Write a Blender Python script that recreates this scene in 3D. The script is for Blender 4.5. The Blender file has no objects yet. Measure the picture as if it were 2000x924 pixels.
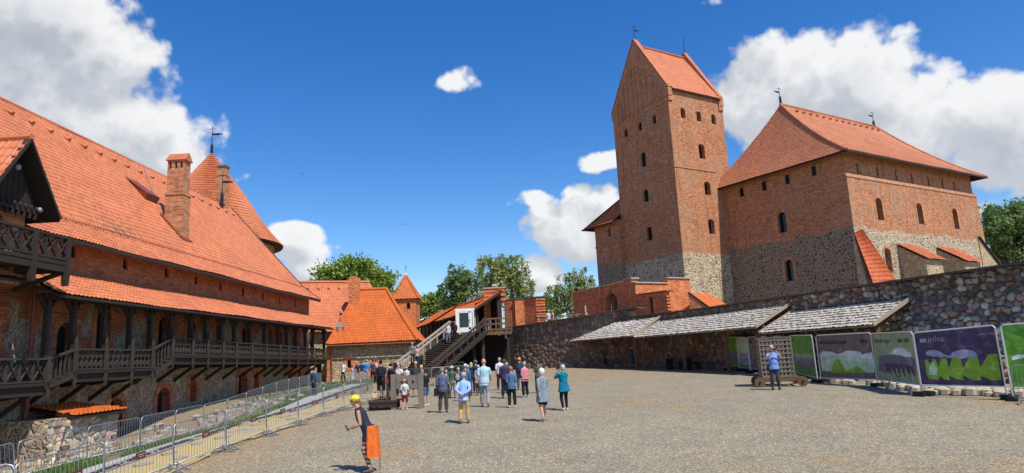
import bpy, bmesh, math, random
from mathutils import Vector, Matrix, geometry, noise
from math import sin, cos, pi, radians, sqrt, atan, atan2, tan
import numpy as np
random.seed(7)
SC = bpy.context.scene
COL = SC.collection
# ------------------------------------------------------------------ camera
FPX = 1300.0
_roll = atan(.05); _pit = atan(233*cos(_roll)/FPX)
CF = Vector((0, cos(_pit), sin(_pit))); _R0 = Vector((1, 0, 0)); _U0 = Vector((0, -sin(_pit), cos(_pit)))
CR = _R0*cos(_roll)-_U0*sin(_roll); CU = _R0*sin(_roll)+_U0*cos(_roll)
cd = bpy.data.cameras.new('camera'); cam = bpy.data.objects.new('camera', cd); COL.objects.link(cam)
cd.sensor_width = 36; cd.lens = 36*FPX/2000; cd.clip_start = .1; cd.clip_end = 8000
cam.matrix_world = Matrix((CR, CU, -CF)).transposed().to_4x4()
SC.camera = cam
def ray(x, y): return CF+CR*((x-1000)/FPX)-CU*((y-462)/FPX)
def atY(x, y, Y): r = ray(x, y); return r*(Y/r.y)
def proj(p):
    d = p.dot(CF); return 1000+FPX*p.dot(CR)/d, 462-FPX*p.dot(CU)/d
# ------------------------------------------------------------------ view, sun, sky
SC.view_settings.view_transform = 'Standard'; SC.view_settings.look = 'None'
SC.view_settings.exposure = 0.12; SC.view_settings.gamma = 1
SUN_EL = radians(57)
_sh = Vector((.63, -.7766))                      # horizontal direction towards the sun
sun_dir = Vector((_sh.x*cos(SUN_EL), _sh.y*cos(SUN_EL), sin(SUN_EL)))
sd = bpy.data.lights.new('sun', 'SUN'); sd.energy = 5.0; sd.angle = radians(.5); sd.color = (1, .945, .85)
so = bpy.data.objects.new('sun', sd); COL.objects.link(so)
so.rotation_euler = sun_dir.to_track_quat('Z', 'Y').to_euler(); so.location = sun_dir*60
W = bpy.data.worlds.new('World'); SC.world = W; W.use_nodes = True

class NT:
    def __init__(s, tree): s.t = tree; s.n = tree.nodes; s.l = tree.links
    def node(s, typ, ins=None, **kw):
        nd = s.n.new(typ)
        for k, v in kw.items(): setattr(nd, k, v)
        if ins:
            for k, v in ins.items():
                sk = nd.inputs[k]
                if isinstance(v, bpy.types.NodeSocket): s.l.new(v, sk)
                elif v is not None: sk.default_value = v
        return nd
    def m(s, op, a, b=None, c=None, clamp=False):
        nd = s.node('ShaderNodeMath', operation=op, use_clamp=clamp)
        for i, v in enumerate((a, b, c)):
            if v is None: continue
            if isinstance(v, bpy.types.NodeSocket): s.l.new(v, nd.inputs[i])
            else: nd.inputs[i].default_value = v
        return nd.outputs[0]
    def vm(s, op, a, b=None, out=0):
        nd = s.node('ShaderNodeVectorMath', operation=op)
        for i, v in enumerate((a, b)):
            if v is None: continue
            if isinstance(v, bpy.types.NodeSocket): s.l.new(v, nd.inputs[i])
            else: nd.inputs[i].default_value = v
        return nd.outputs[out]
    def mix(s, f, a, b, bt='MIX'):
        nd = s.node('ShaderNodeMix', data_type='RGBA', blend_type=bt)
        for k, v in ((0, f), (6, a), (7, b)):
            if isinstance(v, bpy.types.NodeSocket): s.l.new(v, nd.inputs[k])
            else: nd.inputs[k].default_value = (v if k == 0 else (*v, 1) if len(v) == 3 else v)
        return nd.outputs[2]
    def noise(s, vec, scale, detail=4, rough=.55, out=0):
        nd = s.node('ShaderNodeTexNoise', {'Vector': vec, 'Scale': scale, 'Detail': detail, 'Roughness': rough})
        return nd.outputs[out]
    def ss(s, x, a, b):
        nd = s.node('ShaderNodeMapRange', {'Value': x, 'From Min': a, 'From Max': b}, interpolation_type='SMOOTHSTEP')
        return nd.outputs[0]

def sky():
    g = NT(W.node_tree); g.n.clear()
    st = g.node('ShaderNodeTexSky', sky_type='NISHITA', sun_disc=False, sun_elevation=SUN_EL,
                sun_rotation=atan2(sun_dir.x, sun_dir.y), air_density=1.0, dust_density=.35, ozone_density=3.0, altitude=150)
    hsv = g.node('ShaderNodeHueSaturation', {'Hue': .509, 'Saturation': 1.37, 'Value': 1.0, 'Color': st.outputs[0]})
    tc = g.node('ShaderNodeTexCoord').outputs['Generated']
    d0 = g.vm('NORMALIZE', tc)
    # cumulus where the photo shows them: (pixel x, y, half width, half height, weight)
    B = [(30, 60, 270, 170, 1.15), (160, 100, 120, 120, 1.1), (80, 200, 220, 60, 1.05), (-60, 260, 420, 170, 1.1), (225, 270, 140, 85, 1.1), (312, 315, 80, 58, .95),
         (575, 472, 76, 40, .85), (610, 525, 45, 18, .55), (885, 160, 42, 20, .48), (1400, 8, 20, 14, .42),
         (1165, 304, 45, 20, .6), (1050, 392, 52, 22, .7), (1120, 445, 100, 68, .95), (1060, 545, 50, 40, .9), (1190, 415, 42, 45, .8),
         (1120, 374, 30, 24, .7),
         (1530, 160, 115, 100, 1.0), (1690, 165, 110, 95, 1.05), (1480, 230, 90, 70, .9), (1790, 220, 120, 100, 1.05),
         (1970, 250, 100, 120, 1.05), (1700, 250, 250, 90, 1.0), (1930, 395, 40, 26, .5), (1990, 380, 30, 14, .45),
         (2250, 250, 220, 120, 1), (470, 335, 20, 14, .3)]
    wob = g.node('ShaderNodeTexNoise', {'Vector': d0, 'Scale': 5.0, 'Detail': 3.0})
    wv = g.vm('SCALE', g.vm('SUBTRACT', wob.outputs['Color'], (.5, .5, .5))); wv.node.inputs['Scale'].default_value = .09
    def dens(d, det):
        dd = g.vm('ADD', d, wv)
        acc = None
        for x, y, rx, ry, w in B:
            c = ray(x, y).normalized()
            k = c.dot(CF)
            rxa = rx/FPX*k*1.0; rya = ry/FPX*k*1.0
            v = g.vm('MULTIPLY', g.vm('SUBTRACT', dd, tuple(c)), (1/rxa, 1/rxa, 1/rya))
            q = g.m('MULTIPLY_ADD', g.vm('DOT_PRODUCT', v, v, out=1), -w*.62, w)
            acc = q if acc is None else g.m('SMOOTH_MAX', acc, q, .15)
        n1 = g.noise(d, 11.0, det, .60)
        vo = g.node('ShaderNodeTexVoronoi', {'Vector': g.vm('ADD', d, g.vm('SCALE', g.noise(d, 16, 3, .6, out=1))), 'Scale': 13.0, 'Detail': 2.0, 'Roughness': .5, 'Lacunarity': 2.4}, feature='F1', normalize=True)
        vo.inputs['Vector'].links[0].from_node.inputs[1].links[0].from_node.inputs['Scale'].default_value = .02
        bil = g.m('MULTIPLY', g.m('SUBTRACT', .385, vo.outputs['Distance']), 1.9)
        n2 = g.noise(d, 3.6, 2, .5)
        a = g.m('ADD', acc, g.m('MULTIPLY', g.m('SUBTRACT', n1, .5), 1.5))
        a = g.m('ADD', a, bil)
        return g.m('ADD', a, g.m('MULTIPLY', g.m('SUBTRACT', n2, .5), .9)), n1
    a, n1 = dens(d0, 9.0)
    up = tuple((CU*.8+CR*.35).normalized()*.035)
    b, _ = dens(g.vm('ADD', d0, up), 5.0)
    alpha = g.ss(a, .30, .62)
    sh = g.ss(g.m('SUBTRACT', a, b), -.30, .62)            # thick above = grey base, thin above = bright top
    thin = g.ss(a, 1.9, .7)
    lit = g.m('MULTIPLY_ADD', sh, .65, g.m('MULTIPLY', thin, .42), clamp=True)
    ccol = g.mix(lit, (.34, .40, .49), (1.0, 1.0, 1.0))
    skyc = g.node('ShaderNodeVectorMath', {0: hsv.outputs[0]}, operation='SCALE'); skyc.inputs['Scale'].default_value = .15
    cc = g.node('ShaderNodeVectorMath', {0: ccol}, operation='SCALE'); cc.inputs['Scale'].default_value = .86
    out = g.mix(g.m('MULTIPLY', alpha, .97), skyc.outputs[0], cc.outputs[0])
    bg = g.node('ShaderNodeBackground', {'Color': out, 'Strength': 1.0})
    g.node('ShaderNodeOutputWorld', {'Surface': bg.outputs[0]})
    W.cycles.sampling_method = 'MANUAL'; W.cycles.sample_map_resolution = 512
sky()

# ------------------------------------------------------------------ object helpers
def tag(o, label=None, cat=None, group=None, kind=None):
    if label: o['label'] = label
    if cat: o['category'] = cat
    if group: o['group'] = group
    if kind: o['kind'] = kind
    return o
def empty(name, loc, label, cat, group=None):
    o = bpy.data.objects.new(name, None); COL.objects.link(o); o.location = loc; o.empty_display_size = .2
    return tag(o, label, cat, group)
def link(name, me, parent=None):
    o = bpy.data.objects.new(name, me); COL.objects.link(o)
    if parent is not None:
        o.parent = parent; par = parent; off = Vector()
        off = parent.matrix_world.translation if False else world_loc(parent)
        o.location = -off
    return o
def world_loc(o):
    v = Vector(o.location); p = o.parent
    while p is not None: v += Vector(p.location); p = p.parent
    return v
class MB:
    def __init__(s): s.v = []; s.f = []; s.m = []; s.uv = []
    def add(s, vs, fs, m=0, uv=None):
        b = len(s.v); s.v += [tuple(v) for v in vs]
        for i, f in enumerate(fs):
            s.f.append([b+k for k in f]); s.m.append(m); s.uv.append(uv[i] if uv else None)
        return s
    def box(s, c, size, R=None, m=0, taper=0):
        hx, hy, hz = [k/2 for k in size]; c = Vector(c); vs = []
        for z in (-hz, hz):
            t = 1-taper if z > 0 else 1
            for x, y in ((-hx, -hy), (hx, -hy), (hx, hy), (-hx, hy)):
                p = Vector((x*t, y*t, z)); vs.append(c+(R @ p if R else p))
        return s.add(vs, [(3, 2, 1, 0), (4, 5, 6, 7), (0, 1, 5, 4), (1, 2, 6, 5), (2, 3, 7, 6), (3, 0, 4, 7)], m)
    def hexa(s, P, m=0):          # eight corners: bottom four, top four
        return s.add(P, [(3, 2, 1, 0), (4, 5, 6, 7), (0, 1, 5, 4), (1, 2, 6, 5), (2, 3, 7, 6), (3, 0, 4, 7)], m)
    def fbox(s, fr, s0, s1, n0, n1, z0, z1, m=0):
        return s.hexa([fr.p(a, b, z) for z in (z0, z1) for a, b in ((s0, n0), (s1, n0), (s1, n1), (s0, n1))], m)
    def beam(s, a, b, w, h=None, m=0, up=(0, 0, 1)):
        a = Vector(a); b = Vector(b); h = h or w; d = (b-a).normalized(); u = Vector(up)
        if abs(d.dot(u)) > .98: u = Vector((0, 1, 0))
        x = d.cross(u).normalized(); y = x.cross(d).normalized(); vs = []
        for p in (a, b):
            for i, j in ((-1, -1), (1, -1), (1, 1), (-1, 1)): vs.append(p+x*(i*w/2)+y*(j*h/2))
        return s.hexa(vs, m)
    def tube(s, pts, rad, n=8, m=0, sx=None, cap=True):
        pts = [Vector(p) for p in pts]; N = len(pts)
        if not isinstance(rad, (list, tuple)): rad = [rad]*N
        vs = []; prev = None
        for i, p in enumerate(pts):
            d = (pts[min(i+1, N-1)]-pts[max(i-1, 0)]).normalized()
            if prev is None:
                u = Vector((0, 0, 1)) if abs(d.z) < .9 else Vector((1, 0, 0))
                x = d.cross(u).normalized()
            else: x = (prev-d*prev.dot(d)).normalized()
            prev = x; y = d.cross(x)
            r = rad[i]; rx, ry = r if isinstance(r, tuple) else (r, r)
            for k in range(n):
                a = 2*pi*k/n; vs.append(p+x*(cos(a)*rx)+y*(sin(a)*ry))
        fs = [(i*n+k, i*n+(k+1) % n, (i+1)*n+(k+1) % n, (i+1)*n+k) for i in range(N-1) for k in range(n)]
        if cap: fs += [tuple(range(n))[::-1], tuple((N-1)*n+k for k in range(n))]
        return s.add(vs, fs, m)
    def rings(s, R, m=0, cap=True):     # R = list of (center, rx, ry) horizontal-ish rings with axes X,Y
        n = 12; vs = []
        for c, rx, ry in R:
            for k in range(n): a = 2*pi*k/n; vs.append(Vector(c)+Vector((cos(a)*rx, sin(a)*ry, 0)))
        N = len(R)
        fs = [(i*n+k, i*n+(k+1) % n, (i+1)*n+(k+1) % n, (i+1)*n+k) for i in range(N-1) for k in range(n)]
        if cap: fs += [tuple(range(n))[::-1], tuple((N-1)*n+k for k in range(n))]
        return s.add(vs, fs, m)
    def ball(s, c, r, m=0, n=10, R=None):
        rx, ry, rz = r if isinstance(r, (tuple, list)) else (r, r, r); c = Vector(c); vs = []; h = n//2
        for i in range(1, h):
            t = pi*i/h
            for k in range(n):
                a = 2*pi*k/n; p = Vector((rx*sin(t)*cos(a), ry*sin(t)*sin(a), rz*cos(t))); vs.append(c+(R @ p if R else p))
        t0 = Vector((0, 0, rz)); t1 = -t0
        if R: t0 = R @ t0; t1 = R @ t1
        vs += [c+t0, c+t1]; T = (h-1)*n
        fs = [(i*n+k, (i+1)*n+k, (i+1)*n+(k+1) % n, i*n+(k+1) % n) for i in range(h-2) for k in range(n)]
        fs += [(T, k, (k+1) % n) for k in range(n)]+[(T+1, (h-2)*n+(k+1) % n, (h-2)*n+k) for k in range(n)]
        return s.add(vs, fs, m)
    def mesh(s, name, mats, smooth=False, recalc=False):
        me = bpy.data.meshes.new(name); me.from_pydata(s.v, [], s.f)
        mats = mats if isinstance(mats, (list, tuple)) else [mats]
        for mt in mats: me.materials.append(mt)
        me.polygons.foreach_set('material_index', s.m)
        if smooth: me.polygons.foreach_set('use_smooth', [True]*len(s.f))
        me.update()
        L = me.uv_layers.new(name='UVMap').data
        for i, p in enumerate(me.polygons):
            U = s.uv[i]
            if U is None:
                nn = p.normal
                if abs(nn.z) > .97: t = Vector((1, 0, 0)); b = Vector((0, 1, 0))
                else:
                    t = Vector((-nn.y, nn.x, 0)).normalized(); b = nn.cross(t)
                    if b.z < 0: b = -b
                    if t.x+t.y*.3 < 0: t = -t
                for li in p.loop_indices:
                    co = me.vertices[me.loops[li].vertex_index].co; L[li].uv = (co.dot(t), co.dot(b))
            else:
                for k, li in enumerate(p.loop_indices): L[li].uv = U[k]
        if recalc:
            bm = bmesh.new(); bm.from_mesh(me); bmesh.ops.recalc_face_normals(bm, faces=bm.faces); bm.to_mesh(me); bm.free()
        return me
    def build(s, name, mats, parent=None, smooth=False, label=None, recalc=False):
        o = link(name, s.mesh(name, mats, smooth, recalc), parent)
        if label: o['label'] = label
        return o
class Fr:
    def __init__(s, o, az, side=1, rev=False):
        a = radians(az); D = Vector((sin(a), cos(a), 0)); s.o = Vector((o[0], o[1], 0))
        s.N = Vector((D.y, -D.x, 0))*side; s.D = -D if rev else D
    def p(s, u, n, z): return s.o+s.D*u+s.N*n+Vector((0, 0, z))
def opening(s, z0, z1, w, arch=1.0, seg=8):
    """polygon (s,z) of an opening: arch = rise of the arch over half the width (0 = flat)"""
    h = w/2; rise = h*arch; zs = z1-rise
    P = [(s-h, z0), (s+h, z0)]
    if arch == 0: return P+[(s+h, z1), (s-h, z1)]
    for k in range(seg+1):
        a = pi*k/seg; P.append((s+h*cos(a), zs+rise*sin(a)))
    return P
def wall(mb, fr, outer, holes=(), n=0, depth=.35, m=0, rm=None, back=None):
    loops = [[Vector((a, b, 0)) for a, b in outer]]+[[Vector((a, b, 0)) for a, b in h] for h in holes]
    flat = [v for L in loops for v in L]
    tris = geometry.tessellate_polygon(loops)
    vs = [fr.p(v.x, n, v.y) for v in flat]; fs = []
    for t in tris:
        a, b, c = [vs[i] for i in t]
        nn = (b-a).cross(c-a)
        if nn.length < 1e-7: continue
        fs.append(tuple(t) if nn.dot(fr.N) > 0 else tuple(t)[::-1])
    mb.add(vs, fs, m)
    for h in holes:
        k = len(h)
        V = [fr.p(a, n, b) for a, b in h]+[fr.p(a, n-depth, b) for a, b in h]
        mb.add(V, [(i, (i+1) % k, k+(i+1) % k, k+i) for i in range(k)], m if rm is None else rm)
        if back is not None: mb.add([fr.p(a, n-depth, b) for a, b in h], [tuple(range(k))], back)
def window(fr, hole, parent, mats, n=0, depth=.35, bars=(2, 4), name='window', bar=.05, frame=.06):
    """glass pane behind a grid of bars, filling an opening"""
    mb = MB(); k = len(hole); nn = n-depth+.03
    mb.add([fr.p(a, nn, b) for a, b in hole], [tuple(range(k))], 0)
    ss_ = [a for a, b in hole]; zz = [b for a, b in hole]; s0, s1, z0, z1 = min(ss_), max(ss_), min(zz), max(zz)
    def top(s):       # height of the outline at s
        best = z0
        for i in range(k):
            (a, b), (c, d) = hole[i], hole[(i+1) % k]
            if min(a, c)-1e-6 <= s <= max(a, c)+1e-6 and abs(a-c) > 1e-6: best = max(best, b+(d-b)*(s-a)/(c-a))
        return best
    for i in range(1, bars[0]):
        s = s0+(s1-s0)*i/bars[0]; mb.fbox(fr, s-bar/2, s+bar/2, nn+.01, nn+.05, z0, top(s)-.01, 1)
    for j in range(1, bars[1]):
        z = z0+(z1-z0)*j/bars[1]
        xs = [s for s in np.linspace(s0, s1, 41) if top(s) >= z]
        if xs: mb.fbox(fr, xs[0]+.005, xs[-1]-.005, nn+.02, nn+.06, z-bar/2, z+bar/2, 1)
    if frame:
        for i in range(k):
            (a, b), (c, d) = hole[i], hole[(i+1) % k]
            mb.beam(fr.p(a, nn+.04, b), fr.p(c, nn+.04, d), frame, frame, 1, up=fr.N)
    return mb.build(name, mats, parent)
def arch_ring(mb, fr, hole, w=.28, n=.02, m=0, t=.1):
    """brick surround standing proud of the wall along an opening outline (open at the bottom)"""
    k = len(hole); cx = sum(a for a, b in hole)/k
    pts = hole[1:]+[hole[0]]            # from bottom right over the top to bottom left
    zt = max(b for a, b in hole)
    s0 = min(a for a, b in hole); s1 = max(a for a, b in hole)
    inner = [(a, b) for a, b in pts]; outer = []
    c = Vector(((s0+s1)/2, zt-(s1-s0)/2))
    for a, b in pts:
        if b <= c.y+1e-6: outer.append((a+(w if a > c.x else -w), b))
        else:
            d = (Vector((a, b))-c).normalized(); outer.append((a+d.x*w, b+d.y*w))
    K = len(pts); V = [fr.p(a, n, b) for a, b in inner]+[fr.p(a, n, b) for a, b in outer]+[fr.p(a, n-t, b) for a, b in inner]+[fr.p(a, n-t, b) for a, b in outer]
    uv = []; fs = []; run = 0
    for i in range(K-1):
        L = (Vector(pts[i+1])-Vector(pts[i])).length
        fs.append((i, i+1, K+i+1, K+i)); uv.append([(0, run), (0, run+L), (w, run+L), (w, run)]); run += L
    mb.add(V, fs, m, uv)
    mb.add(V, [(K+i, K+i+1, 3*K+i+1, 3*K+i) for i in range(K-1)]+[(i+1, i, 2*K+i, 2*K+i+1) for i in range(K-1)], m)
def tiles(mb, P, poly, pitch=.24, course=.3, prof=None, k=4, amp=.035, lip=.045, m=0, under=True, seed=0):
    """pantile sheet: real rolls and course steps over a convex plan polygon (u,w)"""
    us = [a for a, b in poly]; ws = [b for a, b in poly]; u0, u1, w0, w1 = min(us), max(us), min(ws), max(ws)
    nu = max(2, int(math.ceil((u1-u0)/pitch*k))); nc = max(1, int(math.ceil((w1-w0)/course)))
    rows = []
    for i in range(nc):
        rows.append((w0+i*course, lip, i)); rows.append((w0+(i+1)*course-.006, 0, i))
    if nc*course > (w1-w0)+.001: rows[-1] = (w1, 0, nc-1)
    vs = []; UV = {}
    prof = prof or (lambda w: 0)
    bm = bmesh.new(); lay = bm.loops.layers.uv.new('u')
    grid = []
    rnd = random.Random(seed)
    jit = {}
    for w, l, ci in rows:
        r = []
        for j in range(nu+1):
            u = u0+(u1-u0)*j/nu; ph = 2*pi*(u-u0)/pitch
            tid = (ci, int((u-u0)/pitch))
            if tid not in jit: jit[tid] = rnd.gauss(0, .006)
            h = amp*(.6*cos(ph)+.4*cos(2*ph+.8))+l+jit[tid]+.022*sin(u*.41+seed+w*.3)+.014*sin(u*1.13+w*.9)
            r.append(bm.verts.new((u, w, h)))
        grid.append(r)
    for a in range(len(rows)-1):
        for j in range(nu):
            f = bm.faces.new((grid[a][j], grid[a][j+1], grid[a+1][j+1], grid[a+1][j]))
            ci = rows[a][2] if a % 2 == 0 else rows[a+1][2]
            for lp, (dj, da) in zip(f.loops, ((0, 0), (1, 0), (1, 1), (0, 1))):
                uu = (grid[a][j+dj].co.x-u0)/pitch
                lp[lay].uv = (uu*.999+.0005, ci+(.05 if da == 0 and a % 2 == 0 else .9))
    K = len(poly)
    area = sum(poly[i][0]*poly[(i+1) % K][1]-poly[(i+1) % K][0]*poly[i][1] for i in range(K))
    for i in range(K):
        a = Vector((*poly[i], 0)); b = Vector((*poly[(i+1) % K], 0)); e = b-a
        if abs(e.x) < 1e-6 or abs(e.y) < 1e-6: continue
        nn = Vector((e.y, -e.x, 0))*(1 if area > 0 else -1)
        bmesh.ops.bisect_plane(bm, geom=bm.verts[:]+bm.edges[:]+bm.faces[:], plane_co=a, plane_no=nn.normalized(), clear_outer=True)
    bm.verts.index_update()
    vs = [P(v.co.x, v.co.y, prof(v.co.y)+v.co.z) for v in bm.verts]
    mb.add(vs, [tuple(v.index for v in f.verts) for f in bm.faces], m, [[tuple(lp[lay].uv) for lp in f.loops] for f in bm.faces])
    bm.free()
def slab(mb, P, poly, prof, drop=.06, t=.08, m=0, steps=4):
    """boarding under a tile sheet, follows prof along w"""
    ws = sorted(set([w for u, w in poly])); w0, w1 = ws[0], ws[-1]
    K = len(poly)
    def span(w):
        xs = []
        for i in range(K):
            (a, b), (c, d) = poly[i], poly[(i+1) % K]
            if min(b, d)-1e-6 <= w <= max(b, d)+1e-6:
                if abs(b-d) < 1e-9: xs += [a, c]
                else: xs.append(a+(c-a)*(w-b)/(d-b))
        return min(xs), max(xs)
    L = [w0+(w1-w0)*(i/steps)**1.3 for i in range(steps+1)]
    V = []
    for w in L:
        a, b = span(w)
        for h in (-drop, -drop-t): V += [P(a, w, prof(w)+h), P(b, w, prof(w)+h)]
    fs = []
    for i in range(steps):
        q = i*4; r = q+4
        fs += [(q, q+1, r+1, r), (q+3, q+2, r+2, r+3), (q+1, q+3, r+3, r+1), (q+2, q, r, r+2)]
    fs += [(0, 2, 3, 1), (steps*4, steps*4+1, steps*4+3, steps*4+2)]
    mb.add(V, fs, m)
def ridge(mb, a, b, r=.13, step=.38, m=0):
    a = Vector(a); b = Vector(b); L = (b-a).length; n = max(1, int(L/step)); d = (b-a)/n
    for i in range(n):
        p = a+d*i
        mb.tube([p-d*.02, p+d*1.06], [r*1.08, r*.92], 8, m)
# ------------------------------------------------------------------ materials
def mat(name):
    m = bpy.data.materials.new(name); m.use_nodes = True; m.node_tree.nodes.clear(); g = NT(m.node_tree)
    def out(col, rough=.85, bump=None, bd=.02, bs=.6, spec=.3, metal=0, **kw):
        ins = {'Base Color': col if isinstance(col, bpy.types.NodeSocket) else (*col, 1), 'Roughness': rough, 'Metallic': metal, 'Specular IOR Level': spec}
        if bump is not None:
            ins['Normal'] = g.node('ShaderNodeBump', {'Height': bump, 'Distance': bd, 'Strength': bs}).outputs[0]
        ins.update(kw)
        b = g.node('ShaderNodeBsdfPrincipled', ins)
        g.node('ShaderNodeOutputMaterial', {'Surface': b.outputs[0]})
        return m
    return m, g, out
def plain(name, col, rough=.7, var=.12, scale=3.0, spec=.3, metal=0, bump=0):
    m, g, out = mat(name)
    tc = g.node('ShaderNodeTexCoord').outputs['Object']
    n = g.noise(tc, scale, 5, .6)
    k = g.m('MULTIPLY_ADD', n, 2*var, 1-var)
    c = g.node('ShaderNodeVectorMath', {0: tuple(col)}, operation='SCALE'); g.l.new(k, c.inputs['Scale'])
    return out(c.outputs[0], rough, bump=n if bump else None, bd=bump or .01, spec=spec, metal=metal)
def _brick(g, uv, c1, c2, mortar, bw=.29, bh=.095, ms=.013):
    wb = g.vm('ADD', uv, g.vm('MULTIPLY', g.noise(uv, 1.3, 2, .5, out=1), (.03, .03, 0)))
    b = g.node('ShaderNodeTexBrick', {'Vector': wb, 'Color1': (*c1, 1), 'Color2': (*c2, 1), 'Mortar': (*mortar, 1), 'Scale': 1.0,
               'Mortar Size': ms, 'Mortar Smooth': .25, 'Bias': 0.0, 'Brick Width': bw, 'Row Height': bh})
    return b.outputs['Color'], b.outputs['Fac']
def _stone(g, uv, scale, palette, mortar, mw=.07):
    d = g.vm('ADD', uv, g.vm('MULTIPLY', g.noise(uv, 2.2*scale, 3, .6, out=1), (.22/scale, .22/scale, 0)))
    v = g.node('ShaderNodeTexVoronoi', {'Vector': d, 'Scale': scale, 'Randomness': .95}, voronoi_dimensions='2D')
    e = g.node('ShaderNodeTexVoronoi', {'Vector': d, 'Scale': scale, 'Randomness': .95}, voronoi_dimensions='2D', feature='DISTANCE_TO_EDGE')
    v2 = g.node('ShaderNodeTexVoronoi', {'Vector': d, 'Scale': scale*1.9, 'Randomness': 1.0}, voronoi_dimensions='2D')
    e2 = g.node('ShaderNodeTexVoronoi', {'Vector': d, 'Scale': scale*1.9, 'Randomness': 1.0}, voronoi_dimensions='2D', feature='DISTANCE_TO_EDGE')
    pick = g.ss(g.noise(uv, .9*scale, 2, .5), .50, .52)
    vcol = g.mix(pick, v.outputs['Color'], v2.outputs['Color'])
    edist = g.m('ADD', g.m('MULTIPLY', e.outputs['Distance'], g.m('SUBTRACT', 1, pick)), g.m('MULTIPLY', e2.outputs['Distance'], g.m('MULTIPLY', pick, .8)))
    sep = g.node('ShaderNodeSeparateColor', {'Color': vcol})
    cr = g.node('ShaderNodeValToRGB', {'Fac': sep.outputs[0]}); el = cr.color_ramp.elements
    cr.color_ramp.interpolation = 'CONSTANT'
    for i, c in enumerate(palette):
        if i < 2: el[i].position = i/len(palette); el[i].color = (*c, 1)
        else: q = el.new(i/len(palette)); q.color = (*c, 1)
    sp = g.noise(uv, 14*scale, 5, .7)
    col = g.mix(1.0, cr.outputs[0], g.node('ShaderNodeCombineColor', {i: g.m('MULTIPLY_ADD', sp, .9, .55) for i in range(3)}).outputs[0], 'MULTIPLY')
    rim = g.m('MULTIPLY_ADD', sep.outputs[1], .09, mw*.6)
    f = g.ss(g.m('SUBTRACT', edist, rim), -.02, .03)
    mc = g.mix(g.noise(uv, 6, 4, .7), tuple(k*.75 for k in mortar), tuple(min(1, k*1.2) for k in mortar))
    h = g.m('ADD', g.ss(edist, 0.0, .3), g.m('MULTIPLY', sp, .25))
    return g.mix(f, mc, col), h
PAL_GREY = [(.30, .22, .15), (.40, .31, .21), (.20, .16, .12), (.34, .22, .15), (.46, .38, .27), (.26, .23, .19), (.38, .25, .17)]
PAL_TAN = [(.46, .34, .20), (.55, .44, .28), (.33, .25, .16), (.47, .30, .18), (.62, .51, .35), (.26, .21, .15), (.52, .39, .23)]
BR_OLD = ((.56, .20, .078), (.37, .115, .050), (.50, .34, .20))
BR_RED = ((.44, .12, .05), (.33, .08, .036), (.40, .26, .17))
BR_NEW = ((.66, .185, .058), (.54, .14, .042), (.56, .27, .15))
def masonry(name, br=BR_OLD, pal=PAL_GREY, mortar=(.34, .29, .22), scale=2.6, split=None, amp=1.2, patches=None, decay=0., wash=0., mw=.07, streaks=.45):
    """brick above, fieldstone below height `split`; patches=(lo,hi,threshold) lets brick show in stone"""
    m, g, out = mat(name)
    uv = g.node('ShaderNodeTexCoord').outputs['UV']
    pos = g.node('ShaderNodeNewGeometry').outputs['Position']
    big = g.noise(pos, .35, 4, .6); med = g.noise(pos, 1.7, 4, .65)
    bc, bf = _brick(g, uv, *br)
    fleck = g.node('ShaderNodeTexWhiteNoise', {'Vector': g.vm('FLOOR', g.vm('MULTIPLY', uv, (1/.29, 1/.095, 1)))}).outputs['Value']
    k = g.m('ADD', g.m('MULTIPLY_ADD', med, .7, .42), g.m('MULTIPLY_ADD', fleck, .55, -.04))
    bc = g.mix(1.0, bc, g.node('ShaderNodeCombineColor', {i: k for i in range(3)}).outputs[0], 'MULTIPLY')
    if wash: bc = g.mix(g.m('MULTIPLY', g.ss(big, .42, .68), wash*.8), bc, (.42, .30, .20))
    streak = g.noise(g.vm('MULTIPLY', pos, (1.6, 1.6, .13)), 1.5, 5, .65)
    bc = g.mix(g.m('MULTIPLY', g.ss(streak, .50, .72), streaks), bc, (.13, .065, .045))
    bh = g.m('SUBTRACT', 1.0, bf)
    if decay:
        dz = g.noise(g.vm('MULTIPLY', pos, (1, 1, 2.2)), 1.1, 6, .68)
        dk = g.ss(dz, .60, .68)
        bc = g.mix(g.m('MULTIPLY', dk, decay), bc, (.22, .10, .055)); bh = g.m('SUBTRACT', bh, g.m('MULTIPLY', dk, 2.5))
    if split is None:
        return out(bc, .9, bh, .012, .7)
    sc, sh = _stone(g, uv, scale, pal, mortar, mw)
    z = g.node('ShaderNodeSeparateXYZ', {0: pos}).outputs[2]
    t = g.m('ADD', g.m('SUBTRACT', z, split), g.m('MULTIPLY', g.m('SUBTRACT', g.noise(pos, .55, 3, .5), .5), amp*2))
    f = g.ss(t, -.04, .04)                  # 1 = brick
    if patches:
        lo, hi, th = patches
        pn = g.m('MULTIPLY', g.ss(g.noise(g.vm('ADD', pos, (31, 7, 3)), .42, 3, .5), th, th+.015), g.ss(z, lo, lo+.1))
        inv = g.m('MULTIPLY', g.ss(g.noise(g.vm('ADD', pos, (3, 17, 9)), .36, 3, .5), .50, .515), g.ss(z, hi, hi-.1))
        f = g.m('MAXIMUM', g.m('MULTIPLY', f, g.m('SUBTRACT', 1, inv)), pn)
    return out(g.mix(f, sc, bc), .92, g.m('ADD', g.m('MULTIPLY', bh, f), g.m('MULTIPLY', g.m('MULTIPLY', sh, 3.5), g.m('SUBTRACT', 1, f))), .02, .8)
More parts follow.
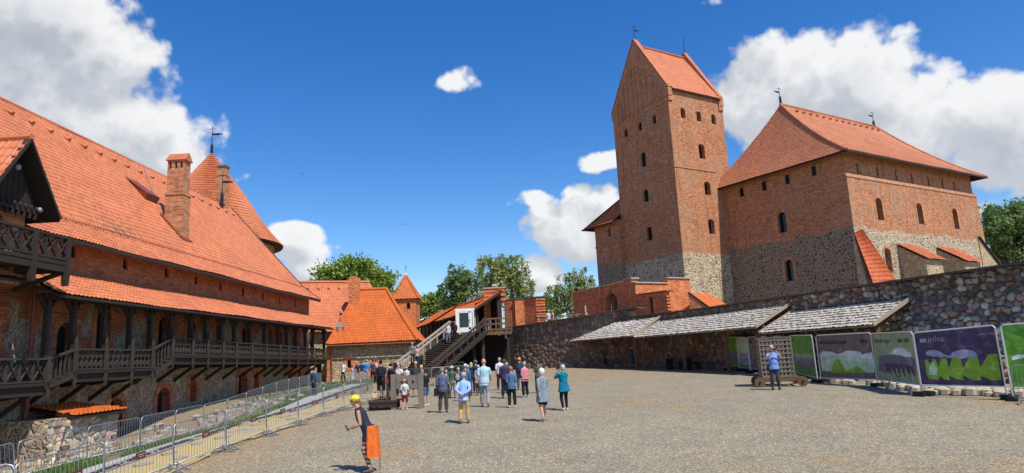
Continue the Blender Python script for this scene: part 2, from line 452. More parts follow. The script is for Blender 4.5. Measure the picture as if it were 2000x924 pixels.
def rubble_mat(name, attr='stonecol', mortar=(.25, .21, .165)):
    m, g, out = mat(name)
    a = g.node('ShaderNodeAttribute', attribute_name=attr)
    pos = g.node('ShaderNodeNewGeometry').outputs['Position']
    n = g.noise(pos, 9, 6, .7)
    c = g.mix(1.0, a.outputs['Color'], g.node('ShaderNodeCombineColor', {i: g.m('MULTIPLY_ADD', n, 1.0, .5) for i in range(3)}).outputs[0], 'MULTIPLY')
    return out(c, .93, g.noise(pos, 22, 5, .7), .03, .5)
def tile_mat(name, base, var=.16, moss=.0, warm=(.10, .0, -.02)):
    m, g, out = mat(name)
    uv = g.node('ShaderNodeTexCoord').outputs['UV']; pos = g.node('ShaderNodeNewGeometry').outputs['Position']
    cell = g.node('ShaderNodeTexWhiteNoise', {'Vector': g.vm('FLOOR', uv)})
    k = g.m('ADD', g.m('MULTIPLY_ADD', cell.outputs['Value'], 2*var, 1-var), g.m('MULTIPLY', g.m('SUBTRACT', g.noise(pos, .5, 4, .6), .5), .6))
    c = g.node('ShaderNodeVectorMath', {0: base}, operation='SCALE'); g.l.new(k, c.inputs['Scale'])
    col = c.outputs[0]
    fy = g.m('FRACT', g.node('ShaderNodeSeparateXYZ', {0: uv}).outputs[1])
    col = g.mix(g.ss(g.noise(pos, 2.3, 6, .7), .56, .74), col, tuple(min(1, b*.72) for b in base))
    if moss: col = g.mix(g.m('MULTIPLY', g.ss(g.noise(pos, 1.2, 6, .7), .55, .72), moss), col, (.16, .10, .07))
    return out(col, .62, g.noise(pos, 40, 3, .6), .01, .25, spec=.35)
def wood_mat(name, base, rough=.8, var=.35):
    m, g, out = mat(name)
    uv = g.node('ShaderNodeTexCoord').outputs['Object']
    n = g.noise(g.vm('MULTIPLY', uv, (9, 9, 1.6)), 2.2, 6, .65); b = g.noise(uv, .9, 3, .5)
    k = g.m('ADD', g.m('MULTIPLY_ADD', n, 2*var, 1-var), g.m('MULTIPLY_ADD', b, .5, -.25))
    c = g.node('ShaderNodeVectorMath', {0: base}, operation='SCALE'); g.l.new(k, c.inputs['Scale'])
    return out(c.outputs[0], rough, n, .01, .4)
M = {}
M['brick_old'] = masonry('old_brick', BR_OLD, decay=.5, wash=.4)
M['brick_left'] = masonry('red_brick', BR_RED)
M['brick_new'] = masonry('new_brick', BR_NEW, streaks=.12)
M['left_wall'] = masonry('left_wall', BR_RED, PAL_GREY, (.44, .37, .28), 3.4, split=2.2, amp=2.6, patches=(-.2, 4.1, .55))
M['low_stone'] = masonry('low_stone', BR_RED, PAL_GREY, (.33, .28, .21), 3.0, split=30, amp=0.)
PAL_SP = [(.40, .31, .20), (.25, .19, .13), (.50, .41, .27), (.32, .21, .14), (.20, .16, .12), (.46, .36, .23)]
M['tower'] = masonry('tower_wall', BR_OLD, PAL_SP, (.60, .51, .34), 2.2, split=9.9, amp=.25, decay=.35, wash=.4, mw=.075)
M['palace'] = masonry('palace_wall', BR_OLD, PAL_SP, (.62, .52, .35), 2.7, split=10.2, amp=.8, decay=.8, wash=.5, mw=.075)
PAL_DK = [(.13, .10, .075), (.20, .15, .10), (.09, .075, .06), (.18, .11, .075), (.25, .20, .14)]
M['palace_side'] = masonry('palace_side_wall', BR_OLD, PAL_DK, (.40, .32, .21), 2.7, split=10.3, amp=1.0, decay=.3, wash=.3, mw=.11)  # darker copy of the palace masonry, shade of this face set into its colours
M['stone_tan'] = masonry('tan_stone', BR_NEW, PAL_TAN, (.45, .38, .28), 2.5, split=30, amp=0)
for k_ in ('low_stone', 'stone_tan'):
    pass
def stone_only(name, pal, mortar, scale):
    m, g, out = mat(name); uv = g.node('ShaderNodeTexCoord').outputs['UV']
    c, h = _stone(g, uv, scale, pal, mortar)
    pos = g.node('ShaderNodeNewGeometry').outputs['Position']
    c = g.mix(g.m('MULTIPLY', g.ss(g.noise(pos, .5, 4, .6), .45, .7), .35), c, tuple(k*.6 for k in mortar))
    return out(c, .92, h, .08, .9)
M['low_stone'] = stone_only('low_fieldstone', PAL_GREY, (.50, .40, .27), 3.0)
M['stone_tan'] = stone_only('tan_fieldstone', PAL_TAN, (.66, .52, .31), 3.6)
M['tile_old'] = tile_mat('pale_roof_tiles', (.49, .155, .066), var=.10, moss=.15)
M['tile_palace'] = tile_mat('palace_roof_tiles', (.47, .175, .085), var=.12, moss=.25)
M['tile_new'] = tile_mat('orange_roof_tiles', (.50, .118, .020), var=.10, moss=.15)
M['tile_mid'] = tile_mat('buttress_tiles', (.56, .145, .05), var=.15, moss=.2)
M['wood_dark'] = wood_mat('dark_stained_wood', (.035, .025, .02))
M['wood_grey'] = wood_mat('weathered_wood', (.050, .037, .029), var=.5)
M['wood_pale'] = wood_mat('pale_weathered_wood', (.33, .27, .20))
M['wood_brown'] = wood_mat('brown_wood', (.15, .085, .045))
M['shingle'] = wood_mat('grey_shingles', (.47, .43, .36), var=.55)
M['wood_pil'] = wood_mat('pillory_wood', (.20, .165, .13), var=.5)
M['tread'] = wood_mat('stair_tread_wood', (.15, .11, .08), var=.45)
M['sparrow'] = M['shingle']
M['glass_dark'] = plain('dark_glass', (.012, .013, .016), .12, .1, spec=.6)
M['void'] = plain('dark_interior', (.012, .009, .008), .9)
M['iron'] = plain('black_iron', (.02, .02, .022), .5, metal=.3)
M['steel'] = plain('galvanised_steel', (.36, .37, .38), .45, .15, metal=.75)
M['steel_bright'] = plain('bright_steel', (.62, .63, .64), .35, .1, metal=.5)
M['brick_course'] = plain('pale_brick_course', (.44, .27, .17), .9, .3, 5)
M['copper'] = plain('copper_brown_sheet', (.25, .075, .04), .45, metal=.2)
M['zinc'] = plain('grey_sheet_metal', (.30, .31, .32), .4, metal=.6)
M['cap'] = plain('cap_stone', (.42, .37, .29), .9, .25)
M['cap_dark'] = plain('dark_coping', (.10, .085, .07), .9, .3)
M['white_wood'] = wood_mat('new_pale_shingles', (.62, .58, .50))
M['white'] = plain('white_paint', (.78, .78, .76), .4, .05)
M['concrete'] = plain('path_concrete', (.40, .39, .37), .9, .2, 4)
M['sign_brown'] = plain('brown_sign', (.12, .035, .03), .6)
# ------------------------------------------------------------------ ground
_ZS = [(-50, -2.6), (0, -2.6), (12, -2.5), (15, -2.4), (20, -2.08), (25, -1.9), (30, -1.83), (40, -1.6), (50, -1.42), (60, -1.3), (80, -1.25), (9000, -1.25)]
def sst(x): x = max(0, min(1, x)); return x*x*(3-2*x)
def gz(X, Y):
    for (a, za), (b, zb) in zip(_ZS, _ZS[1:]):
        if Y <= b: z = za+(zb-za)*max(0, (Y-a))/(b-a); break
    else: z = -1.25
    d = .62*sst((-9.2-X)/4.0)*(1-.7*sst((Y-28)/12))+.32*sst((-13.6-X)/2.5)*sst((34-Y)/6)
    return z-d
def gnd(x, y):
    r = ray(x, y); lo, hi = 2.0, 200.0
    for _ in range(50):
        mid = (lo+hi)/2; p = r*(mid/r.y)
        if p.z > gz(p.x, p.y): lo = mid
        else: hi = mid
    return r*(lo/r.y)
def axis(a, b, st, far): 
    L = list(np.arange(a, b+1e-6, st)); s = st; x = b
    while x < far: s *= 1.5; x += s; L.append(x)
    s = st; x = a; P = []
    while x > -far: s *= 1.5; x -= s; P.append(x)
    return P[::-1]+L
xs = axis(-22, 24, .6, 4000); ys = axis(8, 64, .6, 4000)
mb = MB(); V = [(x, y, gz(x, y)+(.02*(noise.noise(Vector((x*.5, y*.5, 0)))) if abs(x) < 30 else 0)) for y in ys for x in xs]; nx = len(xs)
mb.add(V, [(j*nx+i, j*nx+i+1, (j+1)*nx+i+1, (j+1)*nx+i) for j in range(len(ys)-1) for i in range(nx-1)])
def gravel():
    m, g, out = mat('gravel_ground')
    pos = g.node('ShaderNodeNewGeometry').outputs['Position']
    v = g.node('ShaderNodeTexVoronoi', {'Vector': pos, 'Scale': 55.0, 'Randomness': 1.0}, voronoi_dimensions='2D')
    v2 = g.node('ShaderNodeTexVoronoi', {'Vector': pos, 'Scale': 24.0, 'Randomness': 1.0}, voronoi_dimensions='2D')
    s = g.node('ShaderNodeSeparateColor', {'Color': v.outputs['Color']}); s2 = g.node('ShaderNodeSeparateColor', {'Color': v2.outputs['Color']})
    n = g.noise(pos, 16, 5, .75); big = g.noise(pos, .22, 5, .62); mid = g.noise(pos, .8, 5, .6)
    k = g.m('ADD', g.m('MULTIPLY_ADD', s.outputs[0], 1.0, .32), g.m('ADD', g.m('MULTIPLY', g.m('POWER', s2.outputs[1], 6.0), .8), g.m('MULTIPLY', g.m('SUBTRACT', n, .5), .7)))
    grey = g.mix(g.ss(mid, .35, .65), (.305, .262, .180), (.262, .226, .158))
    sx = g.node('ShaderNodeSeparateXYZ', {0: pos})
    # trodden sandy margins: towards the barriers, the wall and the near edge
    e1 = g.ss(g.m('ADD', sx.outputs[0], g.m('MULTIPLY', mid, 3.0)), -3.6, -6.6)
    e2 = g.ss(g.m('ADD', sx.outputs[1], g.m('MULTIPLY', mid, 8.0)), 18.5, 15.5)
    e3 = g.ss(g.m('ADD', sx.outputs[1], g.m('MULTIPLY', mid, 14.0)), 42, 52)
    dirt = g.m('MAXIMUM', g.m('MULTIPLY', g.m('MAXIMUM', g.m('MAXIMUM', e1, g.m('MULTIPLY', e2, .95)), g.m('MULTIPLY', e3, .8)), .9), g.m('MULTIPLY', g.ss(big, .56, .66), .7))
    base = g.mix(dirt, grey, (.31, .225, .125))
    grassy = g.m('MULTIPLY', g.ss(g.noise(g.vm('MULTIPLY', pos, (1, .55, 1)), .9, 6, .68), .60, .70), g.m('MAXIMUM', g.m('MULTIPLY', e2, .35), g.m('MULTIPLY', e3, .75)))
    base = g.mix(grassy, base, (.17, .185, .06))
    c = g.node('ShaderNodeVectorMath', {0: base}, operation='SCALE'); g.l.new(k, c.inputs['Scale'])
    h = g.m('ADD', g.m('MULTIPLY', s.outputs[1], .5), n)
    return out(c.outputs[0], .95, h, .018, .7)
M['gravel'] = gravel()
tag(mb.build('ground', M['gravel'], smooth=True), 'courtyard gravel ground', kind='structure')

# ------------------------------------------------------------------ rubble wall builder
def rubble(name, fr, s0, s1, z0, z1, cell=.36, step=.07, amp=.10, pal=PAL_GREY, mortar=(.27, .22, .17), parent=None, n=0, depth=.8, aspect=.75, seed=1, z0f=None, lean=0, mat_=None, band=None, tight=False):
    """fieldstone masonry modelled stone by stone; z1 may be a function of s"""
    rs = np.random.RandomState(seed); zt = z1 if callable(z1) else (lambda s: z1)
    ns = int((s1-s0)/step); zmax = max(zt(s0), zt(s1), zt((s0+s1)/2)); nz = int((zmax-z0)/step)
    S, Tt = np.meshgrid(np.linspace(s0, s1, ns+1), np.linspace(0, 1, nz+1))
    ZT = np.vectorize(zt)(S); Z = z0+(ZT-z0)*Tt
    cx, cy = cell, cell*aspect; gx, gy = int((s1-s0)/cx)+6, int((zmax-z0)/cy)+6
    JX = rs.uniform(.12, .88, (gy, gx)); JY = rs.uniform(.12, .88, (gy, gx)); PR = rs.uniform(.35, 1, (gy, gx)); CI = rs.randint(0, len(pal), (gy, gx)); CB = rs.uniform(.7, 1.3, (gy, gx))
    wob = np.sin(S*5.1+Z*3.3)*.04+np.sin(Z*7.7-S*2.9)*.03
    U = (S-s0+wob)/cx+2; Vv = (Z-z0+wob)/cy+2; iu = np.floor(U).astype(int); iv = np.floor(Vv).astype(int)
    d1 = np.full(S.shape, 9.); d2 = np.full(S.shape, 9.); I = np.zeros(S.shape, int); J = np.zeros(S.shape, int)
    for a in (-1, 0, 1):
        for b in (-1, 0, 1):
            ju = np.clip(iu+a, 0, gx-1); jv = np.clip(iv+b, 0, gy-1)
            d = np.hypot(ju+JX[jv, ju]-U, jv+JY[jv, ju]-Vv)
            c = d < d1; d2 = np.where(c, d1, np.minimum(d2, d)); I = np.where(c, jv, I); J = np.where(c, ju, J); d1 = np.where(c, d, d1)
    e = np.clip((d2-d1)/.42, 0, 1); RD_ = .40+.24*PR[I, J]; st = (e > .26) & ((d1 < RD_) | tight)
    h = np.where(st & tight, np.clip(e*1.3, 0, 1)**.5, 0)*PR[I, J]*amp if tight else np.where(st, np.sqrt(np.clip(1-(d1/RD_)**2, 0, 1))*np.clip(e*2, 0, 1)**.5, 0)*PR[I, J]*amp
    mb = MB(); V = []
    for j in range(nz+1):
        for i in range(ns+1): V.append(fr.p(S[j, i], n+h[j, i]-(lean(S[j, i], Z[j, i]) if callable(lean) else lean*(Z[j, i]-z0)), Z[j, i]))
    w = ns+1
    mb.add(V, [(j*w+i, j*w+i+1, (j+1)*w+i+1, (j+1)*w+i) for j in range(nz) for i in range(ns)])
    o = mb.build(name, mat_ or M['rubble'], parent)
    pc = np.array(pal)[CI[I, J]]*CB[I, J][..., None]
    if band is not None: pc = pc*np.where(Z > band+.12*np.sin(S*2.1), .62, 1.0)[..., None]  # upper stones darker: partly their own tone, partly shade set into the colour
    mc = np.array(mortar)[None, None]*np.ones_like(pc)
    col = np.where(st[..., None], pc, mc)
    at = o.data.color_attributes.new('stonecol', 'FLOAT_COLOR', 'POINT')
    at.data.foreach_set('color', np.concatenate([col, np.ones(col.shape[:2]+(1,))], 2).astype(np.float32).ravel())
    return o
M['rubble'] = rubble_mat('fieldstone_rubble')
PAL_WALL = [(.30, .215, .15), (.38, .29, .205), (.19, .15, .12), (.34, .20, .14), (.44, .36, .26), (.23, .195, .16), (.32, .23, .165)]

# ================================================================== LEFT WING
LF = Fr((-17.57, 56.7), 1.7, 1, rev=True)          # s runs towards the camera, n out into the yard
lw = empty('long_castle_wing', LF.p(0, 0, -1.4), 'long low castle wing with huge tiled roof, brick band and dark timber gallery', 'castle wing')
SE = 38
# main wall, upper brick band
slits = [(29.25, 5.28), (25.65, 5.26), (22.08, 5.26), (19.03, 5.2), (16.04, 5.15), (12.86, 5.11), (9.69, 5.08), (6.56, 5.04), (3.21, 5.03)]
H1 = [opening(s, z-.34+.0, z+.2, .34, .9, 6) for s, z in slits]
mb = MB(); wall(mb, LF, [(0, 4.0), (SE, 4.0), (SE, 6.0), (0, 5.9)], H1, depth=.22)
mb.add([LF.p(0, 0, -2.5), LF.p(0, -14, -2.5), LF.p(0, -14, 5.6), LF.p(0, -7, 13.5), LF.p(0, 0, 5.9)], [(0, 1, 2, 3, 4)])
mb.build('brick_band_wall', M['brick_left'], lw)
for h in H1: window(LF, h, lw, [M['glass_dark'], M['iron']], depth=.2, bars=(1, 2), bar=.035, frame=.04, name='window')
# gallery level wall
GD = [(29.3, .3, 2.25, 1.15), (27.0, .3, 3.05, .95), (22.2, .8, 2.85, .9), (19.4, .8, 2.85, .95), (12.35, .8, 2.8, 1.1), (6.6, .75, 2.75, .9), (8.3, .75, 2.7, .8), (3.4, .7, 2.6, .95), (16.2, .8, 2.75, .7)]
HG = [opening(s, a, b, w, .9) for s, a, b, w in GD]
mb = MB(); wall(mb, LF, [(0, .2), (SE, .2), (SE, 4.02), (0, 4.02)], HG, depth=.5)
mb.build('gallery_wall', M['left_wall'], lw)
for i, h in enumerate(HG):
    if i in (0, 1, 3, 6):
        mb = MB(); mb.add([LF.p(a, -.47, b) for a, b in h], [tuple(range(len(h)))]); mb.build('doorway', M['void'], lw)
    else: window(LF, h, lw, [M['glass_dark'], M['wood_dark']], depth=.4, bars=(2, 3), name='gallery_window')
    mb = MB(); arch_ring(mb, LF, h, .3, .03); mb.build('arch_surround', M['brick_left'], lw)
# lower fieldstone wall
LO = [(26.0, -2.3, -1.0, .95, 1), (22.1, -1.95, -.72, 1.15, 0), (19.2, -1.6, -.42, .7, 1), (12.9, -1.75, -.16, 1.25, 0), (10.8, -1.4, -.2, .8, 1), (4.6, -1.45, -.24, 1.0, 0), (2.6, -1.3, -.28, .7, 1)]
HL = [opening(s, a, b, w, .9) for s, a, b, w, k in LO]
mb = MB(); wall(mb, LF, [(0, -3.6), (SE, -3.6), (SE, .25), (0, .25)], HL, n=.12, depth=.55, rm=1)
mb.build('fieldstone_base', [M['low_stone'], M['brick_left']], lw)
for h, q in zip(HL, LO):
    if q[4]: window(LF, h, lw, [M['glass_dark'], M['wood_dark']], n=.12, depth=.45, bars=(2, 2), name='cellar_window')
    else:
        mb = MB(); mb.add([LF.p(a, -.3, b) for a, b in h], [tuple(range(len(h)))])
        for q2 in (-.22, 0, .22): mb.fbox(LF, q[0]+q2-.015, q[0]+q2+.015, -.3, -.28, q[1], q[2]-.3)
        mb.build('cellar_door', M['void'], lw)
    mb = MB(); arch_ring(mb, LF, h, .34, .15); mb.build('arch_surround', M['brick_new' if q[0] < 12 else 'brick_left'], lw)
# corner brick quoins near the far end
mb = MB(); mb.fbox(LF, -.02, .75, -.3, .16, -1.6, .2); mb.build('corner_pier', M['brick_left'], lw)
# main roof
def prf(w): return 5.45+.78*w if w < 1.5 else 6.62+(w-1.5)*1.135
mb = MB(); RP = lambda u, w, h: LF.p(u, 1.0-w, h)
tiles(mb, RP, [(.1, 0), (37.5, 0), (37.5, 8.0), (.1, 8.0)], .21, .235, prf, 4, .034, .048)
rf = mb.build('roof', M['tile_old'], lw)
mb = MB(); slab(mb, RP, [(.1, 0.04), (37.5, .04), (37.5, 7.9), (.1, 7.9)], prf, .05, .1)
mb.add([LF.p(.1, -7, 13.9), LF.p(37.5, -7, 13.9), LF.p(37.5, -15, 5.4), LF.p(.1, -15, 5.4)], [(0, 1, 2, 3)])
mb.build('roof_boarding', M['wood_brown'], rf)
mb = MB(); ridge(mb, LF.p(37, -7, 13.92), LF.p(.1, -7, 13.92), .14); mb.build('ridge_tiles', M['tile_old'], rf)
mb = MB(); mb.tube([RP(.1, 0, prf(0)+.03), RP(.1, 1.5, prf(1.5)+.03), RP(.1, 8, prf(8)+.03)], .08, 6); mb.build('verge', M['wood_dark'], rf)
mb = MB(); mb.beam(RP(.1, -.02, 5.36), RP(37.5, -.02, 5.36), .04, .16); mb.beam(RP(.1, 1.0, 5.93), RP(37.5, 1.0, 5.93), .12, .2); mb.build('eaves_board', M['wood_dark'], rf)
# snow guard and little vents of the roof
mb = MB(); mb.tube([RP(.6, 1.35, prf(1.35)+.13), RP(31, 1.35, prf(1.35)+.13)], .022, 5)
for i in range(50): s = .8+i*.62; mb.beam(RP(s, 1.35, prf(1.35)), RP(s, 1.35, prf(1.35)+.14), .02)
mb.build('snow_guard', M['copper'], rf)
for i in range(26):
    s = 1.6+i*1.35; w = 7.2; p = RP(s, w, prf(w)+.05); mb = MB()
    mb.tube([p+Vector((.0, 0, 0)), p+Vector((.28, 0, -.20))], [.1, .12], 6)
    mb.build('vent_tile', M['tile_old'], rf)
mb = MB(); mb.beam(RP(15.9, 5.7, prf(5.7)+.1), RP(13.2, 8.0, prf(8)+.1), .05, .03); mb.beam(RP(15.9, 5.7, prf(5.7)+.09), RP(17.3, 3.4, prf(3.4)+.09), .1, .03)
mb.build('lightning_strip', M['zinc'], rf)
# roof hatch beside the chimney
mb = MB(); P_ = [RP(18.2, 4.7, prf(4.7)+.02), RP(17.0, 4.7, prf(4.7)+.02), RP(17.0, 6.0, prf(6.0)+.02), RP(18.2, 6.0, prf(6)+.02)]
Q_ = [RP(18.3, 4.55, prf(4.7)+.42), RP(16.9, 4.55, prf(4.7)+.42), RP(16.9, 6.1, prf(6.0)+.12), RP(18.3, 6.1, prf(6)+.12)]
mb.hexa(P_+Q_); mb.build('roof_hatch', M['copper'], rf)
# chimneys of the roof
def chimney(fr, s0, s1, n0, n1, z0, zt, parent, br, capm, neck=None, gable=True):
    mb = MB(); zb = neck or (z0+zt)/2
    mb.fbox(fr, s0-.04, s1+.04, n0-.04, n1+.04, z0, zb); mb.fbox(fr, s0-.08, s1+.08, n0-.08, n1+.08, zb, zb+.1)
    mb.fbox(fr, s0, s1, n0, n1, zb+.1, zt-.62); 
    for a in np.linspace(n0, n1, 4):        # the flue openings
        mb.fbox(fr, s0, s1, max(n0, a-.1), min(n1, a+.1), zt-.62, zt-.2)
    mb.fbox(fr, s0, s1, n0, n1, zt-.2, zt-.1)
    c = mb.build('chimney', br, parent)
    mb = MB(); mb.fbox(fr, s0+.12, s1-.12, n0+.12, n1-.12, zt-.66, zt-.16); mb.build('flue', M['void'], c)
    mb = MB()
    if gable:
        V = [fr.p(s0-.1, n0-.1, zt-.1), fr.p(s1+.1, n0-.1, zt-.1), fr.p(s1+.1, n1+.1, zt-.1), fr.p(s0-.1, n1+.1, zt-.1), fr.p((s0+s1)/2, n0-.1, zt+.42), fr.p((s0+s1)/2, n1+.1, zt+.42)]
        mb.add(V, [(0, 3, 2, 1), (0, 4, 5, 3), (1, 2, 5, 4), (0, 1, 4), (2, 3, 5)])
    else: mb.fbox(fr, s0-.1, s1+.1, n0-.1, n1+.1, zt-.1, zt+.02)
    mb.build('chimney_cap', capm, c)
    return c
ch = chimney(LF, 17.05, 17.8, -2.65, -1.62, 6.5, 12.85, rf, M['brick_old'], M['tile_old'], neck=10.55)
mb = MB(); mb.beam(LF.p(17.95, -2.85, prf(3.85)+.12), LF.p(17.95, -1.5, prf(2.5)+.12), .22, .06); mb.beam(LF.p(18.0, -1.5, prf(2.5)+.1), LF.p(16.9, -1.5, prf(2.5)+.1), .3, .06, up=(.7, 0, .7)); mb.build('flashing', M['copper'], ch)
ch = chimney(LF, 1.2, 1.9, -7.35, -6.65, 12, 17.35, rf, M['brick_old'], M['zinc'], neck=16.4, gable=False)
def vane(name, p, h, label, parent=None, flag=.5, base=.0, az=20, cross=True, group=None):
    mb = MB(); p = Vector(p); 
    mb.tube([p-Vector((0, 0, .3)), p+Vector((0, 0, h))], [.045, .02], 6)
    if base: mb.tube([p-Vector((0, 0, .3)), p+Vector((0, 0, base)), p+Vector((0, 0, base*1.3))], [.16, .13, .05], 8)
    d = Vector((sin(radians(az)), cos(radians(az)), 0))
    if cross:
        mb.beam(p+d*.32+Vector((0, 0, h*.94)), p-d*.32+Vector((0, 0, h*.94)), .035); mb.ball(p+Vector((0, 0, h)), .06, 0, 6)
    o = mb.build(name, M['iron'], parent)
    if label: tag(o, label, 'weather vane', group)
    f = MB(); q = p+Vector((0, 0, h*.72)); a = d*flag
    f.beam(q, q+a, .02, .2); f.beam(q+a, q+a*1.35+Vector((0, 0, .06)), .018, .07); f.beam(q+a, q+a*1.35-Vector((0, 0, .06)), .018, .07)
    f.build('pennant', M['iron'], o)
    return o
vane('weather_vane', LF.p(2.9, -6.4, 13.6), 2.7, 'black iron weather vane on the ridge right in front of the capped chimney', base=.9, flag=.6, az=80)
# gallery roof
def pg(w): return 2.95+w*.56
GP = lambda u, w, h: LF.p(u, 2.45-w, h)
mb = MB(); tiles(mb, GP, [(1.0, 0), (33.2, 0), (33.2, 2.42), (1.0, 2.42)], .24, .3, pg, 5, .035, .05); gr = mb.build('gallery_roof', M['tile_old'], lw)
mb = MB(); slab(mb, GP, [(1.0, .04), (33.2, .04), (33.2, 2.4), (1.0, 2.4)], pg, .05, .08); mb.beam(GP(1, .0, 2.88), GP(33.2, 0, 2.88), .04, .1); mb.build('roof_boarding', M['wood_dark'], gr)
mb = MB(); tiles(mb, lambda u, w, h: LF.p(u, 2.7-w, h), [(35.1, 0), (38, 0), (38, 2.6), (35.1, 2.6)], .24, .3, lambda w: 3.22+w*.56, 5, .035, .05); mb.build('porch_roof', M['tile_old'], lw)
mb = MB(); slab(mb, lambda u, w, h: LF.p(u, 2.7-w, h), [(35.1, .04), (38, .04), (38, 2.6), (35.1, 2.6)], lambda w: 3.22+w*.56, .05, .08); mb.build('porch_boarding', M['wood_dark'], lw)
# the gallery itself: deck, posts, railing, brackets
def deck(s):
    if s < 24.6: return .50+(s-1.3)*.0135
    if s < 26.0: return .82-(s-24.6)*.42
    if s < 31.5: return .24
    if s < 32.8: return .24-(s-31.5)*.28
    return -.13
gal = tag(bpy.data.objects.new('timber_gallery', None), 'dark timber gallery with spade ended posts and lattice railing along the long wing', 'gallery'); COL.objects.link(gal); gal.location = LF.p(15, 1.8, -1.6)
posts = [1.3, 4.1, 5.85, 7.8, 9.6, 11.2, 13.5, 15.7, 17.8, 19.45, 21.2, 22.75, 24.65, 26.3, 27.85, 29.6, 31.4, 32.75]
mb = MB()
for a, b in ((1.0, 24.6), (26.0, 31.5), (32.8, 38)):
    z0, z1 = deck(a+.01), deck(b-.01)
    if b == 31.5 or b == 38: z0 = z1
    mb.hexa([LF.p(a, .1, z0-.1), LF.p(b, .1, z1-.1), LF.p(b, 1.95, z1-.1), LF.p(a, 1.95, z0-.1), LF.p(a, .1, z0), LF.p(b, .1, z1), LF.p(b, 1.95, z1), LF.p(a, 1.95, z0)])
    mb.hexa([LF.p(a, 1.7, z0-.42), LF.p(b, 1.7, z1-.42), LF.p(b, 1.86, z1-.42), LF.p(a, 1.86, z0-.42), LF.p(a, 1.7, z0-.1), LF.p(b, 1.7, z1-.1), LF.p(b, 1.86, z1-.1), LF.p(a, 1.86, z0-.1)])
mb.build('deck', M['wood_dark'], gal)
for i in range(4):
    mb = MB(); s = 24.6+i*.35; z = .82-(i+.5)*.145; mb.fbox(LF, s, s+.4, .12, 1.95, z-.08, z); mb.build('step', M['wood_grey'], gal)
    mb = MB(); s = 31.5+i*.33; z = .24-(i+.5)*.095; mb.fbox(LF, s, s+.37, .12, 1.95, z-.07, z); mb.build('step', M['wood_grey'], gal)
mb = MB(); mb.beam(LF.p(24.5, 1.9, .62), LF.p(26.1, 1.9, .05), .1, .24); mb.build('stringer', M['wood_grey'], gal); mb = MB(); mb.beam(LF.p(31.4, 1.9, .1), LF.p(32.9, 1.9, -.28), .1, .2)
mb.build('stringer', M['wood_grey'], gal)
rt = lambda s: (1.29+(s-1.3)*.0148 if s < 24.65 else 1.64-(s-24.65)*.36 if s < 26.3 else 1.05 if s < 31.3 else 1.05-(s-31.3)*.24 if s < 32.75 else .70)
mb = MB()
for a, b in ((1.3, 24.65), (24.65, 26.3), (26.3, 31.3), (31.3, 32.75), (32.75, 38)):
    ra, rb = rt(a+.001), rt(b-.001)
    mb.beam(LF.p(a, 1.86, ra), LF.p(b, 1.86, rb), .12, .07)
    if b-a > 2: mb.beam(LF.p(a, 1.84, deck(a+.02 if b < 38 else 34)+.06), LF.p(b, 1.84, deck(b-.02 if b < 38 else 34)+.06), .1, .07)
mb.beam(LF.p(1.3, .1, 1.3), LF.p(1.3, 1.86, 1.3), .1, .07)
hr = mb.build('handrail', M['wood_grey'], gal)
# shaped splats of the railing: interlaced cut boards between the posts
def splats(mb, a, b, n=1.83, st=.29):
    k = max(1, int(round((b-a)/st)))
    for i in range(k):
        s = a+(b-a)*(i+.5)/k; z0 = deck(s)+.08; z1 = rt(s)-.03; zm = (z0+z1)/2; w = (b-a)/k*.5; q = .018
        for (za, zb, sg) in ((z0, zm, 1), (zm, z1, 1)):
            zc = za+(zb-za)*.45
            V = [LF.p(s, n-q, za), LF.p(s+w*1.12, n-q, zc), LF.p(s, n-q, zb), LF.p(s-w*1.0, n-q, zc), LF.p(s, n+q, za), LF.p(s+w*1.12, n+q, zc), LF.p(s, n+q, zb), LF.p(s-w*1.0, n+q, zc)]
            mb.add(V, [(3, 2, 1, 0), (4, 5, 6, 7), (0, 1, 5, 4), (1, 2, 6, 5), (2, 3, 7, 6), (3, 0, 4, 7)])
for a, b in zip(posts, posts[1:]):
    if a in (24.65,) or b == 32.75:
        mb = MB()
        for i in range(1, 6): s = a+(b-a)*i/6; mb.fbox(LF, s-.04, s+.04, 1.81, 1.86, deck(s)+.02, rt(s))
        mb.build('railing_panel', M['wood_grey'], gal); continue
    mb = MB(); splats(mb, a+.08, b-.08); mb.build('railing_panel', M['wood_grey'], gal)
mb = MB()
for i in range(8):                                   # crossed battens of the lowest stretch
    s = 33.1+i*.6; mb.beam(LF.p(s-.25, 1.83, -.05), LF.p(s+.25, 1.83, .66), .035, .07, up=LF.N); mb.beam(LF.p(s+.25, 1.80, -.05), LF.p(s-.25, 1.80, .66), .035, .07, up=LF.N)
    mb.fbox(LF, s-.33, s-.27, 1.78, 1.86, -.08, .68)
mb.build('railing_panel', M['wood_grey'], gal)
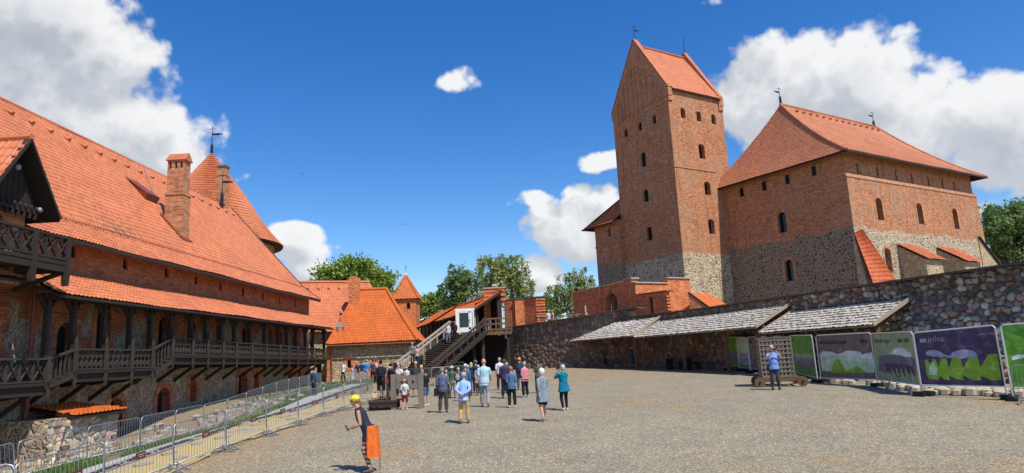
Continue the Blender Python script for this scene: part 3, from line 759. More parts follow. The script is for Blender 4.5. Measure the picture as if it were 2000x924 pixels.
for s in posts:
    mb = MB(); zt = 2.9+(.1 if s > 20 else 0)
    mb.fbox(LF, s-.09, s+.09, 1.62, 1.80, deck(s)-.1, zt)
    mb.beam(LF.p(s, 1.7, zt-.62), LF.p(s-.5, 1.7, zt-.05), .1, .12, up=LF.N); mb.beam(LF.p(s, 1.7, zt-.62), LF.p(s+.5, 1.7, zt-.05), .1, .12, up=LF.N)
    po = mb.build('post', M['wood_dark'], gal)
    mb = MB()                                          # pointed outer board
    z0 = deck(s)-.62; z1 = rt(s)+(.55 if 20 < s < 32 else .10); w = .075
    P_ = [(s-w*.3, z0), (s+w*.3, z0), (s+w, z0+.3), (s+w, z1-.25), (s+w*.2, z1), (s-w, z1-.22), (s-w, z0+.3)]
    k = len(P_); mb.add([LF.p(a, 1.88, b) for a, b in P_]+[LF.p(a, 1.95, b) for a, b in P_], [tuple(range(k))[::-1], tuple(range(k, 2*k))]+[(i, (i+1) % k, k+(i+1) % k, k+i) for i in range(k)])
    mb.build('spade_board', M['wood_grey'], po)
    mb = MB(); mb.beam(LF.p(s, .1, deck(s)-.5), LF.p(s, 1.9, deck(s)-.28), .14, .2); mb.beam(LF.p(s, .1, deck(s)-1.2), LF.p(s, 1.2, deck(s)-.45), .12, .14); mb.build('bracket', M['wood_dark'], po)
mb = MB(); mb.beam(LF.p(1, 1.7, 2.86), LF.p(33, 1.7, 2.95), .16, .2); mb.build('wall_plate', M['wood_dark'], gal)
mb = MB()
for i in range(55): s = 1.2+i*.58; mb.beam(LF.p(s, .1, 4.1), LF.p(s, 2.4, 2.86), .07, .1)
mb.build('rafters', M['wood_dark'], gal)
mb = MB(); mb.fbox(LF, 1.25, 1.55, 1.2, 1.5, -1.6, .2); mb.build('support_post', M['wood_dark'], gal)
mb = MB(); mb.tube([LF.p(31.6, .32, -1.9), LF.p(31.6, .32, 3.9)], .09, 8); mb.tube([LF.p(31.6, .32, 3.9), LF.p(31.6, 1.0, 4.5), LF.p(31.6, 1.1, 5.3)], .08, 8)
mb.build('downpipe', M['copper'], lw)
# ---- bay with dormer gable and hanging balcony
bay = empty('dormer_bay', LF.p(34.6, .7, 3.4), 'projecting brick bay with black boarded gable and tiled dormer roof at upper left', 'dormer')
BF = LF
mb = MB(); hole = opening(35.0, 3.9, 5.75, 1.3, .6)
wall(mb, LF, [(33.45, 3.3), (37.5, 3.3), (37.5, 6.1), (33.45, 6.1)], [hole], n=1.15, depth=.3)
mb.add([LF.p(33.45, 1.15, 3.3), LF.p(33.45, 0, 3.3), LF.p(33.45, 0, 6.1), LF.p(33.45, 1.15, 6.1)], [(0, 1, 2, 3)])
mb.build('bay_wall', M['brick_old'], bay)
mb = MB(); mb.add([LF.p(a, .9, b) for a, b in hole], [tuple(range(len(hole)))])
for i in range(5): mb.fbox(LF, 34.42+i*.26, 34.64+i*.26, .9, .94, 3.9, 5.3 if i in (0, 4) else 5.6)
mb.build('bay_door', M['wood_grey'], bay)
ax, az_, ft, fz = 34.75, 8.15, 33.1, 5.75     # gable apex and right foot in (s,z)
lft = 2*ax-ft
mb = MB()                                       # boarded gable
nb = 22
for i in range(nb):
    a = ft+.3+(lft-ft-.6)*i/nb; b = a+(lft-ft-.6)/nb*.92; mid_ = (a+b)/2
    zt = az_-.25-abs(mid_-ax)*(az_-fz)/(ax-ft); 
    if zt > 5.95: mb.fbox(LF, a, b, 1.5+(.012 if i % 2 else 0), 1.56+(.012 if i % 2 else 0), 5.98, zt)
mb.build('gable_boards', M['wood_dark'], bay)
mb = MB(); mb.fbox(LF, ft+.35, lft-.35, 1.2, 1.66, 5.78, 5.98)
for i in range(11): s = ft+.5+i*.26; mb.ball(LF.p(s, 1.68, 5.98), (.07, .07, .09), 0, 8); mb.fbox(LF, s-.04, s+.04, 1.56, 1.66, 5.6, 5.8)
mb.build('carved_beam', M['wood_dark'], bay)
mb = MB()
for sg, fs_ in ((1, ft), (-1, lft)): mb.beam(LF.p(ax, 2.1, az_+.02), LF.p(fs_, 2.1, fz-.05), .09, .24, up=LF.N)
mb.build('barge_boards', M['wood_dark'], bay)
mb = MB(); sl = (az_-fz)/(ax-ft)
dr = []
for sg in (1, -1):
    P_ = lambda u, w, h, sg=sg: LF.p(ax-sg*(ax-ft+.1)+sg*w, 2.2-u, h)
    tiles(mb, P_, [(0, 0), (6.2, 0), (6.2, ax-ft+.1), (0, ax-ft+.1)], .24, .24, lambda w: fz-.1+w*sl, 4, .032, .05)
db = mb.build('dormer_roof', M['tile_old'], bay)
mb = MB(); ridge(mb, LF.p(ax, 2.2, az_+.1), LF.p(ax, -4, az_+.1), .12); mb.build('ridge_tiles', M['tile_old'], db)
mb = MB()
for sg in (1, -1):
    P_ = lambda u, w, h, sg=sg: LF.p(ax-sg*(ax-ft+.1)+sg*w, 2.2-u, h)
    slab(mb, P_, [(0.05, 0.05), (6.2, 0.05), (6.2, ax-ft), (0.05, ax-ft)], lambda w: fz-.1+w*sl, .05, .08)
mb.build('roof_boarding', M['wood_dark'], db)
mb = MB(); mb.beam(LF.p(34.9, 1.58, 7.2), LF.p(34.9, 1.85, 7.2), .1); mb.ball(LF.p(34.9, 1.9, 7.15), .12); mb.build('floodlight', M['zinc'], bay); mb = MB(); mb.ball(LF.p(33.55, 1.75, 5.95), .1); mb.build('floodlight', M['zinc'], bay)
bal = empty('hanging_balcony', LF.p(34.5, 2, 3.9), 'small dark timber balcony with crossed railing hanging at the upper left bay', 'balcony')
b0, b1, bn = 33.6, 35.25, 3.0
mb = MB(); mb.fbox(LF, b0, 38, 1.16, bn, 3.86, 3.98); mb.fbox(LF, b0, 38, bn-.18, bn-.02, 3.62, 3.86); mb.fbox(LF, b0, b0+.16, 1.16, bn, 3.62, 3.86); mb.build('balcony_floor', M['wood_dark'], bal)
for s in (b0+.08, b1, 37.5):
    mb = MB()
    P_ = [(-.06, 3.15), (.06, 3.15), (.09, 3.35), (.09, 4.9), (-.09, 4.9), (-.09, 3.35)]
    V = [LF.p(s+a, bn-.14, z) for a, z in P_]+[LF.p(s+a, bn+.04, z) for a, z in P_]; k = 6
    mb.add(V, [tuple(range(k))[::-1], tuple(range(k, 2*k))]+[(i, (i+1) % k, k+(i+1) % k, k+i) for i in range(k)])
    mb.beam(LF.p(s, 1.1, 3.1), LF.p(s, bn-.1, 3.65), .12, .14)
    mb.build('balcony_post', M['wood_dark'], bal)
def xrail(mb, A, B, z0, z1, k):
    A = Vector(A); B = Vector(B); up = (B-A).cross(Vector((0, 0, 1)))
    Z = lambda p, z: Vector((p.x, p.y, z))
    mb.beam(Z(A, z1), Z(B, z1), .13, .08); mb.beam(Z(A, z0), Z(B, z0), .1, .08)
    for i in range(k):
        a = A.lerp(B, i/k); b = A.lerp(B, (i+1)/k)
        mb.beam(Z(a, z0), Z(b, z1), .04, .07, up=up); mb.beam(Z(b, z0), Z(a, z1), .045, .07, up=up); mb.beam(Z(b, z0), Z(b, z1), .07, .07)
mb = MB(); xrail(mb, LF.p(b0+.05, bn-.05, 0), LF.p(b1, bn-.05, 0), 4.06, 4.82, 3); xrail(mb, LF.p(b1, bn-.05, 0), LF.p(38, bn-.05, 0), 4.06, 4.82, 5); xrail(mb, LF.p(b0+.05, 1.2, 0), LF.p(b0+.05, bn-.05, 0), 4.06, 4.82, 3)
xrail(mb, LF.p(b1, 1.2, 0), LF.p(b1, bn-.05, 0), 4.06, 4.82, 3)
mb.build('balcony_railing', M['wood_dark'], bal)

# ---- stone annex with a little tiled roof
an = empty('stone_annex', LF.p(30.2, 1.2, -2.9), 'low fieldstone annex with small orange tiled lean-to roof below the gallery', 'annex')
mb = MB(); ap = lambda u, w, h: LF.p(u, 2.45-w, h)
apr = lambda w: -1.36+w*.155
tiles(mb, ap, [(28.9, 0), (31.9, 0), (31.2, 2.4), (28.9, 2.4)], .24, .34, apr, 6, .045, .05); mb.build('annex_roof', M['tile_new'], an)
mb = MB(); slab(mb, ap, [(28.9, .03), (31.9, .03), (31.2, 2.4), (28.9, 2.4)], apr, .05, .08); mb.build('roof_boarding', M['wood_dark'], an)
PAL_ANX = [(.42, .34, .24), (.50, .43, .32), (.34, .28, .20), (.44, .30, .22), (.55, .49, .38), (.30, .27, .22), (.42, .35, .26)]
rubble('annex_wall', LF, 28.95, 32.9, -3.6, -1.5, .36, .045, .09, PAL_ANX, (.56, .46, .30), an, n=2.1, seed=4, tight=True)
AF = Fr(LF.p(33.2, 0, 0)[:2], 91.7, 1)         # face towards the camera
rubble('annex_wall', AF, -.3, 2.3, -3.6, -1.5, .36, .045, .09, PAL_ANX, (.56, .46, .30), an, n=-.2, seed=6, lean=.42, tight=True)
mb = MB(); mb.fbox(LF, 29.0, 32.7, 0, 2.0, -3.6, -1.42); mb.build('annex_core', M['low_stone'], an)
mb = MB(); mb.fbox(LF, 28.1, 28.9, .15, 1.5, -3.4, -1.9); mb.build('annex_buttress', M['concrete'], an)
# ================================================================== round turret behind the left wing
tc_ = Vector((-28.75, 62, 0))
tu = empty('round_turret', tc_+Vector((0, 0, -1.3)), 'round brick turret with tall conical tiled roof behind the long wing', 'turret')
mb = MB(); n_ = 48; V = []
for z, r in ((-2, 5.9), (11.7, 5.9)):
    for k in range(n_): V.append(tc_+Vector((cos(2*pi*k/n_)*r, sin(2*pi*k/n_)*r, z)))
mb.add(V, [(k, (k+1) % n_, n_+(k+1) % n_, n_+k) for k in range(n_)], uv=[[(k*.77, -2), (k*.77+.77, -2), (k*.77+.77, 11.7), (k*.77, 11.7)] for k in range(n_)])
mb.build('turret_wall', M['brick_old'], tu)
for a in (-60, -38, -15):
    f = Fr((tc_.x+cos(radians(a))*5.9, tc_.y+sin(radians(a))*5.9), 90-a-90, 1)
    f.N = Vector((cos(radians(a)), sin(radians(a)), 0)); f.D = Vector((-f.N.y, f.N.x, 0))
    mb = MB(); mb.fbox(f, -.3, .3, -.1, .05, 10.0, 11.1); mb.build('turret_window', M['glass_dark'], tu)
def cone(c, R, z0, z1, ncol=120, course=.32, flare=.55):
    mb = MB(); k = 4; N = ncol*k; L = []; uvr = []
    nr = int(sqrt((z1-z0)**2+R**2)/course)
    for i in range(nr):
        for e_, lip in ((0, .06), (.97, 0)):
            t = min(1, (i+e_)/nr); L.append((t, lip, i))
    V = []
    for t, lip, i in L:
        r = R*(1-t)**1.0; z = z0+(z1-z0)*(t if t > .16 else t*.86+.0*t) 
        zz = z0+(z1-z0)*(t-.035*sin(pi*min(1, t/.5)))
        for j in range(N):
            a = 2*pi*j/N; ph = 2*pi*j/k
            h = .05*cos(ph)*min(1, (1-t)*3)+lip
            V.append(c+Vector((cos(a)*(r+h*.8), sin(a)*(r+h*.8), zz+h*.5)))
    F = []; UV = []
    for q in range(len(L)-1):
        for j in range(N):
            F.append((q*N+j, q*N+(j+1) % N, (q+1)*N+(j+1) % N, (q+1)*N+j)); u = j/k; v = L[q][2] if q % 2 == 0 else L[q+1][2]
            UV.append([(u+.02, v+.1), (u+.26, v+.1), (u+.26, v+.9), (u+.02, v+.9)])
    mb.add(V, F, 0, UV); return mb
mb = cone(tc_, 6.65, 11.55, 20.9); cr_ = mb.build('conical_roof', M['tile_old'], tu)
mb = MB(); V = []
for z, r in ((11.45, 6.65), (11.45, 5.7)):
    for k in range(n_): V.append(tc_+Vector((cos(2*pi*k/n_)*r, sin(2*pi*k/n_)*r, z)))
for z, r in ((11.6, 6.68),):
    for k in range(n_): V.append(tc_+Vector((cos(2*pi*k/n_)*r, sin(2*pi*k/n_)*r, z)))
mb.add(V, [(k, (k+1) % n_, n_+(k+1) % n_, n_+k) for k in range(n_)]+[(k, (k+1) % n_, 2*n_+(k+1) % n_, 2*n_+k) for k in range(n_)]); mb.build('soffit', M['wood_dark'], cr_)
vane('weather_vane', tc_+Vector((0, 0, 20.9)), 2.5, 'black iron weather vane with flag on the tip of the conical turret', base=.7, flag=.75, az=90)
# small gablet on the cone
mb = MB(); p = tc_+Vector((1.5, -4.2, 15.2)); mb.box(p, (.7, 1.2, 1.4)); mb.build('roof_gablet', M['tile_old'], cr_)

# ================================================================== hall with bright orange hipped roof, wing behind it
def hip_tiles(parent, fr, L, Wd, z0, z1, r0, r1, matname, over=.0, pitch=.23, course=.24, flare=.6, back=True, name='roof', k=4):
    """hipped roof: eave rectangle 0..L x 0..Wd (n negative = inwards), ridge from s=r0 to r1"""
    h = z1-z0; Wh = Wd/2
    def pf(run):
        def f(w):
            t = w/run
            return z0+h*t*(1-.28*flare*(1-t))
        return f
    mb = MB(); tiles(mb, lambda u, w, q: fr.p(u, -w, q), [(0, 0), (L, 0), (r1, Wh), (r0, Wh)], pitch, course, pf(Wh), k, .045, .05)
    o = mb.build(name, M[matname], parent)
    sides = [(0, r0, False), (L, L-r1, True)]
    for s_, run, far in sides:
        if run < .3: continue
        P_ = (lambda u, w, q: fr.p(w, -Wd+u, q)) if not far else (lambda u, w, q: fr.p(L-w, -u, q))
        mb = MB(); tiles(mb, P_, [(0, 0), (Wd, 0), (Wh+.001, run), (Wh-.001, run)], pitch, course*min(1, run/Wh*1.2) if run < Wh*.7 else course, pf(run), k, .035, .05)
        mb.build('hip_slope', M[matname], o)
    if back:
        mb = MB(); tiles(mb, lambda u, w, q: fr.p(u, -Wd+w, q), [(0, 0), (L, 0), (r1, Wh), (r0, Wh)], pitch*1.5, course*2, pf(Wh), 3, .03, .03); mb.build('back_slope', M[matname], o)
    mb = MB(); ridge(mb, fr.p(r0, -Wh, z1+.04), fr.p(r1, -Wh, z1+.04), .15)
    for s_, run, rr in ((0, r0, r0), (L, L-r1, r1)):
        if run < .3: continue
        f = pf(1.0); pts = [(s_+(rr-s_)*t, t*Wh, f(t)+.05) for t in np.linspace(0, 1, 9)]
        for a, b in zip(pts, pts[1:]): ridge(mb, fr.p(a[0], -a[1], a[2]), fr.p(b[0], -b[1], b[2]), .13)
    mb.build('ridge_tiles', M[matname], o)
    mb = MB(); slab(mb, lambda u, w, q: fr.p(u, -w, q), [(0.03, .03), (L-.03, .03), (L-.05-(L-r1)*.9/Wh, .9), (.05+r0*.9/Wh, .9)], pf(Wh), .07, .08, steps=1)
    ra, rb = max(.5, r0), max(.5, L-r1); wa, wb = min(.7, ra*.3), min(.7, rb*.3)
    slab(mb, lambda u, w, q: fr.p(w, -Wd+u, q), [(0.03, .03), (Wd-.03, .03), (Wd-.05-Wh*wa/ra, wa), (.05+Wh*wa/ra, wa)], pf(ra), .07, .08, steps=1)
    slab(mb, lambda u, w, q: fr.p(L-w, -u, q), [(0.03, .03), (Wd-.03, .03), (Wd-.05-Wh*wb/rb, wb), (.05+Wh*wb/rb, wb)], pf(rb), .07, .08, steps=1)
    mb.build('eaves', M['wood_dark'], o)
    return o
HB = Fr((-17.0, 60), 88, 1)
hb = empty('orange_roofed_hall', (-13, 60.5, -1.3), 'stone hall with steep bright orange hipped roof at the far end of the yard', 'hall')
mb = MB(); hole = opening(1.85, -.35, .32, .34, 0)
wall(mb, HB, [(.15, -2), (7.9, -2), (7.9, 1.95), (.15, 1.95)], [hole], n=-.6, depth=.3, back=1)
for a in (.15, 7.9): mb.add([HB.p(a, -.6, -2), HB.p(a, -9.4, -2), HB.p(a, -9.4, 1.95), HB.p(a, -.6, 1.95)], [(0, 1, 2, 3)])
mb.build('hall_wall', [M['stone_tan'], M['void']], hb)
mb = MB(); mb.fbox(HB, 1.3, 2.5, -.62, -.57, -.62, -.36); mb.fbox(HB, 1.3, 1.67, -.62, -.57, -.36, .34); mb.fbox(HB, 2.03, 2.5, -.62, -.57, -.36, .34); mb.fbox(HB, 1.3, 2.5, -.62, -.57, .34, .55); mb.build('brick_surround', M['brick_new'], hb)
mb = MB(); mb.fbox(HB, -.1, .2, -.62, -.5, -1.6, 1.8); mb.build('corner_strip', M['brick_new'], hb)
mb = MB(); mb.fbox(HB, 3.6, 4.6, -.62, -.57, -1.3, .1); mb.build('brick_patch', M['brick_new'], hb)
r_ = hip_tiles(hb, HB, 8.1, 9.8, 1.78, 7.05, 1.75, 4.6, 'tile_new', flare=.35)
mb = MB(); mb.tube([HB.p(.1, .06, 1.66), HB.p(7.9, .06, 1.60)], .07, 6); mb.tube([HB.p(.35, .0, 1.6), HB.p(.35, -.35, 1.2), HB.p(.35, -.45, -1.4)], .06, 8); mb.build('gutter', M['copper'], hb)
mb = MB(); mb.tube([HB.p(.5, -.9, 2.62), HB.p(7.6, -.9, 2.62)], .03, 5)
for i in range(9): mb.beam(HB.p(.6+i*.85, -.9, 2.4), HB.p(.6+i*.85, -.9, 2.66), .04)
mb.build('snow_guard', M['copper'], r_)
mb = MB(); mb.fbox(HB, 1.2, 2.15, -4.4, -3.5, 5.0, 7.9)
V = [HB.p(1.2+.95*(.5-.5*cos(pi*i/6)), n, 7.9+.42*sin(pi*i/6)) for n in (-3.5, -4.4) for i in range(7)]
mb.add(V, [tuple(range(7))[::-1], tuple(range(7, 14))]+[(i, i+1, 8+i, 7+i) for i in range(6)]); mb.build('chimney', M['brick_new'], r_)
bw = empty('rear_wing', (-20, 68, -1.3), 'pale tiled wing behind the orange hall, joined to the long wing', 'wing')
BW = Fr((-25, 58.6), 66, 1)
mb = MB(); bp = lambda w: 3.0+w*1.02
tiles(mb, lambda u, w, q: BW.p(u, -w, q), [(0, 0), (15.2, 0), (13.2, 5.1), (0, 5.1)], .26, .32, bp, 4, .035, .05); o = mb.build('roof', M['tile_old'], bw)
mb = MB(); tiles(mb, lambda u, w, q: BW.p(u, -10.2+w, q), [(0, 0), (14.5, 0), (13.2, 5.1), (0, 5.1)], .4, .6, bp, 3, .03, .03); mb.build('back_slope', M['tile_old'], o)
mb = MB(); ridge(mb, BW.p(0, -5.1, 8.25), BW.p(13.2, -5.1, 8.25), .15); mb.build('ridge_tiles', M['tile_old'], o)
mb = MB(); mb.fbox(BW, .5, 14, -9.5, -.7, -2, 3.3); mb.build('wing_wall', M['stone_tan'], bw)
for i in range(12):
    mb = MB(); p = BW.p(1+i*1.0, -4.5, bp(4.5)+.06); mb.tube([p, p+BW.N*.25-Vector((0, 0, .2))], [.1, .12], 6); mb.build('vent_tile', M['tile_old'], o)
# little roof lantern with vane on the end of the gallery roof
ln = empty('roof_lantern', atY(664, 637, 57.2), 'tiny grey sheet metal lantern with vane on the gallery roof end', 'lantern')
p = atY(664, 637, 57.2); mb = MB(); mb.add([p+Vector(q) for q in ((-.35, -.35, -.1), (.35, -.35, -.1), (.35, .35, -.1), (-.35, .35, -.1), (0, 0, .42))], [(3, 2, 1, 0), (0, 1, 4), (1, 2, 4), (2, 3, 4), (3, 0, 4)])
for a, b in ((-.25, -.25), (.25, -.25), (.25, .25), (-.25, .25)): mb.beam(p+Vector((a, b, -.5)), p+Vector((a, b, -.1)), .06)
mb.build('lantern_hood', M['zinc'], ln)
vane('vane_rod', p+Vector((0, 0, .4)), .9, None, parent=ln, flag=.25, cross=False)
# square turret far behind
st = empty('square_turret', (-15.9, 96.5, -1.3), 'small square brick turret with pointed pyramid roof behind the orange hall', 'turret')
ST = Fr((-17.9, 95), 90, 1)
def pyramid(parent, fr, w, z0, z1, matn, name='roof'):
    mb = MB(); o = None
    for i, P_ in enumerate((lambda u, v, q: fr.p(u, -v, q), lambda u, v, q: fr.p(w-v, -u, q), lambda u, v, q: fr.p(u, -w+v, q), lambda u, v, q: fr.p(v, -u, q))):
        tiles(mb, P_, [(0, 0), (w, 0), (w/2+.001, w/2), (w/2-.001, w/2)], .26, .16, lambda v: z0+(z1-z0)*v/(w/2), 4, .035, .04)
    o = mb.build(name, M[matn], parent)
    mb = MB()
    for a, b in ((0, 0), (w, 0), (w, w), (0, w)): ridge(mb, fr.p(a, -b, z0+.04), fr.p(w/2, -w/2, z1+.04), .11)
    mb.build('ridge_tiles', M[matn], o)
    return o
pyramid(st, ST, 4.1, 8.75, 12.5, 'tile_new')
mb = MB(); hole = opening(2.6, 7.3, 8.2, .5, .9); wall(mb, ST, [(.35, -2), (3.75, -2), (3.75, 8.8), (.35, 8.8)], [hole], n=-.35, depth=.3, back=1)
mb.fbox(ST, 3.72, 3.75, -3.75, -.35, -2, 8.8); mb.fbox(ST, .35, .38, -3.75, -.36, -2, 8.8); mb.build('turret_wall', [M['brick_new'], M['void']], st)
mb = MB(); mb.tube([ST.p(2.05, -2.05, 12.3), ST.p(2.05, -2.05, 12.75)], [.22, .05], 8); mb.build('white_finial', M['white'], st)
vane('weather_vane', ST.p(2.05, -2.05, 12.6), 1.3, 'thin iron spike vane on the pyramid roof of the square turret', flag=.2, cross=False)

# ================================================================== wall walk with tiled roof, gate pier, brick pieces
WK = Fr((-3.45, 63), -18.5, -1)                      # n positive = towards the yard (left-front)
WK.N = -Vector((cos(radians(-18.5)), -sin(radians(-18.5)), 0))
ww = empty('covered_wall_walk', WK.p(8, 0, -1.3), 'covered wall walk with orange lean-to roof and dark boarded side above the stairs', 'wall walk')
wp = lambda w: 4.45+w*.60
mb = MB(); tiles(mb, lambda u, w, q: WK.p(u, .5-w, q), [(0, 0), (34, 0), (34, 2.9), (0, 2.9)], .26, .32, wp, 4, .035, .05); o = mb.build('roof', M['tile_new'], ww)
mb = MB(); slab(mb, lambda u, w, q: WK.p(u, .5-w, q), [(0, .04), (34, .04), (34, 2.85), (0, 2.85)], wp, .06, .1, steps=1)
mb.beam(WK.p(-.03, .55, 4.4), WK.p(-.03, -2.4, 6.15), .08, .22); mb.build('roof_boarding', M['wood_dark'], o)
mb = MB(); ridge(mb, WK.p(34, -2.4, 6.25), WK.p(0, -2.4, 6.25), .14); mb.build('ridge_tiles', M['tile_new'], o)
mb = MB(); mb.fbox(WK, .3, 46, -2.3, -1.9, 2.3, 6.0); mb.build('wall', M['wood_dark'], ww)
mb = MB(); mb.fbox(WK, 1.2, 46, -2.3, .0, -2, 2.3); mb.build('base_wall', M['low_stone'], ww)
mb = MB()
for i in range(14): mb.fbox(WK, .4+i*2.4, .56+i*2.4, .0, .16, 2.3, 4.55); mb.beam(WK.p(.48+i*2.4, .08, 3.9), WK.p(1.1+i*2.4, .08, 4.5), .1)
mb.fbox(WK, .3, 34, .0, .16, 4.4, 4.56)
mb.build('posts', M['wood_dark'], ww)
mb = MB(); tiles(mb, lambda u, w, q: WK.p(u, 1.1-w, q), [(18.5, 0), (30, 0), (30, 3.3), (18.5, 3.3)], .26, .32, lambda w: 4.3+w*.6, 4, .035, .05); mb.build('lower_roof', M['tile_new'], ww)
# gate pier (stepped cap), lattice gates
gp = empty('brick_gate_pier', (-2, 65.8, 1), 'stepped orange brick gate pier with lattice gates at the stair landing', 'gate pier')
PF = Fr((-3.05, 65.2), 88, 1)
mb = MB(); mb.fbox(PF, .55, 2.1, -1.4, 0, 5.35, 5.75)
for i in range(5): mb.fbox(PF, .0+.01*i, 2.12-.01*i, -1.5, .06 if i % 2 else 0.0, 5.62+i*.2, 5.8+i*.2)
mb.fbox(PF, -.05, .62, -1.5, .0, 1.8, 5.62)
mb.fbox(PF, 1.0, 1.65, -1.0, .05, 2.2, 5.4); mb.build('pier', M['brick_new'], gp)
mb = MB(); mb.fbox(PF, -.1, 2.22, -1.55, .12, 6.6, 6.7); mb.build('pier_cap', M['cap'], gp)
for a, b in ((.62, .98), (1.68, 2.6)):
    mb = MB()
    for s in np.arange(a, b+.01, .16): mb.beam(PF.p(s, -.3, 2.3), PF.p(s, -.3, 5.3), .035)
    for z in np.arange(2.4, 5.3, .22): mb.beam(PF.p(a, -.3, z), PF.p(b, -.3, z), .035)
    mb.build('lattice_gate', M['iron'], gp)
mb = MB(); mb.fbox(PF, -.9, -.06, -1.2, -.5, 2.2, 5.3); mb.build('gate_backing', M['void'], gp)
sculpt = tag(link('stone_animal_figure', (lambda q: (q.ball(PF.p(1.1, -.7, 6.95), (.3, .14, .16), 0, 8), q.ball(PF.p(1.45, -.7, 7.05), (.11, .09, .1), 0, 8), [q.tube([PF.p(1.1+x, -.7+y, 6.9), PF.p(1.1+x, -.7+y, 6.7)], .045, 6) for x in (-.2, .2) for y in (-.08, .08)], q.mesh('fig', M['cap']))[-1])(MB())), 'small pale stone animal figure on top of the stepped brick pier', 'figure')
bq = empty('brick_rampart', (1.2, 66.5, 1), 'angled orange brick rampart section with ridged end right of the gate pier', 'rampart')
mb = MB()
A_ = Fr((-1.15, 66.9), 110, 1); 
mb.fbox(A_, 0, 1.2, -1, 0, 1.5, 5.5)                                  # shaded piece
B_ = Fr((-.05, 66.2), 84, 1); mb.fbox(B_, 0, .85, -1.4, 0, 1.5, 5.5)  # lit strip
C_ = Fr((.82, 66.1), 60, 1); C_.N = Vector((-.5, -.866, 0)); C_.D = Vector((.866, -.5, 0)) 
mb.add([Vector((.8, 66.25, 1.5)), Vector((2.0, 67.9, 1.5)), Vector((2.0, 67.9, 5.55)), Vector((.8, 66.25, 5.5))], [(0, 1, 2, 3)])
C2_ = Fr((.83, 67.0), -50, -1)
mb.fbox(Fr((2.02, 65.2), -46, -1), 0, 1.7, -.5, 0, 1.5, 5.5)
E_ = Fr((2.0, 65.2), 86, 1)
for i in range(12): mb.fbox(E_, .02, .92, -.9, .08 if i % 2 else 0, 2.2+i*.275, 2.2+i*.275+(.16 if i % 2 else .115)+.0)
mb.fbox(E_, .04, .9, -.9, -.06, 1.5, 5.5)
mb.build('brick_wall', M['brick_new'], bq)
mb = MB(); mb.fbox(B_, -.1, .9, -1.45, .08, 5.5, 5.58); mb.fbox(Fr((2.02, 65.2), -46, -1), -.05, 1.75, -.55, .06, 5.5, 5.57); mb.fbox(E_, -.05, .98, -.95, .12, 5.5, 5.6); mb.fbox(A_, -.05, 1.25, -1, .06, 5.5, 5.57)
mb.build('coping', M['cap_dark'], bq)
# ================================================================== curtain walls
WF = Fr((13.6, 42), -18.5, -1); WF.N = -Vector((cos(radians(-18.5)), -sin(radians(-18.5)), 0))
cw = empty('curtain_wall', WF.p(0, 0, -1.6), 'long rough fieldstone curtain wall rising along the right side of the yard', 'wall')
wt = lambda s: 2.43 if s < 3 else 2.43+(s-3)*.014
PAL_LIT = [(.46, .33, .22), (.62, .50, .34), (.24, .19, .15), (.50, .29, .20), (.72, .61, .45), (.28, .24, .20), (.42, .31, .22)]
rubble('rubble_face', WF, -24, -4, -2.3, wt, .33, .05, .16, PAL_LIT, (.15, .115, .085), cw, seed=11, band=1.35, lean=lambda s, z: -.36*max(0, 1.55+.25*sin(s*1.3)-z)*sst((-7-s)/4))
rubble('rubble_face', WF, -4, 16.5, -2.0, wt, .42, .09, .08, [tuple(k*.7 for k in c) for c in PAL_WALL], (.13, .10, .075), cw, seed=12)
mb = MB(); mb.hexa([WF.p(s, n, z) for z in (-3, 2.42) for s, n in ((-24, 0.0), (-24, -1.0), (16.5, -1.0), (16.5, 0.0))]); mb.build('wall_core', M['low_stone'], cw)
mb = MB(); mb.beam(WF.p(-24, -.45, 2.50), WF.p(3, -.45, 2.50), 1.25, .1); mb.beam(WF.p(3, -.45, 2.50), WF.p(17.4, -.45, 2.70), 1.25, .09); mb.build('coping', M['cap_dark'], cw)
cw2 = empty('far_curtain_wall', (3.8, 61.5, -1.2), 'darker fieldstone curtain wall section between the stair landing and the sheds', 'wall')
W2F = Fr((9.3, 56.3), -46.8, -1); W2F.N = -Vector((cos(radians(-46.8)), -sin(radians(-46.8)), 0))
wt2 = lambda s: 3.3-(s*.045 if s > 0 else 0)
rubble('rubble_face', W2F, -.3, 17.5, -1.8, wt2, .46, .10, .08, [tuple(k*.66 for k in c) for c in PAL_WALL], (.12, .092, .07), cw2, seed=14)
mb = MB(); mb.hexa([W2F.p(a, b, z) for z, t in ((-3, 0), (3.2, 1)) for a, b in ((-.3, 0), (-.3, -1), (17.5 if not t else 1, -1), (17.5 if not t else 1, 0))]); mb.build('wall_core', M['low_stone'], cw2)
mb = MB(); mb.beam(W2F.p(-.5, -.4, 3.36), W2F.p(17.5, -.4, 2.56), 1.2, .1); mb.fbox(W2F, -1.2, 1.0, -1.0, .25, 3.36, 3.46); mb.build('coping', M['cap_dark'], cw2)
# ================================================================== brick outworks in front of the keep
ow = empty('brick_outwork', (11, 60, 1), 'orange brick outwork with arched grated doorway below the tall tower', 'outwork')
LD = Fr((10.75, 59.3), -32, -1); LD.N = -Vector((cos(radians(-32)), -sin(radians(-32)), 0))
hole = opening(3.4, 2.6, 5.35, 1.7, 1.0)
mb = MB(); wall(mb, LD, [(0, 0), (9.3, 0), (9.3, 5.95), (1.4, 6.3), (1.4, 6.0), (0, 5.95)], [hole], depth=.7)
mb.fbox(LD, .5, 1.3, -.8, .02, 6.0, 6.3)
mb.fbox(LD, 4.8, 5.1, 0, .16, 1, 6.1)
mb.build('shaded_wall', M['brick_new'], ow)
mb = MB(); arch_ring(mb, LD, hole, .3, .04); mb.build('arch_surround', M['brick_new'], ow)
mb = MB(); mb.fbox(LD, 2.3, 4.6, -1.6, -1.4, 2, 5.6); mb.build('doorway_back', M['brick_new'], ow)
mb = MB()
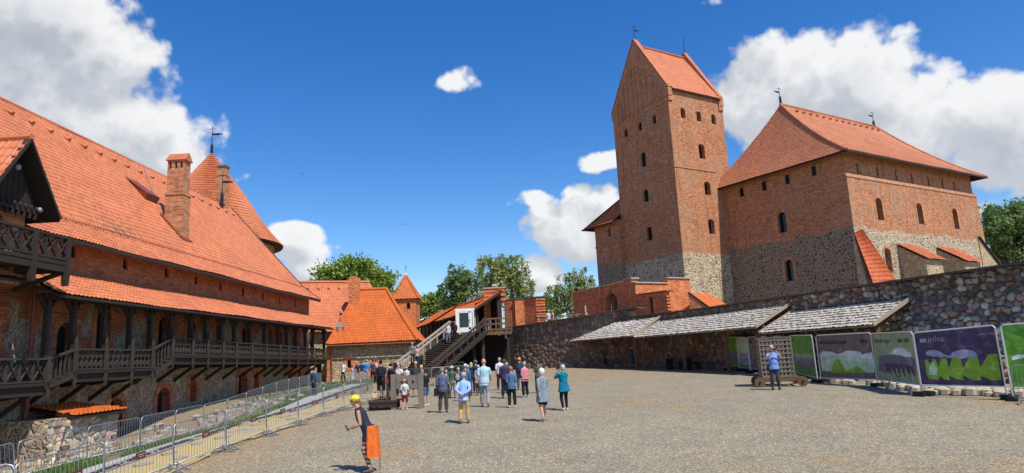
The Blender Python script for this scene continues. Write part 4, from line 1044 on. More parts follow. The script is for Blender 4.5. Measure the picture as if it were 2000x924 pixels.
for s in np.arange(2.55, 4.3, .17): mb.beam(LD.p(s, -.6, 2.6), LD.p(s, -.6, 5.3), .04)
for z in np.arange(2.7, 5.3, .24): mb.beam(LD.p(2.55, -.6, z), LD.p(4.25, -.6, z), .04)
mb.build('grating', M['iron'], ow)
RD = Fr((10.75, 59.3), 58.3, 1)
mb = MB(); mb.fbox(RD, 0, 4.0, -.8, 0, 1, 5.85); mb.fbox(RD, 4.0, 6.9, -.8, .0, 1, 6.35)
mb.build('lit_wall', M['brick_new'], ow)
mb = MB(); mb.fbox(RD, -.1, 4.0, -.9, .12, 5.85, 5.95); mb.fbox(RD, 3.9, 7.0, -.9, .12, 6.35, 6.45); mb.fbox(LD, .35, 1.4, -.9, .12, 6.3, 6.4)
mb.beam(LD.p(1.3, -.35, 6.12), LD.p(9.4, -.35, 5.98), .9, .08); mb.build('cap', M['cap'], ow)
lo = Fr(RD.p(.35, .3, 0)[:2], -39+180, 1); 
LW_ = Fr(RD.p(.1, 0, 0)[:2], 141, -1); LW_.D = Vector((.60, -.80, 0)); LW_.N = Vector((-.80, -.60, 0))
mb = MB(); hole = opening(1.55, 2.9, 4.5, .42, 1.0)
wall(mb, LW_, [(0, 1), (3.1, 1), (3.1, 4.75), (0, 4.75)], [hole], n=0, depth=.3, back=1)
mb.add([LW_.p(3.1, 0, 1), LW_.p(3.1, -.7, 1), LW_.p(3.1, -.7, 4.75), LW_.p(3.1, 0, 4.75)], [(0, 1, 2, 3)])
mb.fbox(LW_, 0, 3.1, -.72, -.7, 1, 4.75)
for i in range(8): mb.fbox(LW_, 2.9, 3.42, -.72, .04, 2.3+i*.28, 2.3+i*.28+.15)
mb.build('low_wall', [M['brick_new'], M['void']], ow)
mb = MB(); mb.fbox(LW_, -.05, 3.48, -.8, .1, 4.75, 4.84); mb.build('low_wall_cap', M['cap_dark'], ow)
# small roof at the tower foot
sr = empty('lean_to_roof', (18, 62, 2), 'small bright tiled lean-to roof at the foot of the tower', 'roof')
a0, a1, b0_, b1_ = Vector((15.9, 61.2, 4.9)), Vector((18.6, 64.6, 4.98)), Vector((17.9, 60.0, 2.9)), Vector((21.2, 63.2, 2.9))
def quadP(u, w, h):
    t = u/4.2; r = w/3.0; p = b0_.lerp(b1_, t).lerp(a0.lerp(a1, t), r); return p+Vector((0, 0, h))
mb = MB(); tiles(mb, quadP, [(0, 0), (4.2, 0), (4.2, 3.0), (0, 3.0)], .26, .3, None, 4, .035, .05); mb.build('roof', M['tile_new'], sr)
mb = MB(); mb.add([a0-Vector((0, 0, .06)), b0_-Vector((0, 0, .06)), b0_-Vector((0, 0, 3)), a0-Vector((0, 0, 4))], [(0, 1, 2, 3)]); mb.build('gable_wall', M['brick_old'], sr)
mb = MB(); mb.beam(a0+Vector((0, 0, .02)), b0_+Vector((0, 0, .02)), .1, .16); mb.build('barge_board', M['wood_dark'], sr)

# ================================================================== the tower
TR = Fr((18, 70), 58.3, 1); TL = Fr((18, 70), -32.2, -1); TL.N = -Vector((cos(radians(-32.2)), -sin(radians(-32.2)), 0))
tw = empty('keep_tower', (18, 72, -1), 'tall narrow brick tower with stone foot and steep gabled roof', 'tower')
LWt, RWt = 9.25, 8.75
HR = [opening(s, a, b, w, .8) for s, a, b, w in ((2.15, 25.2, 26.42, .72), (4.65, 25.2, 26.4, .72), (7.05, 25.2, 26.4, .72), (4.55, 20.75, 22.5, .95), (4.85, 16.6, 18.15, .95), (4.85, 12.15, 13.85, .95))]
mb = MB(); wall(mb, TR, [(0, -2), (RWt, -2), (RWt, 28.6), (0, 28.6)], HR, depth=.6)
o = mb.build('lit_face', M['tower'], tw)
HLf = [opening(s, a, b, w, .8) for s, a, b, w in ((7.2, 24.95, 25.95, .6), (4.77, 25.0, 26.0, .6), (2.4, 25.0, 26.05, .6), (4.68, 20.6, 22.35, .85), (4.77, 16.5, 17.95, .85), (4.73, 12.0, 13.6, .85))]
NI = [opening(s, a, b, w, 1.0) for s, a, b, w in ((7.9, 26.9, 29.4, .62), (6.65, 27.1, 31.5, .62), (5.15, 26.9, 32.6, .62), (3.5, 27.4, 31.9, .62), (1.8, 27.7, 29.8, .62))]
mb = MB(); wall(mb, TL, [(0, -2), (LWt, -2), (LWt, 28.0), (LWt/2, 36.15), (0, 28.0)], HLf, depth=.45, back=0)
for h in NI: arch_ring(mb, TL, h, .13, .12, t=.12)
mb.build('gable_face', M['tower'], tw)
mb = MB()   # hidden faces and far gable
for s, fr2 in ((RWt, TR),):
    A = [TR.p(RWt, 0, 0), TR.p(RWt, -LWt, 0)]
    mb.add([A[0]+Vector((0, 0, -2)), A[1]+Vector((0, 0, -2)), A[1]+Vector((0, 0, 28)), (A[0]+A[1])/2+Vector((0, 0, 36.15)), A[0]+Vector((0, 0, 28))], [(0, 1, 2, 3, 4)])
    A = [TR.p(0, -LWt, 0), TR.p(RWt, -LWt, 0)]; mb.add([A[0]+Vector((0, 0, -2)), A[1]+Vector((0, 0, -2)), A[1]+Vector((0, 0, 28)), A[0]+Vector((0, 0, 28))], [(0, 1, 2, 3)])
mb.build('rear_faces', M['tower'], tw)
for h in HR: window(TR, h, tw, [M['glass_dark'], M['wood_dark']], depth=.6, bars=(2, 3), bar=.06, frame=.08)
for h in HLf: window(TL, h, tw, [M['glass_dark'], M['iron']], depth=.4, bars=(2, 4), bar=.04, frame=.06)
# upright arch scar on the stone foot and string courses
mb = MB(); arch_ring(mb, TR, opening(5.6, 2.5, 8.0, .5, 1.0), .12, .03); mb.build('arch_scar', M['brick_old'], tw)
for f_, a_, b_, z_ in ((TR, -.03, 6.5, 19.35), (TL, -.03, LWt, 19.4), (TL, -.03, 3.2, 27.0)):
    mb = MB(); mb.fbox(f_, a_, b_, 0.0, .07, z_, z_+.11); mb.build('string_course', M['brick_course'], tw)
# eaves recess on the lit face: corner piers stand proud
mb = MB(); mb.fbox(TR, -.02, .62, -.02, .14, 27.0, 28.9); mb.fbox(TR, 8.05, 8.77, -.02, .14, 27.0, 28.9); mb.build('corner_piers', M['brick_old'], tw)
sl = (35.5-28.9)/(LWt/2)
mb = MB(); tp = lambda w: 28.35+w*(35.5-28.35)/(LWt/2+.35)
TP = lambda u, w, q: TR.p(u, .35-w, q)
tiles(mb, TP, [(.5, 0), (8.3, 0), (8.3, LWt/2+.35), (.5, LWt/2+.35)], .25, .24, tp, 4, .03, .04)
rr_ = mb.build('roof', M['tile_old'], tw)
mb = MB(); slab(mb, TP, [(.52, .04), (8.28, .04), (8.28, 4.9), (.52, 4.9)], tp, .05, .08, steps=1)
mb.build('roof_boarding', M['wood_dark'], rr_)
mb = MB(); tiles(mb, lambda u, w, q: TR.p(u, -LWt-.35+w, q), [(.5, 0), (8.3, 0), (8.3, LWt/2+.35), (.5, LWt/2+.35)], .4, .5, tp, 3, .03, .03); mb.build('back_slope', M['tile_old'], rr_)
mb = MB(); ridge(mb, TR.p(.5, -LWt/2, 35.6), TR.p(8.3, -LWt/2, 35.6), .14); mb.build('ridge_tiles', M['tile_old'], rr_)
for u0, u1 in ((-.12, .62), (8.2, 8.87)):
    mb = MB(); uu = [u0, u1]
    for sg in (1, -1):
        q = lambda u, w, z: TR.p(u, (.25-w) if sg > 0 else (-LWt-.25+w), z)
        tiles(mb, q, [(u0, 0), (u1, 0), (u1, LWt/2+.25), (u0, LWt/2+.25)], .25, .24, lambda w: 28.55+w*(36.35-28.55)/(LWt/2+.25), 4, .02, .03)
    pp = mb.build('parapet_tiles', M['tile_old'], tw)
    mb = MB()
    V = [TR.p(u, n, z) for u in (u0+.06, u1-.06) for n, z in ((.1, 27.9), (-LWt-.1, 27.9), (-LWt/2, 36.15))]
    V2 = [TR.p(u, n, z) for u in (u0+.04, u1-.04) for n, z in ((.2, 28.45), (-LWt/2, 36.2), (-LWt-.2, 28.45), (-LWt-.2, 27.6), (.2, 27.6))]
    mb.add(V2, [(0, 1, 2, 3, 4), (9, 8, 7, 6, 5), (0, 5, 6, 1), (1, 6, 7, 2), (4, 9, 5, 0), (2, 7, 8, 3), (3, 8, 9, 4)]); mb.build('parapet_gable', M['brick_old'], tw)
vane('weather_vane', TR.p(.2, -LWt/2, 36.3), 1.7, 'iron weather vane with cross arm on the left gable tip of the tall tower', flag=.5, az=60)
vane('weather_vane', TR.p(8.5, -LWt/2, 36.3), 2.3, 'plain iron rod vane on the right gable tip of the tall tower', flag=.12, cross=False)

# ================================================================== the palace block
PR = Fr((32, 61.5), 58.3, 1); PL = Fr((32, 61.5), -32.2, -1); PL.N = -Vector((cos(radians(-32.2)), -sin(radians(-32.2)), 0))
pa = empty('palace_block', (38, 66, -1), 'massive brick and fieldstone palace block with steep tiled hipped roof', 'palace')
PLn, PRn = 15.4, 25.0
UP = [(2.55, 16.0), (6.0, 16.0), (9.3, 16.0), (12.3, 16.0), (15.6, 16.0), (18.5, 16.0), (21.1, 16.0)]
HU = [opening(s, z-.35, z+.85, .34, .5, 6) for s, z in UP]
HM = [opening(s, a, b, w, .9) for s, a, b, w in ((4.8, 11.25, 13.5, 1.05), (12.2, 11.3, 13.55, 1.05), (19.4, 11.2, 13.5, 1.05))]
HD = [opening(s, a, b, w, .9) for s, a, b, w in ((5.0, 6.1, 8.5, 1.0), (12.1, 6.1, 8.5, .9))]
mb = MB(); wall(mb, PR, [(0, 15.35), (PRn, 15.35), (PRn, 17.9), (0, 17.9)], HU, n=-.3, depth=.25); mb.build('attic_wall', M['brick_old'], pa)
mb = MB(); wall(mb, PR, [(0, -2), (PRn+.9, -2), (PRn, 15.45), (0, 15.45)], HM+HD, depth=.6); mb.build('lit_wall', M['palace'], pa)
mb = MB(); mb.hexa([PR.p(-.1, .07, 15.2), PR.p(PRn+.1, .07, 15.2), PR.p(PRn+.1, -.4, 15.2), PR.p(-.1, -.4, 15.2), PR.p(-.1, .0, 15.5), PR.p(PRn+.1, .0, 15.5), PR.p(PRn+.1, -.4, 15.85), PR.p(-.1, -.4, 15.85)]); mb.build('ledge', M['brick_old'], pa)
HPL = [opening(s, a, b, w, .9) for s, a, b, w in ((7.5, 11.15, 13.3, 1.0), (7.35, 6.1, 8.3, .95))]
HPU = [opening(s, z-.5, z+.5, .55, 0) for s, z in ((12.1, 16.5), (9.15, 16.5), (6.3, 16.5), (3.25, 16.6))]
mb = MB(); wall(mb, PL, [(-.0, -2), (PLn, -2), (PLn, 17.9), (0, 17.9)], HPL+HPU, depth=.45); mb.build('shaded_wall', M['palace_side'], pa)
mb = MB(); mb.fbox(PR, 24.9, 25.0, -15, -.35, -2, 17.9); mb.fbox(PR, 0, 25, -15.1, -15, -2, 17.9); mb.build('rear_walls', M['palace_side'], pa)
for h in HM+HD: window(PR, h, pa, [M['glass_dark'], M['wood_dark']], depth=.6, bars=(2, 4), bar=.06, frame=.09)
for h in HU: window(PR, h, pa, [M['glass_dark'], M['iron']], n=-.3, depth=.2, bars=(1, 1), frame=0, name='attic_slit')
for h in HPL: window(PL, h, pa, [M['glass_dark'], M['iron']], depth=.45, bars=(3, 5), bar=.04, frame=.07)
for h in HPU: window(PL, h, pa, [M['glass_dark'], M['iron']], depth=.3, bars=(2, 2), bar=.04, frame=.06, name='attic_window')
for h, f in [(h, PR) for h in HM+HD]+[(h, PL) for h in HPL]:
    mb = MB(); arch_ring(mb, f, h, .3, .03); mb.build('arch_surround', M['brick_old'], pa)
EF = Fr(PR.p(-1.0, 1.0, 0)[:2], 58.3, 1)
pr_ = hip_tiles(pa, EF, 27.2, 17.4, 17.45, 25.55, 3.4, 21.6, 'tile_palace', pitch=.25, course=.25, flare=1.0)
for i in range(14):
    mb = MB(); s = 5+i*1.2; p = EF.p(s, -8.0, 24.9); mb.tube([p, p+EF.N*.25-Vector((0, 0, .18))], [.1, .13], 6); mb.build('vent_tile', M['tile_palace'], pr_)
mb = MB(); mb.beam(EF.p(0, -.02, 17.38), EF.p(27.2, -.02, 17.38), .05, .2); mb.beam(EF.p(.02, 0, 17.38), EF.p(.02, -17.3, 17.38), .05, .2); mb.build('eaves_board', M['wood_dark'], pr_)
vane('weather_vane', EF.p(3.5, -8.7, 25.6), 1.9, 'iron weather vane on a dark knob at the left ridge end of the palace roof', base=.75, flag=-.6, az=60)
vane('weather_vane', EF.p(21.3, -8.7, 25.6), 1.8, 'iron weather vane at the right ridge end of the palace roof', base=.6, flag=-.6, az=60)
# tile clad raking buttress at the corner and two hooded buttresses
def sloped(parent, name, tl, tr, bl, br, matn, pitch=.34, course=.42, side=None, sidem='stone_tan', depth=3):
    w_ = max((bl-br).length, (tl-tr).length); h_ = ((tl-bl).length+(tr-br).length)/2
    nrm = (br-bl).cross(tl-bl).normalized()
    if nrm.z < 0: nrm = -nrm
    def P_(u, w, h): t = u/w_; r = w/h_; return bl.lerp(br, t).lerp(tl.lerp(tr, t), r)+nrm*h
    mb = MB(); tiles(mb, P_, [(0, 0), (w_, 0), (w_, h_), (0, h_)], pitch, course, None, 4, .045, .05); return mb.build(name, M[matn], parent)
bt = empty('tiled_buttress', PR.p(1.2, 1, 3), 'raking corner buttress clad in bright roof tiles on the palace corner', 'buttress')
tl_, tr_, bl_, br_ = PR.p(-.2, .05, 9.7), PR.p(1.3, .05, 10.2), PR.p(-.5, 1.5, 4.0), PR.p(3.9, 1.5, 4.0)
sloped(bt, 'tile_cladding', tl_, tr_, bl_, br_, 'tile_mid')
mb = MB(); mb.hexa([PR.p(-.5, 0, 0), PR.p(3.9, 0, 0), PR.p(3.9, 1.4, 0), PR.p(-.5, 1.4, 0), PR.p(-.2, -.1, 9.6), PR.p(1.3, -.1, 9.9), PR.p(1.25, .0, 9.6), PR.p(-.2, .0, 9.6)]); mb.build('buttress_core', M['stone_tan'], bt)
for s0, s1, lab in ((7.0, 10.6, 'left'), (14.4, 18.2, 'right')):
    bt = empty('hooded_buttress', PR.p(s0+1, 1.2, 3), 'buttress with sloping tiled hood, %s of the two on the lit palace wall' % lab, 'buttress', 'hooded buttresses of the palace')
    mb = MB(); mb.hexa([PR.p(s0, 0, 2), PR.p(s1-.6, 0, 2), PR.p(s1-.6, 2.5, 2), PR.p(s0, 2.5, 2), PR.p(s0, 0, 8.75), PR.p(s1-.6, 0, 8.75), PR.p(s1-.6, 2.4, 7.1), PR.p(s0, 2.4, 7.1)]); mb.build('buttress_body', M['stone_tan'], bt)
    sloped(bt, 'tiled_hood', PR.p(s0-.15, .03, 8.95), PR.p(s1-.3, .03, 8.95), PR.p(s0-.15, 2.75, 7.1), PR.p(s1-.3, 2.75, 7.1), 'tile_old', .28, .4)
bt = empty('end_buttress', PR.p(25.5, 0, 3), 'raking stone buttress with dark coping at the far right palace corner', 'buttress')
mb = MB(); V = [PR.p(s, n, z) for n in (0.1, -1.0) for s, z in ((23.6, 2), (23.6, 10.4), (29.6, 5.6), (29.6, 2))]
mb.add(V, [(0, 1, 2, 3), (7, 6, 5, 4), (1, 5, 6, 2), (2, 6, 7, 3), (0, 4, 5, 1)]); mb.build('buttress_body', M['stone_tan'], bt)
mb = MB(); mb.beam(PR.p(23.6, -.4, 10.5), PR.p(29.7, -.4, 5.7), 1.4, .16); mb.build('coping', M['wood_dark'], bt)
# rear-left palace wing peeping out left of the tower
lwg = empty('palace_rear_wing', (12, 80, -1), 'second palace wing with tiled roof peeping out left of the tower', 'palace wing')
LWF = Fr((18, 70.02), -32.2, -1); LWF.N = -Vector((cos(radians(-32.2)), -sin(radians(-32.2)), 0)); LWF.o = LWF.o+LWF.N*.9-LWF.D*.4; 
mb = MB(); hole = opening(11.3, 13.5, 14.5, .4, 0); wall(mb, LWF, [(9.6, -2), (14.0, -2), (14.0, 15.3), (9.6, 15.3)], [hole], n=-.35, depth=.25, back=1); mb.fbox(LWF, 13.95, 14.0, -12, -.4, -2, 15.3); mb.fbox(LWF, 9.6, 14.05, -.35, -.25, 12.5, 12.65); mb.fbox(LWF, 9.58, 9.62, -3, -.35, -2, 15.3); mb.build('wing_wall', [M['palace_side'], M['void']], lwg)
mb = MB(); tiles(mb, lambda u, w, q: LWF.p(u, .55-w, q), [(9.6, 0), (15.6, 0), (10.6, 6.2), (9.6, 6.2)], .27, .3, lambda w: 15.0+w*.72+max(0, w-1.5)*.3, 4, .035, .05); o = mb.build('roof', M['tile_new'], lwg)
mb = MB(); slab(mb, lambda u, w, q: LWF.p(u, .55-w, q), [(9.6, 0.04), (15.5, .04), (15.0, .9), (9.6, .9)], lambda w: 15.0+w*.72, .06, .1, steps=1)
mb.add([LWF.p(15.6, .55, 14.95), LWF.p(10.6, -5.6, 20.8), LWF.p(15.6, -12, 14.95)], [(0, 1, 2)]); mb.build('roof_boarding', M['wood_dark'], o)
# ================================================================== timber shelters along the curtain wall
def shingles(mb, P, L, Wd, course=.27, sw=.13, seed=1, m=0):
    rnd = random.Random(seed); nc = int(Wd/course)
    for c in range(nc+1):
        u = -rnd.uniform(0, .1)
        while u < L:
            w = sw*rnd.uniform(.6, 1.5); a, b = max(0, u), min(L, u+w-.008)
            if b-a > .03:
                w0 = c*course-rnd.uniform(0, .06)-(.03 if c == 0 else 0); w1 = min(Wd, w0+course*1.5); t = rnd.uniform(.015, .035); k = rnd.uniform(0, .05)
                V = [P(a, w0, .045+k), P(b, w0, .045+rnd.uniform(0, .05)), P(b, w1, .0), P(a, w1, .0)]
                V += [v+Vector((0, 0, t)) for v in V]; mb.hexa(V, m)
            u += w
for i, (s0, s1, ze, zt_, lab) in enumerate(((8.5, 21.4, 1.0, 2.32, 'far open timber shelter with patched grey shingle roof, furthest along the wall'),
                                 (-5.2, 8.4, .86, 2.0, 'middle open timber shelter with long grey shingle roof against the wall'),
                                 (-12.9, -5.5, .52, 1.62, 'near open timber shelter with grey shingle roof behind the banner fence'))):
    sh = empty('timber_shelter', WF.p((s0+s1)/2, 1.5, -1.5), lab, 'shelter', 'shingled shelters along the wall')
    zz = lambda u: 0
    P_ = lambda u, w, h: WF.p(s0+u, 2.5-w, ze+w*(zt_-ze)/2.4+h+(.0))
    mb = MB(); shingles(mb, P_, s1-s0, 2.4, seed=20+i); r_ = mb.build('shingle_roof', M['shingle'], sh)
    mb = MB(); V = [P_(a, w, h) for h in (-.05, .0) for a, w in ((0, 0), (s1-s0, 0), (s1-s0, 2.38), (0, 2.38))]; mb.hexa(V)
    mb.beam(P_(-.04, -.05, .06), P_(-.04, 2.4, .08), .06, .16); mb.beam(P_(s1-s0+.04, -.05, .06), P_(s1-s0+.04, 2.4, .08), .06, .16)
    mb.build('roof_boarding', M['wood_pale'], r_)
    if i == 0:
        mb = MB(); rnd = random.Random(5)
        for _ in range(90):
            u = rnd.uniform(.5, 12.4); w = rnd.uniform(.5, 2.3)*(1 if rnd.random() < .6 else .8)
            if rnd.random() < .5: u = rnd.uniform(3, 8.5); w = rnd.uniform(1.3, 2.3)
            mb = MB(); V = [P_(u, w, .09), P_(u+.13, w, .09), P_(u+.13, w+.3, .06), P_(u, w+.3, .06)]; V += [v+Vector((0, 0, .03)) for v in V]; mb.hexa(V); mb.build('new_shingle', M['white_wood'], r_)
    n_p = 4 if i < 2 else 3
    for k in range(n_p):
        s = {0: [9.2, 13.4, 17.5, 20.9], 1: [-4.8, -1.9, 2.7, 8.0], 2: [-12.7, -9.2, -5.9]}[i][k]
        g_ = gz(*WF.p(s, 2.1, 0)[:2]); mb = MB(); zt2 = ze+.12
        mb.beam(WF.p(s, 2.1, g_-.1), WF.p(s, 2.1, zt2), .17, .17)
        mb.beam(WF.p(s, 2.1, zt2-.7), WF.p(s-.55, 2.1, zt2-.06), .1); mb.beam(WF.p(s, 2.1, zt2-.7), WF.p(s+.55, 2.1, zt2-.06), .1); mb.beam(WF.p(s, 2.1, zt2-.6), WF.p(s, 1.5, zt2+.1), .1)
        mb.build('post', M['wood_brown'], sh)
    mb = MB(); mb.beam(WF.p(s0+.2, 2.1, ze+.14), WF.p(s1-.2, 2.1, ze+.14), .16, .16)
    for k in range(int((s1-s0)/1.1)+1): s = s0+.2+k*1.1; mb.beam(WF.p(s, .05, zt_-.12), WF.p(s, 2.4, ze-.04), .09, .12)
    mb.build('rafters', M['wood_brown'], sh)
g0 = gz(*WF.p(4.6, 1.2, 0)[:2])
tb = empty('picnic_table', WF.p(4.6, 1.3, g0), 'dark long table with bench in the shade of the middle shelter', 'table')
mb = MB(); mb.fbox(WF, 3.4, 6.3, .9, 1.6, g0+.72, g0+.79); mb.build('table_top', M['wood_dark'], tb)
for s in (3.7, 6.0): mb = MB(); mb.fbox(WF, s-.05, s+.05, 1.0, 1.5, g0, g0+.72); mb.build('leg', M['wood_dark'], tb)
mb = MB(); mb.fbox(WF, 3.5, 6.3, .3, .6, g0+.42, g0+.47); mb.fbox(WF, 3.7, 3.8, .35, .55, g0, g0+.42); mb.fbox(WF, 5.9, 6.0, .35, .55, g0, g0+.42); mb.build('bench', M['wood_dark'], tb)

# ================================================================== wooden stairs, landing, white booth
M['rail_lit'] = wood_mat('pale_sunlit_rail_wood', (.36, .31, .25));  # paler wood for the sunlit rails, sunlight set into the colour
sa = radians(26.5); SD = Vector((sin(sa), cos(sa), 0)); SW = Vector((-cos(sa), sin(sa), 0)); S0 = Vector((-6.75, 52.8, -1.42)); SL = 8.9; RI = 3.75; SWD = 3.8
stp = empty('wooden_stairs', S0+SW*1.9, 'wide dark timber stairs with plank railings climbing to the brick gate landing', 'stairs')
NS = 22; 
for i in range(NS):
    a = i/NS; mb = MB(); p = S0+SD*(SL*(i+.5)/NS)+Vector((0, 0, RI*(i+1)/NS-.03))
    mb.hexa([p+SD*q+SW*w+Vector((0, 0, z)) for z in (-.05, 0) for q, w in ((-.16, 0), (.23, 0), (.23, SWD), (-.16, SWD))])
    mb.build('tread', M['tread'], stp)
mb = MB()
for w in (-.08, SWD+.08, SWD/2): mb.beam(S0+SW*w+Vector((0, 0, -.12)), S0+SW*w+SD*SL+Vector((0, 0, RI-.12)), .12, .34)
mb.build('stringer', M['wood_dark'], stp)
mb = MB(); mb.hexa([S0+SD*q+SW*w+Vector((0, 0, RI*q/SL-z)) for z in (.30, .24) for q, w in ((.3, 0), (SL, 0), (SL, SWD), (.3, SWD))]); mb.build('riser_board', M['wood_dark'], stp)
def srail(mt, w, q0=0, q1=SL):
    for h in (1.0, .62):
        mb = MB(); mb.beam(S0+SW*w+SD*q0+Vector((0, 0, RI*q0/SL+h+.1)), S0+SW*w+SD*q1+Vector((0, 0, RI*q1/SL+h+.1)), .12, .15); mb.build('handrail', mt, stp)
    for i in range(9):
        q = q0+(q1-q0)*i/8; p = S0+SW*w+SD*q+Vector((0, 0, RI*q/SL)); mb = MB(); mb.beam(p-Vector((0, 0, .1)), p+Vector((0, 0, 1.1)), .11); mb.build('baluster', mt, stp)
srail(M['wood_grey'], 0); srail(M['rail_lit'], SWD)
LZ = S0.z+RI; T0 = S0+SD*SL; T0.z = 0
ld = empty('landing_platform', T0+Vector((2, 1, -1.2)), 'dark timber landing with plank railing in front of the brick gate', 'landing')
mb = MB(); Pp = [T0+SW*3.9, T0, Vector((-.45, 61.0, 0)), Vector((-.45, 64.4, 0)), T0+SW*3.9+Vector((1.2, 3.0, 0))]
k = len(Pp); mb.add([p+Vector((0, 0, LZ-.14)) for p in Pp]+[p+Vector((0, 0, LZ)) for p in Pp], [tuple(range(k))[::-1], tuple(range(k, 2*k))]+[(i, (i+1) % k, k+(i+1) % k, k+i) for i in range(k)]); mb.build('deck', M['wood_grey'], ld)
mb = MB(); A = T0+Vector((0, 0, LZ)); B = Vector((-.45, 61.0, LZ)); mb.beam(A-Vector((0, 0, .25)), B-Vector((0, 0, .25)), .14, .26)
for h in (1.08, .6, .1): mb.beam(A+Vector((0, 0, h)), B+Vector((0, 0, h)), .09, .13); mb.beam(B+Vector((0, 0, h)), B+Vector((0, 3.2, h)), .09, .12)
for i in range(6): p = A.lerp(B, i/5); mb.beam(p-Vector((0, 0, .2)), p+Vector((0, 0, 1.12)), .12)
mb.build('railing', M['wood_brown'], ld)
mb = MB(); C = T0+SW*3.9+Vector((0, 0, LZ)); D = C+Vector((1.9, .3, 0))
for h in (1.05, .6): mb.beam(C+Vector((0, 0, h)), D+Vector((0, 0, h)), .1, .13)
for i in range(3): p = C.lerp(D, i/2); mb.beam(p, p+Vector((0, 0, 1.1)), .1)
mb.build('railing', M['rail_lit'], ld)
for x, y in ((-3.1, 61.2), (-3.9, 60.4), (-.8, 61.2), (-6.0, 62.0)):
    mb = MB(); g_ = gz(x, y); mb.beam((x, y, g_-.1), (x, y, LZ-.15), .26, .26); mb.build('support_post', M['wood_grey'] if x == -3.1 else M['wood_dark'], ld)
mb = MB(); mb.box((-3.4, 63.5, .2), (6.2, .4, 3.4)); mb.build('painted_shade_block', M['void'], ld)  # near-black block added for the shade under the landing
bo = empty('white_booth', atY(909, 647, 61.6), 'small white framed booth with glass door beside the stair top', 'booth')
c = atY(909, 647, 61.6); bx, by = c.x, c.y
mb = MB(); mb.box((bx, by+.9, LZ+2.12), (1.75, 1.9, .1)); 
for x in (-.78, .78):
    for y in (0, 1.75): mb.box((bx+x, by+y, LZ+1.04), (.14, .14, 2.06))
mb.box((bx, by, LZ+1.98), (1.5, .12, .2)); mb.box((bx+.0, by, LZ+.12), (1.5, .12, .24)); mb.build('frame', M['white'], bo)
mb = MB(); mb.box((bx-.78, by+.88, LZ+1.05), (.04, 1.6, 1.95)); mb.box((bx+.78, by+.88, LZ+1.05), (.04, 1.6, 1.95)); mb.box((bx, by+1.78, LZ+1.05), (1.5, .04, 1.95)); mb.build('side_panels', M['wood_brown'], bo)
d_ = MB(); d_.box((bx-.62, by-.02, LZ+1.05), (.2, .06, 1.8)); d_.box((bx+.5, by-.02, LZ+1.05), (.32, .06, 1.8)); d_.box((bx, by-.02, LZ+1.86), (1.1, .06, .16)); d_.box((bx, by-.02, LZ+.32), (1.1, .06, .24)); dd = d_.build('door', M['white'], bo)
mb = MB(); mb.box((bx-.1, by-.0, LZ+1.1), (.9, .03, 1.4)); mb.build('door_glass', M['glass_dark'], dd)
mb = MB(); mb.box((bx+.42, by-.07, LZ+1.05), (.04, .06, .3)); mb.build('handle', M['iron'], dd)
mb = MB(); mb.add([Vector(q) for q in ((bx-.75, by-.03, LZ+.02), (bx+.75, by-.03, LZ+.02), (bx+.3, by-.03, LZ-.32), (bx-.3, by-.03, LZ-.32), (bx-.75, by+.3, LZ+.02), (bx+.75, by+.3, LZ+.02), (bx+.3, by+.3, LZ-.32), (bx-.3, by+.3, LZ-.32))], [(0, 3, 2, 1), (4, 5, 6, 7), (0, 1, 5, 4), (1, 2, 6, 5), (2, 3, 7, 6), (3, 0, 4, 7)]); mb.build('base_skirt', M['white'], bo)
lp_ = tag(link('wall_lamp', (lambda q: (q.ball(Vector((-.95, 61.4, LZ-.55)), (.16, .16, .24), 0, 8), q.tube([Vector((-.95, 61.4, LZ-.35)), Vector((-.95, 61.4, LZ-.12))], .03), q.mesh('lamp', M['white']))[-1])(MB())), 'small white lamp hanging under the landing deck edge', 'lamp')
bn_ = empty('green_bin', (atY(890, 712, 50)), 'dark green waste container in the shade under the stairs', 'bin')
c = gnd(893, 716+14); g_ = gz(c.x, c.y); mb = MB(); mb.box((c.x, c.y, g_+.5), (1.1, .9, .9), taper=-.08); mb.build('bin_body', plain('bin_green', (.02, .07, .04), .5), bn_)
mb = MB(); mb.box((c.x, c.y, g_+.99), (1.25, 1.0, .1)); mb.build('lid', M['zinc'], bn_)

# ================================================================== path, sand, grass beside the barriers
def strip(name, f0, f1, y0, y1, dz, mt, kindlab, rough=0, step=.35, thick=.0, lab=None):
    mb = MB(); V = []; n_ = int((y1-y0)/step); rnd = random.Random(3)
    W_ = 5
    for i in range(n_+1):
        y = y0+(y1-y0)*i/n_
        a = f0(y)+rnd.uniform(-rough, rough); b = f1(y)+rnd.uniform(-rough, rough)
        for j in range(W_+1): x = a+(b-a)*j/W_; V.append((x, y, gz(x, y)+dz))
    w = W_+1
    mb.add(V, [(i*w+j, i*w+j+1, (i+1)*w+j+1, (i+1)*w+j) for i in range(n_) for j in range(W_)])
    return tag(mb.build(name, mt), lab, kind='structure')
front = lambda y: -8.75+(y-11.5)*.078 if y < 33 else -7.07
def sand_m():
    m, g, out = mat('yellow_sand'); pos = g.node('ShaderNodeNewGeometry').outputs['Position']
    n = g.noise(pos, 1.3, 5, .6); f = g.noise(pos, 18, 5, .7)
    c = g.mix(g.ss(n, .42, .62), (.50, .36, .13), (.44, .36, .22)); c = g.mix(g.ss(g.noise(pos, .6, 4, .6), .56, .66), c, (.34, .31, .26))
    c2 = g.node('ShaderNodeVectorMath', {0: c}, operation='SCALE'); g.l.new(g.m('MULTIPLY_ADD', f, .8, .6), c2.inputs['Scale'])
    return out(c2.outputs[0], .95, f, .04, .8)
M['sand'] = sand_m()
strip('sand_strip', lambda y: front(y)-2.1+.2*sin(y*.7), lambda y: front(y)+.05+.15*sin(y*.9), 9, 37, .03, M['sand'], '', .08, lab='yellow sandy strip inside the barriers')
